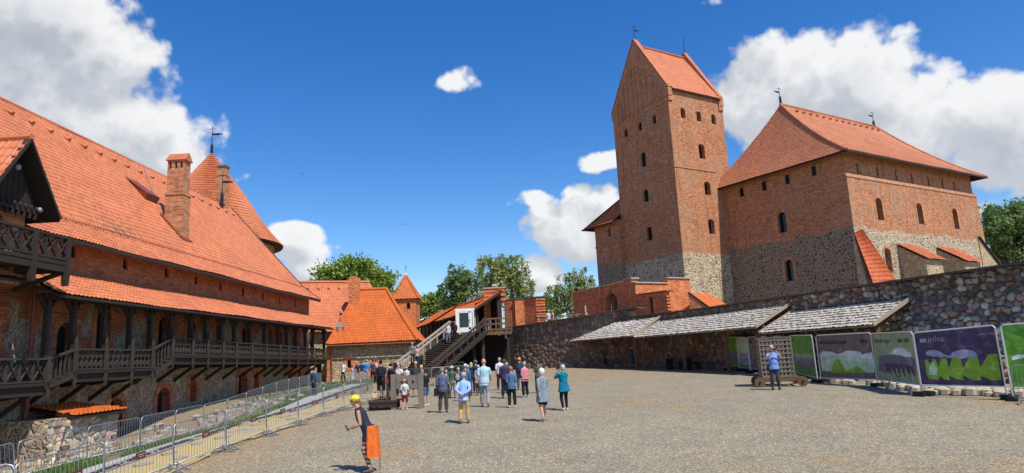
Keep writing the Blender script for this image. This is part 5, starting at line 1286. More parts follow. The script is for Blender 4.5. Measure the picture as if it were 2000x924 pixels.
pc_ = lambda y: front(y)-3.6-(.0 if y < 30 else (y-30)*.06)
mb = MB(); ny = 60
def pathbox(x0f, x1f, top, y0, y1, gap=.03, L=1.1):
    mb = MB(); y = y0
    while y < y1:
        a, b = y, min(y+L-gap, y1)
        V = [Vector((f(q), q, gz(f(q), q)+z)) for z in (-.1, top) for f, q in ((x0f, a), (x1f, a), (x1f, b), (x0f, b))]; mb.hexa(V); y += L
    return mb
tag(pathbox(lambda y: pc_(y)-.75, lambda y: pc_(y)+.65, .10, 9, 50).build('path', M['concrete']), 'grey concrete slab path', kind='structure')
strip('path_edge', lambda y: pc_(y)+.66, lambda y: pc_(y)+1.3+.2*sin(y*1.3), 9, 44, .02, plain('path_gravel', (.30, .28, .26), .95, .4, 9), '', .12, lab='loose grey stone along the path')
mb = MB(); rnd = random.Random(9)
for i in range(420):
    y = rnd.uniform(10, 46); x = pc_(y)+.72+abs(rnd.gauss(0, .16)); r = rnd.uniform(.04, .1); mb.ball((x, y, gz(x, y)+.04), (r, r*1.4, r*.7), 0, 6)
tag(mb.build('dark_edging_stones', plain('dark_edging', (.035, .032, .03), .9, .3)), 'dark broken edging stones along the path', kind='stuff')
mb = MB()
for i in range(70):
    y = rnd.uniform(11, 40); x = front(y)+rnd.uniform(-2.4, -.4); r = rnd.uniform(.08, .26); mb.ball((x, y, gz(x, y)+.02), (r, r*1.6, r*.28), 0, 7)
tag(mb.build('loose_slabs', plain('loose_stone', (.30, .26, .20), .95, .35)), 'broken flat stones lying on the sand', kind='stuff')
def grass_m():
    m, g, out = mat('grass_green'); pos = g.node('ShaderNodeNewGeometry').outputs['Position']
    c = g.mix(g.noise(pos, 2.5, 4, .6), (.045, .10, .015), (.10, .17, .03)); return out(c, .7)
M['grass'] = grass_m()
mb = MB(); rnd = random.Random(2)
for i in range(26000):
    if rnd.random() < .8: y = rnd.triangular(11, 46, 14); x = pc_(y)-.8-abs(rnd.gauss(0, .55))*(1.2 if y < 25 else .8)
    else: y = rnd.uniform(38, 59); x = -13.5+rnd.gauss(0, 1.6)
    if noise.noise(Vector((x*.8, y*.5, 0))) < -.12: continue
    h = rnd.uniform(.07, .24)*(1.2 if y < 24 else .8); a = rnd.uniform(0, 6.28); w = .014+.0006*y; z = gz(x, y)
    mb.add([(x-cos(a)*w, y-sin(a)*w, z), (x+cos(a)*w, y+sin(a)*w, z), (x+rnd.gauss(0, .07), y+rnd.gauss(0, .07), z+h)], [(0, 1, 2)])
tag(mb.build('grass', M['grass']), 'tufts of green grass between path and castle wing', 'grass', kind='stuff')
strip('turf', lambda y: pc_(y)-2.6-.2*sin(y), lambda y: pc_(y)-.7, 9, 59, .012, plain('turf_soil', (.16, .15, .07), .95, .4, 5), '', .1, lab='thin turf beside the path')
mb = MB()
for i in range(160):
    y = rnd.uniform(12, 40); x = -15.6+rnd.gauss(0, .9)+(.08*(y-20)); r = rnd.uniform(.1, .28); mb.ball((x, y, gz(x, y)+.05), (r, r*1.3, r*.6), 0, 7)
tag(mb.build('loose_stones', plain('foot_stones', (.36, .32, .26), .95, .35)), 'loose field stones along the foot of the castle wing', kind='stuff')

# ================================================================== crowd barriers
def barrier_proto(L=2.25, H=1.1):
    root = empty('crowd_barrier', (0, 0, 0), 'x', 'barrier')
    mb = MB(); r = .017; c = .12
    pts = [(0, 0, .16), (0, 0, H-c), (c*.3, 0, H-c*.3), (c, 0, H), (L-c, 0, H), (L-c*.3, 0, H-c*.3), (L, 0, H-c), (L, 0, .16), (0, 0, .16)]
    mb.tube(pts, r, 6); f = link('frame', mb.mesh('barrier_frame', M['steel'], True)); f.parent = root
    mb = MB()
    for i in range(1, 19): x = L*i/19; mb.tube([(x, 0, .16), (x, 0, H)], .006, 5)
    f = link('grille', mb.mesh('barrier_grille', M['steel'])); f.parent = root
    for x in (.12, L-.12):
        mb = MB(); mb.beam((x, -.34, .015), (x, .34, .015), .05, .02); mb.beam((x, 0, .02), (x, 0, .2), .04); mb.beam((x, -.30, .02), (x, 0, .16), .025); mb.beam((x, .30, .02), (x, 0, .16), .025)
        f = link('foot', mb.mesh('barrier_foot', M['steel'])); f.parent = root
    return root
bp0 = barrier_proto(); used_bp = [False]
def copy_tree(o, parent=None):
    c = o.copy(); COL.objects.link(c)
    if parent is not None: c.parent = parent
    for ch in list(o.children): copy_tree(ch, c)
    return c
def put_barrier(A, B, label, group):
    if used_bp[0]: o = copy_tree(bp0)
    else: o = bp0; used_bp[0] = True
    A = Vector(A); B = Vector(B); d = (B-A); L = d.length; d.normalize(); yv = Vector((0, 0, 1)).cross(d).normalized(); zv = d.cross(yv)
    o.location = A; o.rotation_euler = Matrix((d, yv, zv)).transposed().to_euler(); o['label'] = label; o['group'] = group
    return o
def G(x, y): return Vector((x, y, gz(x, y)))
sign_pts = []
def row(pts, label, group, signs=True, L=2.3):
    pts = [Vector((*p, 0)) for p in pts]; seg = 0; cur = pts[0].copy(); out_ = []
    total = sum((b-a).length for a, b in zip(pts, pts[1:])); n_ = int(total/L)
    def at(d):
        for a, b in zip(pts, pts[1:]):
            l = (b-a).length
            if d <= l: return a.lerp(b, d/l)
            d -= l
        return pts[-1]
    for i in range(n_):
        a = at(i*L); b = at(i*L+2.25); put_barrier(G(a.x, a.y), G(b.x, b.y), label, group)
        if signs: sign_pts.append((G(a.x, a.y), G(b.x, b.y), i))
row([(-8.85, 9.6), (-8.6, 13.8), (-8.0, 19.2), (-7.5, 24), (-7.05, 30), (-7.0, 34.5)], 'galvanised crowd barrier in the front row between gravel yard and sand', 'front row of crowd barriers')
row([(-14.9, 17.2), (-13.9, 20), (-13.2, 24), (-13.15, 30), (-13.35, 36), (-13.75, 44), (-14.4, 50)], 'galvanised crowd barrier in the back row below the castle wing', 'back row of crowd barriers')
row([(-7.0, 34.6), (-6.4, 38.5), (-5.2, 41.5), (-3.6, 42.5), (-1.3, 42.7)], 'galvanised crowd barrier behind the pillory in front of the stairs', 'barriers behind the pillory', signs=False)
row([(-8.6, 38.5), (-12.7, 38.2)], 'galvanised crowd barrier standing across the path', 'barriers across the path', signs=False)
put_barrier(G(14.35, 20.0), G(16.0, 18.4), 'galvanised crowd barrier at the right end of the banner fence', 'single barrier at right')
put_barrier(G(-10.6, 11.0), G(-8.9, 11.55), 'galvanised crowd barrier set crosswise at the lower left corner', 'single barrier at left')
sg0 = None
for A, B, i in sign_pts:
    d = (B-A).normalized(); yv = Vector((0, 0, 1)).cross(d).normalized(); p = A.lerp(B, .55+.1*sin(i*2.1))-yv*.03
    if sg0 is None:
        mb = MB(); mb.box((0, 0, 0), (.30, .012, .14)); sg0 = link('barrier_sign', mb.mesh('barrier_sign', M['sign_brown'])); o = sg0; tag(o, None, 'sign')
        mb = MB(); mb.box((0, -.009, .02), (.2, .002, .018)); mb.box((0, -.009, -.025), (.15, .002, .014)); pl_ = link('pale_lines', mb.mesh('sign_lines', M['cap'])); pl_.parent = o
    else: o = copy_tree(sg0)
    o.location = p+Vector((0, 0, .62)); o.rotation_euler = Matrix((d, yv, d.cross(yv))).transposed().to_euler()
    o['label'] = 'small dark brown maker plate hanging on a crowd barrier'; o['group'] = 'plates on the crowd barriers'

# ================================================================== banner fence
def fabric(name, col, rough=.6):
    m, g, out = mat(name); pos = g.node('ShaderNodeNewGeometry').outputs['Position']
    n = g.noise(g.vm('MULTIPLY', pos, (1, 1, 1.3)), 2.6, 7, .72); k = g.m('MULTIPLY_ADD', n, 1.2, .35)
    c2 = g.mix(g.ss(g.noise(pos, 3.1, 6, .7), .48, .72), col, tuple(min(1, q*1.5+.06) for q in col))
    c = g.node('ShaderNodeVectorMath', {0: c2}, operation='SCALE'); g.l.new(k, c.inputs['Scale'])
    return out(c.outputs[0], rough, n, .05, .6, spec=.4)
BC = dict(purple=(.075, .045, .10), lime=(.24, .42, .03), green=(.10, .30, .02), dgreen=(.05, .16, .02), brown=(.19, .135, .125), pale=(.30, .40, .20), white=(.72, .76, .76), mint=(.45, .66, .42), slate=(.14, .15, .18), lilac=(.33, .32, .45), black=(.02, .02, .02), ptext=(.6, .55, .62))
BM = {k: fabric('banner_'+k, v) for k, v in BC.items()}
def text_mesh(body, size, spacing=1.0):
    cu = bpy.data.curves.new('t', 'FONT'); cu.body = body; cu.size = size; cu.space_character = spacing; cu.extrude = .001
    o = bpy.data.objects.new('t', cu); COL.objects.link(o); dg = bpy.context.evaluated_depsgraph_get(); me = bpy.data.meshes.new_from_object(o.evaluated_get(dg))
    bpy.data.objects.remove(o); bpy.data.curves.remove(cu); return me
def banner(A, B, z0, z1, base, art, label, texts=(), lean=.06):
    A = Vector(A); B = Vector(B); d = Vector((B.x-A.x, B.y-A.y, 0)); L = d.length; d.normalize(); nrm = Vector((d.y, -d.x, 0)); 
    if nrm.dot(Vector((A.x+B.x, A.y+B.y, 0))) > 0: nrm = -nrm
    za = lambda t: z0[0]+(z0[1]-z0[0])*t
    zb = lambda t: z1[0]+(z1[1]-z1[0])*t
    def P(u, v, o=0):
        bow = .05*sin(pi*u)*sin(pi*v)+.016*sin(13*u+6*v)*sin(5*v+2*u)+.01*sin(23*u-9*v)
        return Vector((A.x, A.y, 0))+d*(u*L)+nrm*(o+bow)+Vector((0, 0, za(u)+(zb(u)-za(u))*v))
    gA, gB = gz(A.x, A.y), gz(B.x, B.y)
    root = empty('banner_fence_panel', Vector((A.x+B.x, A.y+B.y, gA+gB))/2, label, 'banner', 'printed banners of the site fence')
    mb = MB(); n_ = 30; V = [P(i/n_, j/n_) for j in range(n_+1) for i in range(n_+1)]; w = n_+1
    mb.add(V, [(j*w+i, j*w+i+1, (j+1)*w+i+1, (j+1)*w+i) for j in range(n_) for i in range(n_)])
    V = [P(i/n_, j/n_, -.006) for j in range(n_+1) for i in range(n_+1)]; mb.add(V, [(j*w+i+1, j*w+i, (j+1)*w+i, (j+1)*w+i+1) for j in range(n_) for i in range(n_)])
    sheet = mb.build('banner_sheet', BM[base], root, smooth=True)
    rr = random.Random(int(A.x*100)+3)
    for k, (colr, pts) in enumerate(art):
        if colr in ('white', 'mint', 'lilac', 'slate', 'pale', 'green'):
            q = []
            for i in range(len(pts)):
                a_, b_ = Vector(pts[i]), Vector(pts[(i+1) % len(pts)]); m_ = max(1, int((b_-a_).length/.045))
                for t_ in range(m_): c_ = a_.lerp(b_, t_/m_); q.append((min(.985, max(.015, c_.x+rr.uniform(-.006, .006))), min(.97, max(.02, c_.y+rr.uniform(-.018, .018)))))
            pts = q
        # subdivide print polygon finely so that it follows the cloth
        bm = bmesh.new(); f = bm.faces.new([bm.verts.new((a, b, 0)) for a, b in pts]); bmesh.ops.triangulate(bm, faces=[f])
        for i in range(1, 30):
            for co, no in (((i/30, 0, 0), (1, 0, 0)), ((0, i/30, 0), (0, 1, 0))):
                bmesh.ops.bisect_plane(bm, geom=bm.verts[:]+bm.edges[:]+bm.faces[:], plane_co=co, plane_no=no)
        bm.verts.index_update(); mb = MB(); mb.add([P(v.co.x, v.co.y, .004+.003*k) for v in bm.verts], [tuple(v.index for v in f.verts) for f in bm.faces]); bm.free()
        mb.build('printed_shape', BM[colr], sheet)
    for body, u, v, size, colr in texts:
        me = text_mesh(body, size/ L); 
        for vt in me.vertices: x, y = vt.co.x, vt.co.y; q = P(u+x, v+y*L/(zb(0)-za(0)), .018); vt.co = q
        me.materials.clear(); me.materials.append(BM[colr]); link('lettering', me, sheet)
    mb = MB(); r = .028
    top = [P(0, -.0), P(0, .96), P(.03, 1.0), P(.97, 1.0), P(1, .96), P(1, 0), P(0, 0)]
    mb.tube([p+nrm*.03 for p in top], r, 6)
    mb.tube([Vector((A.x, A.y, gA+.05))+nrm*.03, P(0, 0)+nrm*.03], .026, 6); mb.tube([Vector((B.x, B.y, gB+.05))+nrm*.03, P(1, 0)+nrm*.03], .026, 6)
    mb.build('panel_frame', M['steel_bright'], root)
    for q, g_ in ((A, gA), (B, gB)):
        mb = MB(); mb.box(Vector((q.x, q.y, g_+.07))-nrm*.03, (.62, .24, .14), R=Matrix.Rotation(atan2(nrm.y, nrm.x), 3, 'Z')); mb.build('foot_block', M['iron'], root)
    return root
Zig = [(.09, .20), (.09, .47), (.125, .47), (.17, .36), (.19, .48), (.235, .48), (.26, .32), (.30, .49), (.37, .49), (.385, .31), (.45, .5), (.54, .5), (.56, .31), (.64, .48), (.745, .50), (.76, .31), (.87, .53), (1-.03, .53), (.97, .10), (.86, .09), (.74, .17), (.74, .09), (.64, .10), (.53, .19), (.54, .09), (.46, .11), (.36, .18), (.37, .09), (.30, .11), (.25, .17), (.22, .09), (.15, .12), (.12, .10)]
bpts = [(13.1, 42.6), (13.35, 41.1), (13.25, 38.8), (13.7, 33.9), (13.28, 30.0), (13.95, 26.6), (13.4, 22.85), (14.9, 21.05), (16.6, 19.1)]
def logo(u, v): return [('ptext', [(u+i*.022, v), (u+.014+i*.022, v), (u+.016+i*.022, v+.05), (u+.008+i*.022, v+.085), (u+.001+i*.022, v+.05)]) for i in range(4)]
def dark(a): return [('black', p) for _, p in a]
banner(bpts[0], bpts[1], (-1.3, -1.3), (.45, .48), 'green', [('slate', [(.1, .15), (.1, .5), (.3, .42), (.5, .52), (.9, .46), (.9, .14)])], 'dark green banner in the deep shade of the middle shelter')
banner(bpts[1], (13.3, 39.1), (-1.35, -1.4), (.46, .40), 'mint', [('lilac', [(.1, .1), (.1, .5), (.5, .46), (.95, .5), (.95, .12)]), ('green', [(0, .0), (0, .14), (.5, .1), (1, .12), (1, 0)])], 'narrow green and lilac banner just left of the brown banner')
banner(bpts[2], (13.6, 34.7), (-1.4, -1.45), (.40, .32), 'brown', [('slate', [(.25, .22), (.25, .5), (.38, .6), (.5, .5), (.5, .2)])]+dark(logo(.05, .82)), 'brown banner half hidden behind the wooden cage cart')
banner(bpts[3], (13.27, 30.35), (-1.5, -1.62), (.30, .24), 'green', [('slate', [(.06, .2), (.06, .46), (.9, .42), (.95, .2), (.5, .16)]), ('pale', [(.05, .46), (.1, .52), (.9, .56), (.95, .42), (.5, .44)])]+[('mint', [(.2+i*.12, .46), (.23+i*.12, .46), (.22+i*.12, .3)]) for i in range(6)]+dark(logo(.06, .84)), 'bright green banner with grey band directly right of the cage cart')
banner(bpts[4], bpts[5], (-1.62, -1.6), (.22, .20), 'brown', [('white', [(.03, .18), (.03, .56), (.1, .62), (.25, .6), (.4, .55), (.55, .64), (.72, .62), (.82, .53), (.96, .58), (.97, .16)]), ('mint', [(.04, .16), (.06, .5), (.3, .54), (.6, .5), (.95, .44), (.96, .14)]), ('lime', [(.2, .12), (.28, .36), (.36, .46), (.44, .34), (.5, .16), (.62, .26), (.72, .27), (.82, .14)])]+dark(logo(.03, .79)), 'brown banner with white and green hills, two black inscriptions',
       [('Dinamiška įranga', .12, .79, .23, 'black'), ('Infes', .80, .79, .24, 'black')])
banner(bpts[5], bpts[6], (-1.6, -1.62), (.16, .13), 'pale', [('slate', [(.08, .2), (.08, .5), (.5, .56), (.94, .5), (.94, .16), (.5, .1)]), ('purple', [(.25, .2), (.22, .36), (.6, .38), (.9, .34), (.9, .2)]), ('white', [(.45, .56), (.55, .66), (.75, .68), (.9, .6), (.9, .52)])]+[('pale', [(.42+i*.1, .14), (.5+i*.1, .12), (.44+i*.1, .3)]) for i in range(5)]+dark(logo(.66, .80)), 'pale olive banner with dark blue shapes between brown and purple banners',
       [('Dinamiška įranga', .06, .80, .22, 'black'), ('Infes', .78, .80, .23, 'black')])
banner(bpts[6], bpts[7], (-1.63, -1.66), (.10, .20), 'purple', [('lilac', [(.12, .55), (.12, .62), (.25, .64), (.35, .58), (.42, .54), (.5, .62), (.62, .64), (.72, .58), (.75, .5), (.6, .46), (.4, .5)]), ('lime', Zig)]+[('mint', [(.12, .2), (.14, .36), (.18, .42), (.24, .3), (.22, .2)])]+logo(.07, .80), 'large purple banner with lime green jagged band and white lettering',
       [('infes', .17, .80, .27, 'ptext'), ('www.infes.lt', .79, .85, .11, 'ptext')])
banner((14.75, 20.6), (16.7, 18.9), (-1.68, -1.7), (.19, .26), 'green', [('white', [(.05, .44), (.05, .5), (.5, .56), (1, .5), (1, .4), (.4, .46)]), ('slate', [(.2, .1), (.18, .42), (.6, .46), (.95, .4), (.95, .1)])], 'grass green banner cut by the right picture edge')
# stones lying under the banner frames
mb = MB(); rnd = random.Random(8)
for i in range(130):
    t = rnd.random(); k = rnd.choice([5, 5, 6, 6, 7, 7, 4]); a = Vector((*bpts[k], 0)); b = Vector((*bpts[min(k+1, 8)], 0)); p = a.lerp(b, t)+Vector((rnd.uniform(.1, .9), rnd.uniform(.2, .9), 0)); r = rnd.uniform(.1, .26)
    mb.ball((p.x, p.y, gz(p.x, p.y)+r*.5), (r*1.2, r, r*.8), 0, 7)
tag(mb.build('heaped_stones', plain('heap_stone', (.40, .35, .28), .95, .4, 4)), 'field stones heaped behind the banner fence', kind='stuff')

# ================================================================== cage cart
g_ = gz(12.1, 29.4); cc = Vector((11.15, 29.6, g_)); cg = empty('cage_cart', cc, 'wooden lattice prison cage on a low cart with four solid wheels', 'cage cart')
R_ = Matrix.Rotation(radians(-14), 3, 'Z'); Rp = lambda x, y, z: cc+R_ @ Vector((x, y, z))
mb = MB()
for y in (-.62, .62): mb.beam(Rp(-.85, y, .26), Rp(1.0, y, .26), .12, .12)
for x in (-.62, .72): mb.beam(Rp(x, -.8, .2), Rp(x, .8, .2), .1, .1)
mb.beam(Rp(-.75, -.62, .33), Rp(.8, -.62, .33), .1, .08); mb.build('cart_frame', M['wood_brown'], cg)
for x in (-.78, .92):
    for y in (-.84, .84):
        mb = MB(); mb.tube([Rp(x, y-.05, .2), Rp(x, y+.05, .2)], .21, 16); w_ = mb.build('wheel', M['wood_brown'], cg); mb = MB(); mb.tube([Rp(x, y-.09, .2), Rp(x, y+.09, .2)], .05, 8); mb.build('hub', M['iron'], w_)
for nm, a, b in (('lattice_panel', (-.62, -.6), (.66, -.6)), ('lattice_panel', (.66, -.6), (.66, .6)), ('lattice_panel', (-.62, .6), (.66, .6)), ('lattice_panel', (-.62, -.6), (-.62, .6))):
    mb = MB(); A = Vector((*a, 0)); B = Vector((*b, 0)); L = (B-A).length; k = 8; up = R_ @ (B-A).cross(Vector((0, 0, 1)))
    for i in range(k+1): p = A.lerp(B, i/k); mb.beam(Rp(p.x, p.y, .36), Rp(p.x, p.y, 2.0), .075, .03, up=up)
    for j in range(9): z = .42+j*.19; mb.beam(Rp(A.x, A.y-.02 if a[1] == b[1] else A.y, z), Rp(B.x, B.y-.02 if a[1] == b[1] else B.y, z), .03, .06)
    mb.build(nm, M['wood_pil'], cg)
mb = MB()
for i in range(7): x = -.62+i*.213; mb.beam(Rp(x, -.62, 2.02), Rp(x, .62, 2.02), .07, .04)
for i in range(5): y = -.6+i*.3; mb.beam(Rp(-.64, y, 2.05), Rp(.68, y, 2.05), .06, .04)
mb.build('lattice_roof', M['wood_pil'], cg)

# ================================================================== pillory
pg_ = gnd(795, 800); pz = pg_.z; py = pg_.y+.35; PX = lambda x: atY(x, 760, py).x
pil = empty('pillory', Vector((PX(795), py, pz)), 'weathered timber pillory with plank boards between two stout posts', 'pillory')
for x in (769, 822):
    mb = MB(); mb.box((PX(x), py, pz+.66), (.2, .2, 1.42)); mb.build('post', M['wood_pil'], pil)
for z0_, z1_ in ((.80, 1.03), (1.045, 1.3)):
    x0, x1 = PX(772)+.06, PX(820)-.06; cxs = [x0+(x1-x0)*t for t in (.25, .5, .75)]; rr = [.06, .1, .06]
    up_ = z0_ > 1; zj = 1.0375; pts = []
    pts = [(x0, z1_ if up_ else z0_)]; edge = []
    for cx, r in zip(cxs, rr):
        for k in range(7): a = pi*k/6; edge.append((cx-r*cos(a), (z0_+r*sin(a)) if up_ else (z1_-r*sin(a))))
    poly = [(x0, z0_)]+edge+[(x1, z0_), (x1, z1_), (x0, z1_)] if up_ else [(x0, z1_)]+edge+[(x1, z1_), (x1, z0_), (x0, z0_)]
    Q = Fr((0, py), 90, 1); mb = MB(); wall(mb, Q, poly, n=.07); wall(mb, Q, poly, n=-.02)
    k = len(poly); mb.add([Q.p(a, .07, b+pz*0) for a, b in poly]+[Q.p(a, -.02, b) for a, b in poly], [(i, (i+1) % k, k+(i+1) % k, k+i) for i in range(k)])
    for i in range(len(mb.v)): v = mb.v[i]; mb.v[i] = (v[0], v[1], v[2]+pz)
    mb.build('neck_board', M['wood_pil'], pil)
pf = empty('timber_platform', Vector((PX(750), py+.3, pz)), 'low dark timber platform with iron bars left of the pillory', 'platform')
mb = MB(); mb.box((PX(748), py+.5, pz+.33), (1.15, 1.3, .08)); mb.build('platform_deck', M['wood_grey'], pf)
for x in (724, 768):
    for yy in (0, 1.1): mb = MB(); mb.box((PX(x), py+yy, pz+.15), (.12, .14, .3)); mb.build('leg', M['wood_dark'], pf)
mb = MB(); mb.box((PX(748), py-.1, pz+.22), (1.1, .06, .18)); mb.build('front_board', M['wood_dark'], pf)
mb = MB(); x0, x1 = PX(730), PX(764)
for i in range(9): x = x0+(x1-x0)*i/8; mb.tube([(x, py+.85, pz+.35), (x, py+.85, pz+1.35)], .014, 5)
for z in (.45, 1.3): mb.tube([(x0, py+.85, pz+z), (x1, py+.85, pz+z)], .018, 5)
mb.build('iron_bars', M['iron'], pf)
dn = gnd(1803, 868); dr_ = empty('drain_grate', dn, 'small dark drain grate set flush in the gravel at right', 'drain grate'); 
mb = MB()
for i in range(7): mb.box((dn.x-.27+i*.09, dn.y, dn.z-.002), (.05, .16, .02))
mb.box((dn.x, dn.y-.10, dn.z-.002), (.66, .03, .022)); mb.box((dn.x, dn.y+.10, dn.z-.002), (.66, .03, .022)); mb.build('grate', M['zinc'], dr_)

# ================================================================== trees
def leaf_m(name, a, b):
    m, g, out = mat(name); pos = g.node('ShaderNodeNewGeometry').outputs['Position']; g.n.remove(g.n[0]) if False else None
    at_ = g.node('ShaderNodeAttribute', attribute_name='tone')
    c = g.mix(at_.outputs['Fac'], a, b)
    d = g.node('ShaderNodeBsdfPrincipled', {'Base Color': c, 'Roughness': .55, 'Specular IOR Level': .3})
    t = g.node('ShaderNodeBsdfTranslucent', {'Color': g.mix(.5, c, (.16, .24, .03))})
    mx = g.node('ShaderNodeMixShader', {0: .38, 1: d.outputs[0], 2: t.outputs[0]}); g.node('ShaderNodeOutputMaterial', {'Surface': mx.outputs[0]}); return m
M['leaf_birch'] = leaf_m('birch_leaves', (.16, .24, .06), (.46, .50, .20)); M['leaf_dark'] = leaf_m('dark_leaves', (.09, .18, .025), (.34, .44, .08)); M['leaf_blue'] = leaf_m('poplar_leaves', (.08, .16, .045), (.28, .38, .13))
M['bark'] = plain('bark', (.09, .07, .055), .95, .3, 6); M['bark_white'] = plain('birch_bark', (.4, .38, .34), .9, .4, 6)
def tree(label, blobs, Y, leaf, bark, seed, nclump=150, per=60, ls=.17, droop=0, cr=.9, trunks=((0, 0),), depth=.8, sparse=0):
    """blobs in photo pixels (x, y, rx, ry) at distance Y turned into real crown masses"""
    rnd = random.Random(seed); C_ = []
    for x, y, rx, ry in blobs:
        p = atY(x, y, Y+rnd.uniform(-1, 1)); C_.append((p, rx*Y/FPX, ry*Y/FPX))
    gx = sum(c[0].x for c in C_)/len(C_); root = Vector((gx, Y, -1.6)); o = empty('tree', root, label, 'tree')
    tot = sum(c[1]*c[2] for c in C_); mb = MB(); tone = []; cl = []
    for p, rx, ry in C_:
        for _ in range(int(nclump*rx*ry/tot)+1):
            while True:
                v = Vector((rnd.uniform(-1, 1), rnd.uniform(-1, 1), rnd.uniform(-1, 1)))
                if v.length < 1.12 and v.length > .3: break
            cl.append(Vector((p.x+v.x*rx, p.y+v.y*min(rx, ry)*depth*1.2, p.z+v.z*ry)))
    for c in cl:
        r = cr*rnd.uniform(.35, 1.1); tb_ = rnd.uniform(0, 1)
        for _ in range(int(per*rnd.uniform(.5, 1.3))):
            v = Vector((rnd.gauss(0, .5), rnd.gauss(0, .5), rnd.gauss(0, .42)))*r
            if droop: v.z = -abs(v.z)*droop*2.3+v.z*.4; v.x *= .55; v.y *= .55
            q = c+v; a = Vector((rnd.gauss(0, 1), rnd.gauss(0, 1), rnd.gauss(0, 1))).normalized(); b = a.cross(Vector((rnd.gauss(0, 1), rnd.gauss(0, 1), rnd.gauss(0, 1)))).normalized(); s = ls*rnd.uniform(.6, 1.4)
            mb.add([q+a*s, q+b*s*.6, q-a*s, q-b*s*.6], [(0, 1, 2, 3)]); tone += [max(0, min(1, tb_*.7+rnd.uniform(0, .4)))]*4
    me = mb.mesh('crown', M[leaf]); at = me.attributes.new('tone', 'FLOAT', 'POINT'); at.data.foreach_set('value', tone); link('crown', me, o)
    zmax = max(c[0].z+c[2]*.6 for c in C_)
    for k, (dx, dy) in enumerate(trunks):
        tb2 = root+Vector((dx, dy, 0)); mb = MB(); top = Vector((tb2.x+rnd.uniform(-1, 1), tb2.y, zmax*.92)); pts = [tb2.lerp(top, t)+Vector((sin(t*5+k)*.25, 0, 0)) for t in (0, .25, .5, .75, 1)]
        H = zmax; mb.tube(pts, [H*.022, H*.018, H*.013, H*.008, .03], 8)
        for c in rnd.sample(cl, min(len(cl), 26)):
            t = min(.85, max(.2, (c.z-tb2.z)/(top.z-tb2.z)*.75)); s = tb2.lerp(top, t); m_ = s.lerp(c, .5)+Vector((0, 0, .3)); mb.tube([s, m_, c], [H*.007, H*.004, .015], 5)
        mb.build('trunk', M[bark], o)
    return o
tree('broad green deciduous tree rising behind the orange hall roof', [(650, 545, 32, 26), (690, 530, 40, 26), (730, 548, 34, 30), (705, 560, 60, 30), (665, 570, 45, 22)], 92, 'leaf_dark', 'bark', 31, 260, 75, .22, cr=1.2)
tree('slender bluish green tree left of the birches behind the stairs', [(895, 545, 26, 26), (885, 575, 30, 25), (903, 560, 24, 30), (880, 600, 26, 16)], 105, 'leaf_blue', 'bark', 32, 130, 60, .2, cr=1.0)
tree('low bright green tree top just right of the square turret', [(838, 596, 20, 18), (852, 588, 16, 14), (832, 606, 18, 12)], 110, 'leaf_dark', 'bark', 33, 70, 60, .2)
tree('tall drooping birch behind the stepped gate pier', [(955, 525, 34, 30), (985, 515, 30, 25), (1010, 520, 22, 28), (950, 560, 34, 30), (990, 560, 40, 35), (1020, 570, 22, 45)], 96, 'leaf_birch', 'bark_white', 34, 300, 60, .16, droop=1.2, cr=1.1, trunks=((-1.5, 0), (1.5, 1)))
tree('smaller loose birch between the ramparts and the tower', [(1105, 560, 38, 32), (1130, 545, 28, 26), (1085, 585, 28, 30), (1125, 580, 34, 34), (1145, 560, 18, 20)], 98, 'leaf_birch', 'bark_white', 35, 190, 48, .16, droop=1.0, cr=1.0)
tree('large dark green tree at the right picture edge behind the palace', [(1960, 440, 40, 40), (1990, 425, 40, 34), (1945, 480, 30, 36), (1985, 485, 40, 36), (2040, 450, 60, 70), (1940, 425, 18, 20)], 88, 'leaf_blue', 'bark', 36, 300, 80, .2, cr=1.15, trunks=((-2, 0), (0, .6), (1.4, 0)))
tree('distant low tree belt piece behind the rampart', [(1068, 598, 14, 16), (1082, 606, 16, 14), (1050, 600, 14, 14)], 120, 'leaf_dark', 'bark', 37, 60, 60, .22)
# ================================================================== birds
bird0 = None
for x, y, lab in ((590, 340, 'lowest left'), (619, 266, 'upper left'), (791, 438, 'lower middle'), (1110, 283, 'right hand')):
    p = atY(x, y, 70)
    if bird0 is None:
        mb = MB(); mb.ball((0, 0, 0), (.05, .13, .045), 0, 6); mb.add([(-.02, .05, .02), (-.24, -.02, .1), (-.42, -.12, .03), (-.02, -.06, .02)], [(0, 1, 2, 3)]); mb.add([(.02, .05, .02), (.24, -.02, .1), (.42, -.12, .03), (.02, -.06, .02)], [(0, 3, 2, 1)]); mb.add([(-.03, -.1, 0), (.03, -.1, 0), (.06, -.22, 0), (-.06, -.22, 0)], [(0, 1, 2, 3)])
        bird0 = link('bird', mb.mesh('bird', M['iron'])); o = bird0
    else: o = bird0.copy(); COL.objects.link(o)
    o.location = p; o.scale = (.6, .6, .6); o.rotation_euler = (.2, .35, x*.01); tag(o, 'tiny dark swallow in flight, the %s bird in the blue sky' % lab, 'bird', 'swallows in the sky')
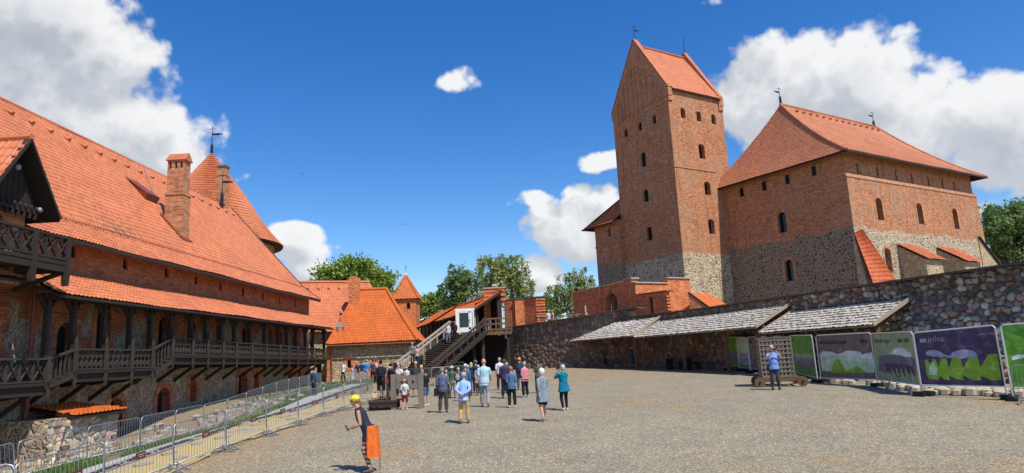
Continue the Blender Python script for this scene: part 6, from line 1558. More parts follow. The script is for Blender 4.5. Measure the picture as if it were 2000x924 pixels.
# ================================================================== people
_matc = {}
def cloth(col, kind='cloth'):
    key = (tuple(col), kind)
    if key in _matc: return _matc[key]
    if kind == 'stripe':
        m, g, out = mat('striped_leggings'); tc = g.node('ShaderNodeTexCoord').outputs['Object']
        w = g.node('ShaderNodeTexWave', {'Vector': tc, 'Scale': 3.1, 'Distortion': 3.5, 'Detail': 2.0}, bands_direction='Z')
        n = g.noise(tc, 9, 3, .6); cr = g.node('ShaderNodeValToRGB', {'Fac': g.m('ADD', g.m('MULTIPLY', w.outputs['Fac'], .6), g.m('MULTIPLY', n, .4))}); e = cr.color_ramp.elements
        e[0].color = (.04, .04, .045, 1); e[1].color = (.50, .43, .33, 1); e[1].position = .75
        q = e.new(.35); q.color = (.35, .06, .03, 1); q = e.new(.5); q.color = (.30, .26, .22, 1); r = out(cr.outputs[0], .8)
    elif kind == 'floral':
        m, g, out = mat('floral_cloth'); tc = g.node('ShaderNodeTexCoord').outputs['Object']
        r = out(g.mix(g.ss(g.noise(tc, 14, 2, .5), .55, .62), tuple(col), (.5, .45, .42)), .8)
    else:
        m, g, out = mat('%s_%02d' % (kind, len(_matc))); tc = g.node('ShaderNodeTexCoord').outputs['Object']
        n = g.noise(g.vm('MULTIPLY', tc, (1, 1, .45)), 9, 4, .6); k = g.m('MULTIPLY_ADD', n, .9, .55)
        c = g.node('ShaderNodeVectorMath', {0: tuple(col)}, operation='SCALE'); g.l.new(k, c.inputs['Scale'])
        r = out(c.outputs[0], .85 if kind != 'skin' else .5, n if kind == 'cloth' else None, .05, 1.0)
    _matc[key] = r; return r
SKIN = [(.52, .28, .19), (.46, .24, .16), (.58, .33, .24)]
HAIR = dict(grey=(.42, .40, .37), white=(.72, .68, .58), blond=(.52, .38, .19), brown=(.10, .055, .03), black=(.015, .012, .01), ginger=(.36, .20, .09), dark=(.05, .03, .02))
DARKM = plain('eye_dark', (.02, .015, .012), .3); LIPM = plain('lip', (.35, .10, .08), .5)
def etube(mb, pts, rads, X=(1, 0, 0), n=12, m=0):
    """elliptical tube: radii (across X, other way)"""
    X = Vector(X); pts = [Vector(p) for p in pts]; N = len(pts); vs = []
    for i, p in enumerate(pts):
        d = (pts[min(i+1, N-1)]-pts[max(i-1, 0)]).normalized(); x = (X-d*X.dot(d)).normalized(); y = d.cross(x); r = rads[i]; rx, ry = r if isinstance(r, tuple) else (r, r)
        for k in range(n): a = 2*pi*k/n; vs.append(p+x*(cos(a)*rx)+y*(sin(a)*ry))
    fs = [(i*n+k, i*n+(k+1) % n, (i+1)*n+(k+1) % n, (i+1)*n+k) for i in range(N-1) for k in range(n)]+[tuple(range(n))[::-1], tuple((N-1)*n+k for k in range(n))]
    mb.add(vs, fs, m)
def fuse(mb, vox):
    me = bpy.data.meshes.new('f'); me.from_pydata(mb.v, [], mb.f)
    bm = bmesh.new(); bm.from_mesh(me); bmesh.ops.recalc_face_normals(bm, faces=bm.faces); bm.to_mesh(me); bm.free()
    o = bpy.data.objects.new('f', me); COL.objects.link(o); r = o.modifiers.new('r', 'REMESH'); r.mode = 'VOXEL'; r.voxel_size = vox; r.use_smooth_shade = True
    s = o.modifiers.new('s', 'SMOOTH'); s.iterations = 2; s.factor = .5
    dg = bpy.context.evaluated_depsgraph_get(); m2 = bpy.data.meshes.new_from_object(o.evaluated_get(dg)); bpy.data.objects.remove(o); bpy.data.meshes.remove(me); m2.materials.clear()
    m2.polygons.foreach_set('use_smooth', [True]*len(m2.polygons)); return m2
def extend(me, mb):
    bm = bmesh.new(); bm.from_mesh(me); base = [bm.verts.new(v) for v in mb.v]
    for f, m in zip(mb.f, mb.m):
        try: q = bm.faces.new([base[i] for i in f]); q.material_index = m; q.smooth = True
        except ValueError: pass
    bm.to_mesh(me); bm.free()
ARM = {  # (elbow offset, wrist offset) from the shoulder for the right side (x mirrored for the left)
 'down': ((.045, -.03, -.28), (.03, .05, -.53)), 'swing_f': ((.04, .10, -.26), (.02, .28, -.44)), 'swing_b': ((.05, -.12, -.26), (.05, -.14, -.50)),
 'phone': ((.05, .00, -.28), (-.09, .25, -.22)), 'photo': ((.10, .19, -.12), (-.08, .30, .10)), 'back': ((.07, -.13, -.26), (-.13, -.17, -.42)),
 'front': ((.05, -.02, -.28), (-.13, .17, -.36)), 'woman': ((.04, -.06, -.27), (-.02, .17, -.33)), 'hip': ((.16, -.08, -.24), (.00, .02, -.38)), 'out': ((.12, .12, -.22), (.14, .34, -.25)), 'hold_out': ((.0, .02, -.28), (-.02, .30, -.27)), 'lap': ((.05, .03, -.26), (-.06, .25, -.36))}
def person(pos, h, az, label, shirt, pants, shoes=(.05, .05, .05), skin=0, hair='brown', hairstyle='short', hat=None, hatcol=(.5, .45, .35), arms=('down', 'down'), sleeve=.45, leg='long',
           lean=0, step=0, bend=0, female=False, heavy=1.0, sit=False, head=(0, 0), vox=.020, bag=None, phone=None, extra=None, group='visitors in the courtyard', shirt_len=0., kind='cloth', pkind='cloth', width=1.0):
    k = h/1.75; sk = cloth(SKIN[skin], 'skin'); th = radians(lean); hz = .50 if sit else .91
    T = lambda x, y, z: Vector((x, y*cos(th)+z*sin(th), -y*sin(th)+z*cos(th)))           # torso frame above the hips
    Hp = Vector((0, 0, hz)); tor = lambda x, y, z: Hp+T(x, y, z)
    sw = (.165 if female else .19)*width; hw = .165 if female else .155
    sh = {s: tor(s*(sw-.012), 0, .468) for s in (1, -1)}
    neck = tor(0, .0, .57); hd = tor(0, .0, .57)+Vector((0, .02+.11*sin(th*.4)+head[1]*.05, .155))
    el, wr, hand = {}, {}, {}
    for s, a in ((1, arms[1]), (-1, arms[0])):
        e, w = ARM[a]; e = Vector((e[0]*s, e[1], e[2])); w = Vector((w[0]*s, w[1], w[2]))
        if a in ('back', 'front', 'phone', 'photo', 'lap'): 
            el[s] = sh[s]+T(*e); wr[s] = sh[s]+T(*w)
        else: el[s] = sh[s]+e*1.0; wr[s] = sh[s]+w
        hand[s] = (wr[s]-el[s]).normalized()
    if sit: kn = {s: Vector((s*.10, .42, .50)) for s in (1, -1)}; an = {s: Vector((s*.10, .40, .08)) for s in (1, -1)}
    else:
        an = {s: Vector((s*(.10+(.02 if female else .03)), s*step, .08+(abs(step)*.12 if s*step < 0 else 0))) for s in (1, -1)}
        kn = {s: (Vector((s*.10, 0, hz-.02))+an[s])/2+Vector((0, .035+bend+(.05 if s*step < 0 else 0), .02)) for s in (1, -1)}
    hip = {s: Hp+Vector((s*.085, 0, -.02)) for s in (1, -1)}
    hv = heavy
    def torso(mb, g=0., top=True, z0=-.06, zt=.545):
        R = [(z0, hw*hv+(.016 if g else 0), .115*hv+(.016 if g else 0)), (.06, (hw-.01)*hv, .115*hv), (.18, (.125 if female else .145)*hv, (.10 if hv < 1.1 else .135)*hv), (.32, .150*hv, .115*hv), (.43, sw-.018, .108), (.50, sw*.80, .092), (.545, sw*.5, .07), (.575, .062, .06)]
        R = [r for r in R if r[0] <= zt+.03]
        etube(mb, [tor(0, (.02*hv if r[0] < .35 else 0), r[0]) for r in R], [(r[1]+g, r[2]+g) for r in R])
    def arm(mb, s, t=1.0, g=0.):
        P_ = [sh[s]+Vector((0, 0, -.005)), sh[s].lerp(el[s], .5), el[s], el[s].lerp(wr[s], .35), wr[s]]; R_ = [.050, .046, .040, .039, .027]; L = [0, .27, .54, .70, 1.0]
        pts, rs = [], []
        for i, (p, r) in enumerate(zip(P_, R_)):
            if L[i] <= t: pts.append(p); rs.append(r+g)
            else:
                q = (t-L[i-1])/(L[i]-L[i-1]); pts.append(P_[i-1].lerp(p, q)); rs.append(R_[i-1]+(r-R_[i-1])*q+g*1.15); break
        mb.ball(sh[s], .050+g*.8, 0, 10); etube(mb, pts, rs, n=10)
    def legs(mb, s, t=1.0, g=0., flare=1.0):
        P_ = [hip[s], hip[s].lerp(kn[s], .45), kn[s], kn[s].lerp(an[s], .3), an[s]]; R_ = [.088, .075, .054, .053, .034]; L = [0, .25, .52, .68, 1.0]; pts, rs = [], []
        for i, (p, r) in enumerate(zip(P_, R_)):
            if L[i] <= t: pts.append(p); rs.append(r*(1+(hv-1)*.5)+g*(flare if i > 2 else 1))
            else: q = (t-L[i-1])/(L[i]-L[i-1]); pts.append(P_[i-1].lerp(p, q)); rs.append(R_[i-1]+(r-R_[i-1])*q+g*flare); break
        etube(mb, pts, rs, n=10)
    # --- body (one surface)
    mb = MB(); torso(mb); mb.ball(Hp+Vector((0, 0, -.02)), (hw, .11, .11), 0, 10)
    for s in (1, -1):
        arm(mb, s); legs(mb, s); f = an[s]; etube(mb, [f+Vector((0, -.05, -.05)), f+Vector((0, .03, -.045)), f+Vector((0, .15, -.06))], [(.03, .03), (.036, .034), (.03, .015)], n=8); mb.ball(f, .038, 0, 8)
        mb.ball(wr[s]+hand[s]*.045, (.032, .034, .036), 0, 8)
    etube(mb, [neck-Vector((0, 0, .06)), neck, hd-Vector((0, .01, .05))], [.056, .052, .05], n=10)
    mb.ball(hd+Vector((0, -.005, .025)), (.080, .098, .100), 0, 12); mb.ball(hd+Vector((0, .028, -.05)), (.060, .066, .066), 0, 10); mb.ball(hd+Vector((0, .099, -.014)), (.015, .024, .024), 0, 8)
    me = fuse(mb, vox)
    ex = MB(); hr = Matrix.Rotation(radians(head[0]), 3, 'Z')
    for s in (1, -1):
        ex.ball(hd+Vector((s*.032, .090, .012)), (.012, .008, .008), 1, 6); ex.ball(hd+Vector((s*.076, -.005, -.005)), (.012, .02, .03), 0, 6)
        d = hand[s]; side = Vector((-s, 0, 0)); side = (side-d*side.dot(d)).normalized(); pn = d.cross(side).normalized()
        curl = -pn if pn.y > 0 else pn; c0 = wr[s]+d*.075
        for i, (o_, ln) in enumerate(((-.024, .058), (-.008, .070), (.008, .066), (.023, .05))):
            a = c0+pn*o_*.0+d.cross(side).normalized()*o_; f1 = a+d*ln*.5; f2 = f1+(d*.8+side*.55).normalized()*ln*.5; ex.tube([a-d*.02, f1, f2], [.010, .009, .007], 5)
        a = wr[s]+d*.03+d.cross(side).normalized()*(-.028); ex.tube([a, a+(d*.6+side*.3-d.cross(side)*.6).normalized()*.035, a+(d+side*.4-d.cross(side)*.3).normalized()*.06], [.012, .011, .008], 5)
    ex.ball(hd+Vector((0, .090, -.055)), (.022, .008, .006), 2, 6)
    extend(me, ex)
    for m_ in (sk, DARKM, LIPM): me.materials.append(m_)
    root = bpy.data.objects.new('person', me); COL.objects.link(root); root.location = pos; root.rotation_euler = (0, 0, -radians(az)); root.scale = (k, k, k)
    tag(root, label, 'person', group)
    def child(name, me_, mt):
        me_.materials.clear(); me_.materials.append(mt); o = bpy.data.objects.new(name, me_); COL.objects.link(o); o.parent = root; return o
    # --- clothes
    if leg != 'dress' and shirt is not None:
        mb = MB(); torso(mb, .022, z0=-.08-shirt_len)
        if shirt_len > .1: etube(mb, [Hp+Vector((0, 0, .12)), Hp+Vector((0, 0, -.05)), Hp+Vector((0, -.01, -.08-shirt_len))], [(.17*hv, .13*hv), ((hw+.04)*hv, .15*hv), ((hw+.075)*hv, .175*hv)])
        if sleeve:
            for s in (1, -1): arm(mb, s, sleeve, .020 if sleeve < .6 else .018)
        child('jacket' if sleeve > .7 and shirt_len > .05 else 'shirt' if sleeve > .05 else 'tank_top', fuse(mb, vox), cloth(shirt, kind))
    elif leg == 'dress':
        mb = MB(); torso(mb, .022, z0=0); etube(mb, [tor(0, 0, .18), Hp+Vector((0, 0, -.05)), Vector((0, 0, .28))], [(.16, .13), (.20, .16), (.27, .22)])
        for s in (1, -1): arm(mb, s, max(sleeve, .2), .02)
        child('dress', fuse(mb, vox), cloth(shirt, kind))
    if leg in ('long', 'shorts', 'mid'):
        mb = MB(); t = {'long': .97, 'shorts': .46, 'mid': .62}[leg]; fl = {'long': 1.4, 'shorts': 2.0, 'mid': 1.5}[leg]; gg = .022 if pkind != 'stripe' and pkind != 'tight' else .011
        mb.ball(Hp+Vector((0, -.01, -.05)), (hw*hv+.018, .125*hv, .11), 0, 10); etube(mb, [Hp+Vector((0, 0, -.08)), Hp+Vector((0, 0, .03))], [(hw*hv+.012, .118*hv), ((hw-.01)*hv+.008, .112*hv)])
        for s in (1, -1): legs(mb, s, t, gg, fl if gg > .02 else 1)
        child('trousers' if leg == 'long' else 'shorts', fuse(mb, vox), cloth(pants, 'stripe' if pkind == 'stripe' else 'cloth'))
    elif leg == 'skirt':
        mb = MB(); etube(mb, [Hp+Vector((0, 0, .08)), Hp+Vector((0, 0, -.06)), Vector((0, 0, hz-.40))], [(.16, .125), (.20, .15), (.23, .17)]); child('skirt', fuse(mb, vox), cloth(pants))
    for s in (1, -1):
        f = an[s]; mb = MB(); etube(mb, [f+Vector((0, -.075, -.035)), f+Vector((0, .0, -.03)), f+Vector((0, .10, -.052)), f+Vector((0, .185, -.06))], [(.034, .042), (.042, .048), (.046, .028), (.03, .018)], n=10)
        child('shoe', fuse(mb, .014), cloth(shoes, 'leather'))
    # --- hair, hats
    hm = cloth(HAIR[hair], 'hair')
    if hairstyle != 'bald':
        mb = MB(); mb.ball(hd+Vector((0, -.022, .042)), (.090, .102, .096), 0, 12)
        if hairstyle in ('bob', 'long'): mb.ball(hd+Vector((0, -.035, -.01)), (.10, .085, .11), 0, 12)
        if hairstyle == 'bob': mb.ball(hd+Vector((0, -.03, .02)), (.108, .10, .11), 0, 12)
        if hairstyle == 'long': etube(mb, [hd+Vector((0, -.05, .03)), hd+Vector((0, -.07, -.12)), hd+Vector((0, -.08, -.27))], [(.085, .05), (.09, .045), (.06, .025)])
        if hairstyle == 'tail': mb.ball(hd+Vector((0, -.03, .01)), (.08, .08, .08), 0, 10); etube(mb, [hd+Vector((0, -.10, .05)), hd+Vector((0, -.15, -.03)), hd+Vector((0, -.13, -.2))], [.028, .036, .014], n=8)
        if hairstyle == 'bun': mb.ball(hd+Vector((0, -.06, .12)), (.045, .045, .045), 0, 8)
        child('hair', fuse(mb, .014), hm)
    if hat:
        mb = MB(); c = hd+Vector((0, -.008, .055)); mb.ball(c, (.098, .115, .086), 0, 12)
        if hat == 'cap': etube(mb, [c+Vector((0, .05, .0)), c+Vector((0, .13, -.008)), c+Vector((0, .185, -.022))], [(.078, .022), (.072, .014), (.04, .008)])
        if hat == 'backcap': etube(mb, [c+Vector((0, -.05, .0)), c+Vector((0, -.16, -.02))], [(.078, .02), (.04, .01)])
        if hat == 'brim': mb.rings([(c+Vector((0, 0, -.03)), .165, .185), (c+Vector((0, 0, -.015)), .16, .18)])
        child('cap' if 'cap' in hat else 'hat', fuse(mb, .013), cloth(hatcol))
    if extra == 'glasses':
        mb = MB()
        for s in (1, -1): mb.ball(hd+Vector((s*.034, .088, .012)), (.026, .01, .02), 0, 8)
        mb.beam(hd+Vector((-.07, .075, .015)), hd+Vector((.07, .075, .015)), .012); child('sunglasses', mb.mesh('g', DARKM), DARKM)
    Mw = Matrix.Translation(pos) @ Matrix.Rotation(-radians(az), 4, 'Z') @ Matrix.Scale(k, 4)
    def held(name, mbx, mt, lab, cat):
        me_ = mbx.mesh(name, mt) if isinstance(mbx, MB) else mbx; o = bpy.data.objects.new(name, me_); COL.objects.link(o); o.matrix_world = Mw; tag(o, lab, cat); return o
    root['_x'] = 0; del root['_x']
    if bag:
        col, btype, lab = bag
        mb = MB()
        if btype == 'backpack':
            c = tor(0, -.19, .33); etube(mb, [tor(0, -.185, .12), tor(0, -.20, .3), tor(0, -.18, .48)], [(.12, .07), (.145, .095), (.10, .06)])
            me_ = fuse(mb, .02); me_.materials.append(cloth(col)); 
            o = held('backpack', me_, None, lab, 'backpack')
            mb = MB()
            for s in (1, -1): mb.tube([tor(s*.10, -.13, .48), tor(s*.11, 0, .565), tor(s*.11, .12, .46), tor(s*.13, .10, .25), tor(s*.14, -.1, .15)], .013, 5)
            so_ = bpy.data.objects.new('strap', mb.mesh('strap', cloth(col))); COL.objects.link(so_); so_.parent = o
        elif btype == 'sling':
            mb.tube([tor(-.10, .02, .555), tor(-.02, -.145, .36), tor(.15, -.13, .08), tor(.2, 0, .02)], .014, 5); mb.tube([tor(-.10, .02, .555), tor(-.02, .145, .36), tor(.17, .12, .08), tor(.2, 0, .02)], .014, 5)
            mb.ball(tor(.23, .02, -.04), (.05, .10, .09), 0, 8); held('shoulder_bag', mb, cloth(col), lab, 'bag')
        elif btype == 'side':
            mb.box(Hp+Vector((-.27, -.02, -.12)), (.10, .26, .30)); mb.tube([Hp+Vector((-.27, -.02, .03)), sh[-1]+Vector((-.05, 0, .05))], .014, 5); held('shoulder_bag', mb, cloth(col), lab, 'bag')
    if phone:
        c = (wr[1]+wr[-1])/2+(hand[1]+hand[-1])*.05+Vector((0, .02, .04)); 
        if phone == 'one': c = wr[-1]+hand[-1]*.11+Vector((0, .0, .02))
        mb = MB(); mb.box(c, (.15 if phone == 'wide' else .075, .012, .075 if phone == 'wide' else .14), R=Matrix.Rotation(-.5 if phone == 'one' else 0, 3, 'X'))
        held('phone', mb, M['iron'], 'dark phone held by %s' % (label.split(' with')[0].split(' in ')[0][:60] if False else phone_lab), 'phone')
    return root, Mw, dict(tor=tor, Hp=Hp, hd=hd, wr=wr)
phone_lab = ''
def feet(x, yt, yf):
    p = gnd(x, yf); top = atY(x, yt, p.y); return p, (top.z-p.z)
def under(x, yt, h):
    lo, hi = 8.0, 75.0
    for _ in range(50):
        Y = (lo+hi)/2; X = atY(x, yt, Y).x; yy = proj(Vector((X, Y, gz(X, Y)+h)))[1]
        if yy > yt: lo = Y
        else: hi = Y
    X = atY(x, yt, lo).x; return Vector((X, lo, gz(X, lo))), h
def onstair(x, y):
    n = SD.cross(SW) ; a = SD*SL+Vector((0, 0, RI)); n = a.cross(SW).normalized(); r = ray(x, y); t = S0.dot(n)/r.dot(n); p = r*t
    q = (p-S0).dot(SD); p2 = p.copy(); stepn = int(q/SL*NS); p2.z = S0.z+RI*(stepn+1)/NS-.03; return p2
def onz(x, y, z): r = ray(x, y); return r*(z/r.z)
WHITE = (.62, .62, .60)
def P(x, yt, yf, az, label, shirt, pants, hh=None, pos=None, ph=None, **kw):
    global phone_lab
    if pos is not None: p = pos; h = hh or (atY(x, yt, p.y).z-p.z)
    elif yf: p, h = feet(x, yt, yf)
    else: p, h = under(x, yt, hh or 1.68)
    if hh: h = hh
    phone_lab = ph or ''
    if p.y > 35: kw.setdefault('vox', .028)
    return person(p, h, az, label, shirt, pants, **kw)
# --- foreground woman
R, Mw, J = P(722, 772, 922, -88, 'woman in yellow cap and navy sleeveless top with orange jacket tied round her waist', (.02, .025, .05), (.3, .25, .2), sleeve=0, leg='long', pkind='stripe', shirt_len=.13, hair='ginger', hairstyle='tail', hat='cap', hatcol=(.78, .60, .06), arms=('woman', 'phone'), lean=27, bend=.04, step=.05, female=True, width=.92, extra='glasses', vox=.014, phone='one', ph='the woman in the yellow cap', skin=1, head=(0, .5), shoes=(.12, .10, .09), hh=1.72)
mb = MB(); tor = J['tor']; Hp = J['Hp']
etube(mb, [Hp+Vector((.0, -.01, .10)), Hp+Vector((0, -.015, .03))], [(.175, .145), (.19, .155)]); n_ = 27; V = []
for j in range(8):
    for i in range(n_):
        a = radians(-92+172*i/(n_-1)); r = .97+.20*j/7+.11*sin(i*1.45)*(j/7)
        V.append(Hp+Vector((sin(a)*.222*r, -cos(a)*.19*r-.01, .07-.092*j+.02*sin(i*1.7)*(j/7))))
m1 = [(j*n_+i, j*n_+i+1, (j+1)*n_+i+1, (j+1)*n_+i) for j in range(7) for i in range(n_-1)]
mb.add(V, m1); mb.add([v*1.0+Vector((0, .0, -.002)) for v in [Vector((q.x*1.05, q.y*1.06, q.z)) for q in V]], m1)
o = bpy.data.objects.new('tied_jacket', mb.mesh('tied_jacket', cloth((.66, .13, .018)), True)); COL.objects.link(o); o.parent = R
mb = MB(); mb.tube([Hp+Vector((.12, -.22, -.38)), Hp+Vector((.14, -.20, -.88))], .008, 5); o = bpy.data.objects.new('walking_stick', mb.mesh('stick', M['iron'])); COL.objects.link(o); o.matrix_world = Mw; tag(o, 'thin dark stick beside the leg of the woman in the yellow cap', 'stick')
# --- walkers
P(907, 727, 827, 8, 'stooped man in pale blue shirt and tan trousers with hands clasped behind his back', (.30, .46, .80), (.50, .33, .14), arms=('back', 'back'), sleeve=.95, lean=14, hair='grey', hat='cap', hatcol=(.42, .38, .32), shoes=(.15, .07, .03), shirt_len=.08, step=.05, vox=.017)
P(866, 717, 806, 6, 'man in slate blue polo shirt, olive trousers and grey cap, seen from behind', (.10, .12, .20), (.055, .052, .04), arms=('front', 'front'), hair='grey', hat='cap', hatcol=(.16, .16, .17), heavy=1.1, step=.03, shirt_len=.03, vox=.017, bag=((.02, .02, .03), 'side', 'black shoulder bag of the man in the slate blue polo'))
P(948, 701, 795, 4, 'tall bald man in light blue t-shirt and grey trousers walking away', (.42, .62, .72), (.30, .30, .31), hairstyle='bald', arms=('down', 'swing_f'), step=-.12, heavy=1.08, shirt_len=.06, shoes=(.06, .06, .07), skin=2, vox=.017)
P(1001, 716, 796, 3, 'woman in denim jacket and black trousers with short ginger hair, seen from behind', (.07, .14, .24), (.012, .012, .014), arms=('front', 'front'), sleeve=.95, hair='ginger', hairstyle='short', lean=5, female=True, shoes=(.5, .48, .45), step=.04, shirt_len=.05, vox=.017)
P(1063, 719, 823, -25, 'white haired woman in flowing grey shawl and black shorts walking', (.20, .25, .29), (.012, .012, .014), leg='shorts', arms=('swing_b', 'swing_f'), sleeve=.75, hair='white', hairstyle='bob', step=.2, female=True, heavy=1.12, shoes=(.25, .2, .15), shirt_len=.2, vox=.016)
P(1104, 712, 802, -28, 'grey haired woman in teal jacket and black leggings lifting a phone to take a picture', (.0, .16, .24), (.010, .010, .012), arms=('photo', 'photo'), sleeve=.95, hair='grey', hairstyle='bob', female=True, heavy=1.1, shirt_len=.12, pkind='tight', shoes=(.55, .54, .52), phone='wide', ph='the woman in the teal jacket', vox=.016, step=.06)
P(988, 702, 778, 5, 'person in dark purple jacket and wide dark hat behind the denim jacket', (.05, .035, .09), (.015, .015, .02), sleeve=.95, hat='brim', hatcol=(.06, .06, .08), hair='dark', arms=('front', 'down'))
P(978, 699, 762, -10, 'person in white shirt and beige cap walking furthest left of the right hand group', (.62, .58, .62), (.02, .02, .03), hat='cap', hatcol=(.42, .36, .26), hair='grey', sleeve=.5)
P(1017, 699, 762, 10, 'man with orange cap and navy shirt carrying a small backpack', (.02, .035, .10), (.06, .10, .20), hat='backcap', hatcol=(.80, .32, .05), sleeve=.5, heavy=1.1, bag=((.03, .05, .10), 'backpack', 'navy backpack on the man with the orange cap'))
P(1027, 707, 776, -35, 'grey haired woman in pink jacket and black trousers turned towards the left', (.62, .22, .25), (.012, .012, .014), sleeve=.95, arms=('front', 'front'), hair='grey', female=True, heavy=1.12, shirt_len=.04, shoes=(.45, .44, .42), skin=2)
P(1053, 703, 768, 8, 'woman in olive top with brown ponytail standing behind the grey shawl', (.11, .10, .065), (.03, .03, .03), hairstyle='tail', hair='brown', female=True, arms=('front', 'front'), sleeve=.5)
P(873, 723, 777, 10, 'person in bright yellow shirt half hidden in the tour group', (.75, .62, .05), (.2, .2, .2), hair='grey', sleeve=.5)
P(884, 715, 777, 12, 'person in green shirt and wide straw hat in the tour group', (.08, .14, .07), (.42, .36, .26), leg='mid', hat='brim', hatcol=(.55, .48, .32), hair='grey', sleeve=.5, shoes=(.5, .5, .5))
P(897, 718, 778, 15, 'blond haired person in black cardigan and printed scarf in the tour group', (.015, .015, .018), (.40, .34, .26), leg='mid', hair='blond', sleeve=.95, female=True, arms=('front', 'down'), bag=((.35, .35, .34), 'backpack', 'grey patterned backpack in the middle of the tour group'), shoes=(.5, .5, .5))
P(911, 711, 784, 8, 'person in blue denim jacket and white sun cap behind the stooped man', (.05, .12, .24), (.03, .04, .09), hat='cap', hatcol=(.60, .58, .52), hair='grey', sleeve=.95)
P(922, 708, 765, -4, 'long haired blond woman with black backpack and beige shorts', (.03, .03, .04), (.45, .36, .26), leg='mid', hair='blond', hairstyle='long', female=True, bag=((.012, .012, .014), 'backpack', 'black backpack of the long haired blond woman'))
P(931, 704, 768, 5, 'person with teal cap and dark navy shirt deep in the tour group', (.015, .03, .08), (.03, .03, .04), hat='cap', hatcol=(.05, .22, .22), hair='dark')
P(936, 713, 772, 6, 'grey haired woman in pale shawl and purple trousers left of the bald man', (.36, .40, .42), (.14, .085, .09), hair='grey', female=True, sleeve=.95, shirt_len=.14, heavy=1.05)
P(916, 713, 774, -8, 'short person in dark blue jacket between the tour guide and the grey backpack', (.02, .03, .07), (.05, .05, .06), hair='grey', sleeve=.95)
P(992, 708, 768, 20, 'person with dark camera raised behind the purple jacket', (.04, .06, .12), (.03, .03, .04), hair='grey', arms=('photo', 'photo'), sleeve=.9)
P(857, 732, 772, -20, 'child in navy sweater beside the man in the slate polo', (.02, .03, .08), (.03, .03, .05), hair='brown')
P(833, 722, 793, -62, 'young man in black t-shirt and blue denim shorts photographing beside the pillory', (.012, .012, .014), (.06, .12, .24), leg='shorts', arms=('phone', 'phone'), hair='black', shoes=(.7, .7, .7), phone='tall', ph='the young man in the black t-shirt')
P(791, 741, 800, 4, 'child in orange cap, white t-shirt and dark red shorts in front of the pillory', WHITE, (.28, .02, .025), leg='mid', hat='backcap', hatcol=(.80, .28, .03), hair='brown', arms=('front', 'front'), bag=((.01, .01, .015), 'sling', 'thin dark shoulder bag of the child in the orange cap'), shoes=(.6, .6, .6), width=.92, step=.05)
P(739, 704, None, 2, 'man in black polo and black shorts with backpack standing on the timber platform', (.015, .017, .025), (.012, .012, .018), pos=Vector((PX(740), py+.45, pz+.37)), leg='mid', hair='black', heavy=1.12, arms=('phone', 'down'), bag=((.012, .012, .02), 'backpack', 'black backpack of the man on the timber platform'), skin=1)
P(755, 709, None, 30, 'person in dark t-shirt and blue denim shorts beside the man on the platform', (.02, .025, .04), (.05, .11, .20), pos=Vector((PX(757), py+.95, pz+.37)), leg='mid', hair='brown', skin=1)
P(762, 716, 780, 170, 'grey haired woman in bright red t-shirt behind the left pillory post', (.70, .03, .05), (.05, .06, .09), hair='grey', female=True, arms=('phone', 'down'))
P(781, 711, 774, 195, 'black haired woman in white blouse raising a phone above the pillory board', (.66, .66, .66), (.03, .03, .04), hair='black', hairstyle='long', female=True, arms=('photo', 'photo'), phone='tall', ph='the black haired woman in white', sleeve=.7, bag=((.02, .02, .02), 'sling', 'dark crossbody strap of the black haired woman'))
P(813, 706, 776, 185, 'grey haired man in charcoal polo looking over the pillory board', (.035, .037, .042), (.04, .04, .045), leg='mid', hair='grey', heavy=1.1, extra='glasses', skin=1)
P(824, 713, 774, 200, 'blond woman in floral blouse and pink trousers behind the right pillory post', (.20, .14, .12), (.50, .24, .20), hair='blond', hairstyle='bob', female=True, kind='floral')
P(795, 716, 765, 20, 'person in white blouse with short blond hair far behind the pillory', (.62, .60, .60), (.2, .18, .2), hair='blond', female=True)
# --- far left group by the hall wall
P(671, 706, 746, -150, 'man in white t-shirt and dark jeans standing alone by the hall wall', (.58, .66, .72), (.02, .02, .03), hair='dark', step=.1)
P(688, 714, 748, 80, 'woman in long light blue dress in the group by the hall wall', (.30, .40, .60), (.3, .4, .6), leg='dress', hair='brown', hairstyle='bob', female=True, arms=('down', 'hold_out'))
P(697, 706, 747, 100, 'man in navy polo on the left of the group by the hall wall', (.015, .02, .05), (.30, .30, .31), leg='mid', hair='grey', heavy=1.1, arms=('hold_out', 'down'))
P(706, 705, 748, -60, 'broad man in dark navy shirt and pale shorts in the group by the hall wall', (.015, .018, .045), (.38, .37, .36), leg='mid', hair='brown', heavy=1.2, width=1.1)
P(716, 703, 746, 10, 'person in vivid sky blue t-shirt with pale cap by the hall wall', (.03, .26, .72), (.40, .33, .24), leg='mid', hat='cap', hatcol=(.40, .55, .30), hair='brown')
P(729, 703, 748, -30, 'slim person in maroon top and black trousers behind the platform', (.09, .03, .03), (.012, .012, .014), hair='black')
P(735, 703, 748, 60, 'person in pale lilac shirt standing close behind the maroon top', (.42, .44, .56), (.05, .05, .06), hair='dark')
P(765, 703, 740, 170, 'person dressed in black leaning by the barrier left of the stairs', (.012, .012, .014), (.02, .02, .02), hair='black', arms=('front', 'front'))
P(771, 702, 741, 190, 'dark haired person in black t-shirt at the left stair foot', (.014, .014, .016), (.15, .16, .18), hair='black', sleeve=.5)
P(777, 704, 738, 0, 'person in pale shirt seen through the stair railing at the left stair foot', (.50, .52, .58), (.3, .3, .34), hair='brown')
P(613, 734, 776, 30, 'person in blue jacket behind the back barriers under the gallery end', (.04, .08, .14), (.03, .04, .06), hair='black', sleeve=.9, hh=1.65)
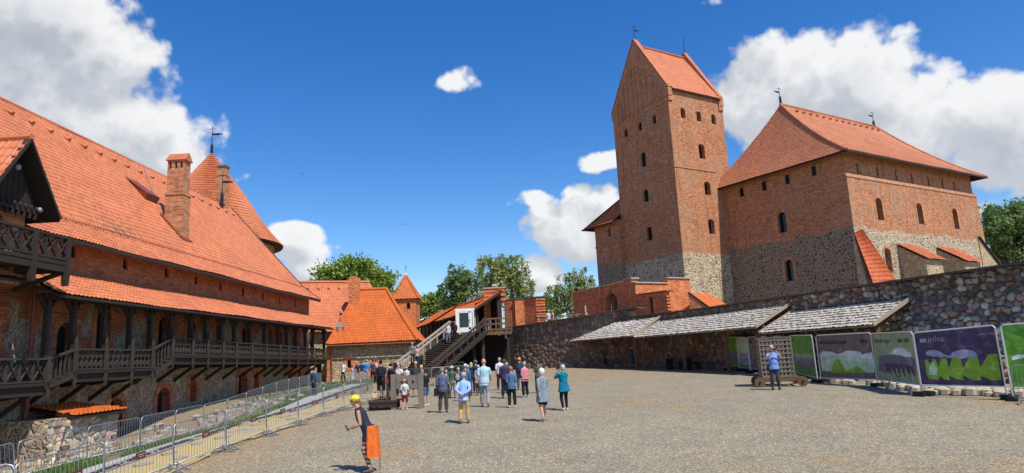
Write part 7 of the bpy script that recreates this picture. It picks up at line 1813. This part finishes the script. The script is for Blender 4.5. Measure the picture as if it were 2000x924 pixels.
# --- stairs and landing
P(805, 667, None, 10, 'man in grey jacket near the bottom of the stairs, walking up', (.20, .21, .17), (.02, .02, .025), pos=onstair(806, 712), hair='grey', sleeve=.9, shirt_len=.05, hh=1.75, group='people on the stairs')
P(814, 680, None, 20, 'woman in pale pink top holding a small child by the hand on the stairs', (.50, .36, .38), (.03, .04, .06), pos=onstair(815, 715), hair='brown', female=True, arms=('down', 'hold_out'), hh=1.6, group='people on the stairs')
P(828, 688, None, 15, 'small child in olive green clothes on the stairs', (.17, .18, .07), (.14, .14, .07), pos=onstair(828, 715), hair='blond', hh=1.05, arms=('hold_out', 'down'), group='people on the stairs')
P(875, 636, None, 195, 'man in white shirt and open dark jacket coming down the stairs', (.5, .5, .5), (.12, .17, .28), pos=onstair(876, 671), hair='brown', hh=1.72, sleeve=.9, step=.08, group='people on the stairs')
P(889, 636, None, 190, 'person in black with bright red cap coming down the stairs', (.012, .012, .014), (.012, .012, .014), pos=onstair(889, 667), hat='cap', hatcol=(.65, .02, .04), hair='dark', hh=1.65, sleeve=.9, group='people on the stairs')
P(947, 606, None, 180, 'person in cream top leaning on the landing railing, leftmost of the three', (.62, .58, .48), (.50, .45, .38), pos=onz(947, 650, LZ)+Vector((0, .25, 0)), hh=1.7, hair='dark', arms=('front', 'front'), group='people on the landing')
P(957, 611, None, 200, 'short person in white on the landing between the cream top and the red shirt', (.55, .50, .50), (.5, .45, .42), pos=onz(956, 649, LZ)+Vector((0, .5, 0)), hh=1.5, hair='brown', female=True, group='people on the landing')
P(966, 606, None, 170, 'dark haired person in dark red shirt on the landing, rightmost of the three', (.30, .03, .05), (.45, .18, .17), pos=onz(966, 650, LZ)+Vector((0, .3, 0)), hh=1.7, hair='black', hairstyle='long', female=True, arms=('front', 'front'), group='people on the landing')
# --- man at the right with raised phone
P(1516, 675, 761, 182, 'stout man in light blue t-shirt and grey jeans photographing in front of the cage cart', (.16, .28, .62), (.05, .055, .075), hair='grey', arms=('photo', 'photo'), heavy=1.22, shirt_len=.03, phone='wide', ph='the stout man in front of the cage cart', vox=.016, skin=2, shoes=(.02, .02, .02), bag=((.02, .02, .025), 'sling', 'dark camera strap bag of the stout man'), hh=1.76)
# --- people in the shade of the shelters
P(1152, 678, None, 185, 'woman in black and white floral dress in the shade of the far shelter', (.02, .02, .022), (.02, .02, .02), pos=G(*WF.p(17.0, 1.0, 0)[:2]), leg='dress', hair='black', hh=1.65, female=True, kind='floral', group='people in the shelters')
P(1203, 676, None, 120, 'person in long blue robe standing in the shade of the far shelter', (.04, .09, .16), (.04, .09, .16), pos=G(*WF.p(11.9, 1.0, 0)[:2]), leg='dress', hair='brown', hh=1.72, arms=('down', 'out'), sleeve=.8, group='people in the shelters')
q_ = WF.p(5.2, .48, 0); P(1287, 678, None, -100, 'person in pale blouse sitting at the dark table in the middle shelter', (.35, .30, .30), (.03, .03, .04), pos=G(q_.x, q_.y), sit=True, hair='dark', hh=1.65, arms=('lap', 'lap'), group='people in the shelters')
# --- gallery and rampart figures
P(607, 640, None, 90, 'dark silhouetted person standing at the far end of the gallery', (.02, .02, .025), (.02, .02, .02), pos=LF.p(2.6, 1.1, .52), hh=1.6, hair='black', group='people on the gallery')
P(585, 640, None, 70, 'second dark silhouetted person further left on the gallery', (.05, .02, .025), (.02, .02, .02), pos=LF.p(6.0, 1.1, .57), hh=1.6, hair='black', hat='cap', hatcol=(.1, .03, .03), group='people on the gallery')
fb = empty('footbridge', (5, 64, 1.5), 'pale railed footbridge just showing above the curtain wall', 'footbridge')
mb = MB(); mb.beam((2.6, 66.2, 2.0), (7.6, 62.8, 2.0), 2.0, .2); mb.build('deck', M['wood_pale'], fb)
mb = MB(); mb.beam((2.2, 65.0, 3.32), (6.6, 61.9, 3.55), .07, .12); mb.beam((2.2, 65.0, 2.9), (6.6, 61.9, 3.1), .05, .1)
for i in range(6): p = Vector((2.2, 65, 2)).lerp(Vector((6.6, 61.9, 2)), i/5); mb.beam(p, p+Vector((0, 0, 1.5)), .1)
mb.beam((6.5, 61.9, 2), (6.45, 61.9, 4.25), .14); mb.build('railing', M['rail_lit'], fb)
for x, yt, az, lab, c, hc in ((1071, 606, 150, 'person in pale shirt behind the rampart, left of the footbridge pair', (.5, .5, .5), 'white'), (1079, 606, -90, 'person in pink shirt crossing the footbridge behind the rampart', (.5, .25, .28), 'ginger'), (1109, 607, 90, 'dark haired person in navy near the footbridge end post', (.02, .03, .07), 'ginger')):
    p = atY(x, yt, 63.8); P(x, yt, None, az, lab, c, (.1, .1, .1), pos=Vector((p.x, 63.8, p.z-1.7)), hh=1.7, hair=hc, group='people on the footbridge')
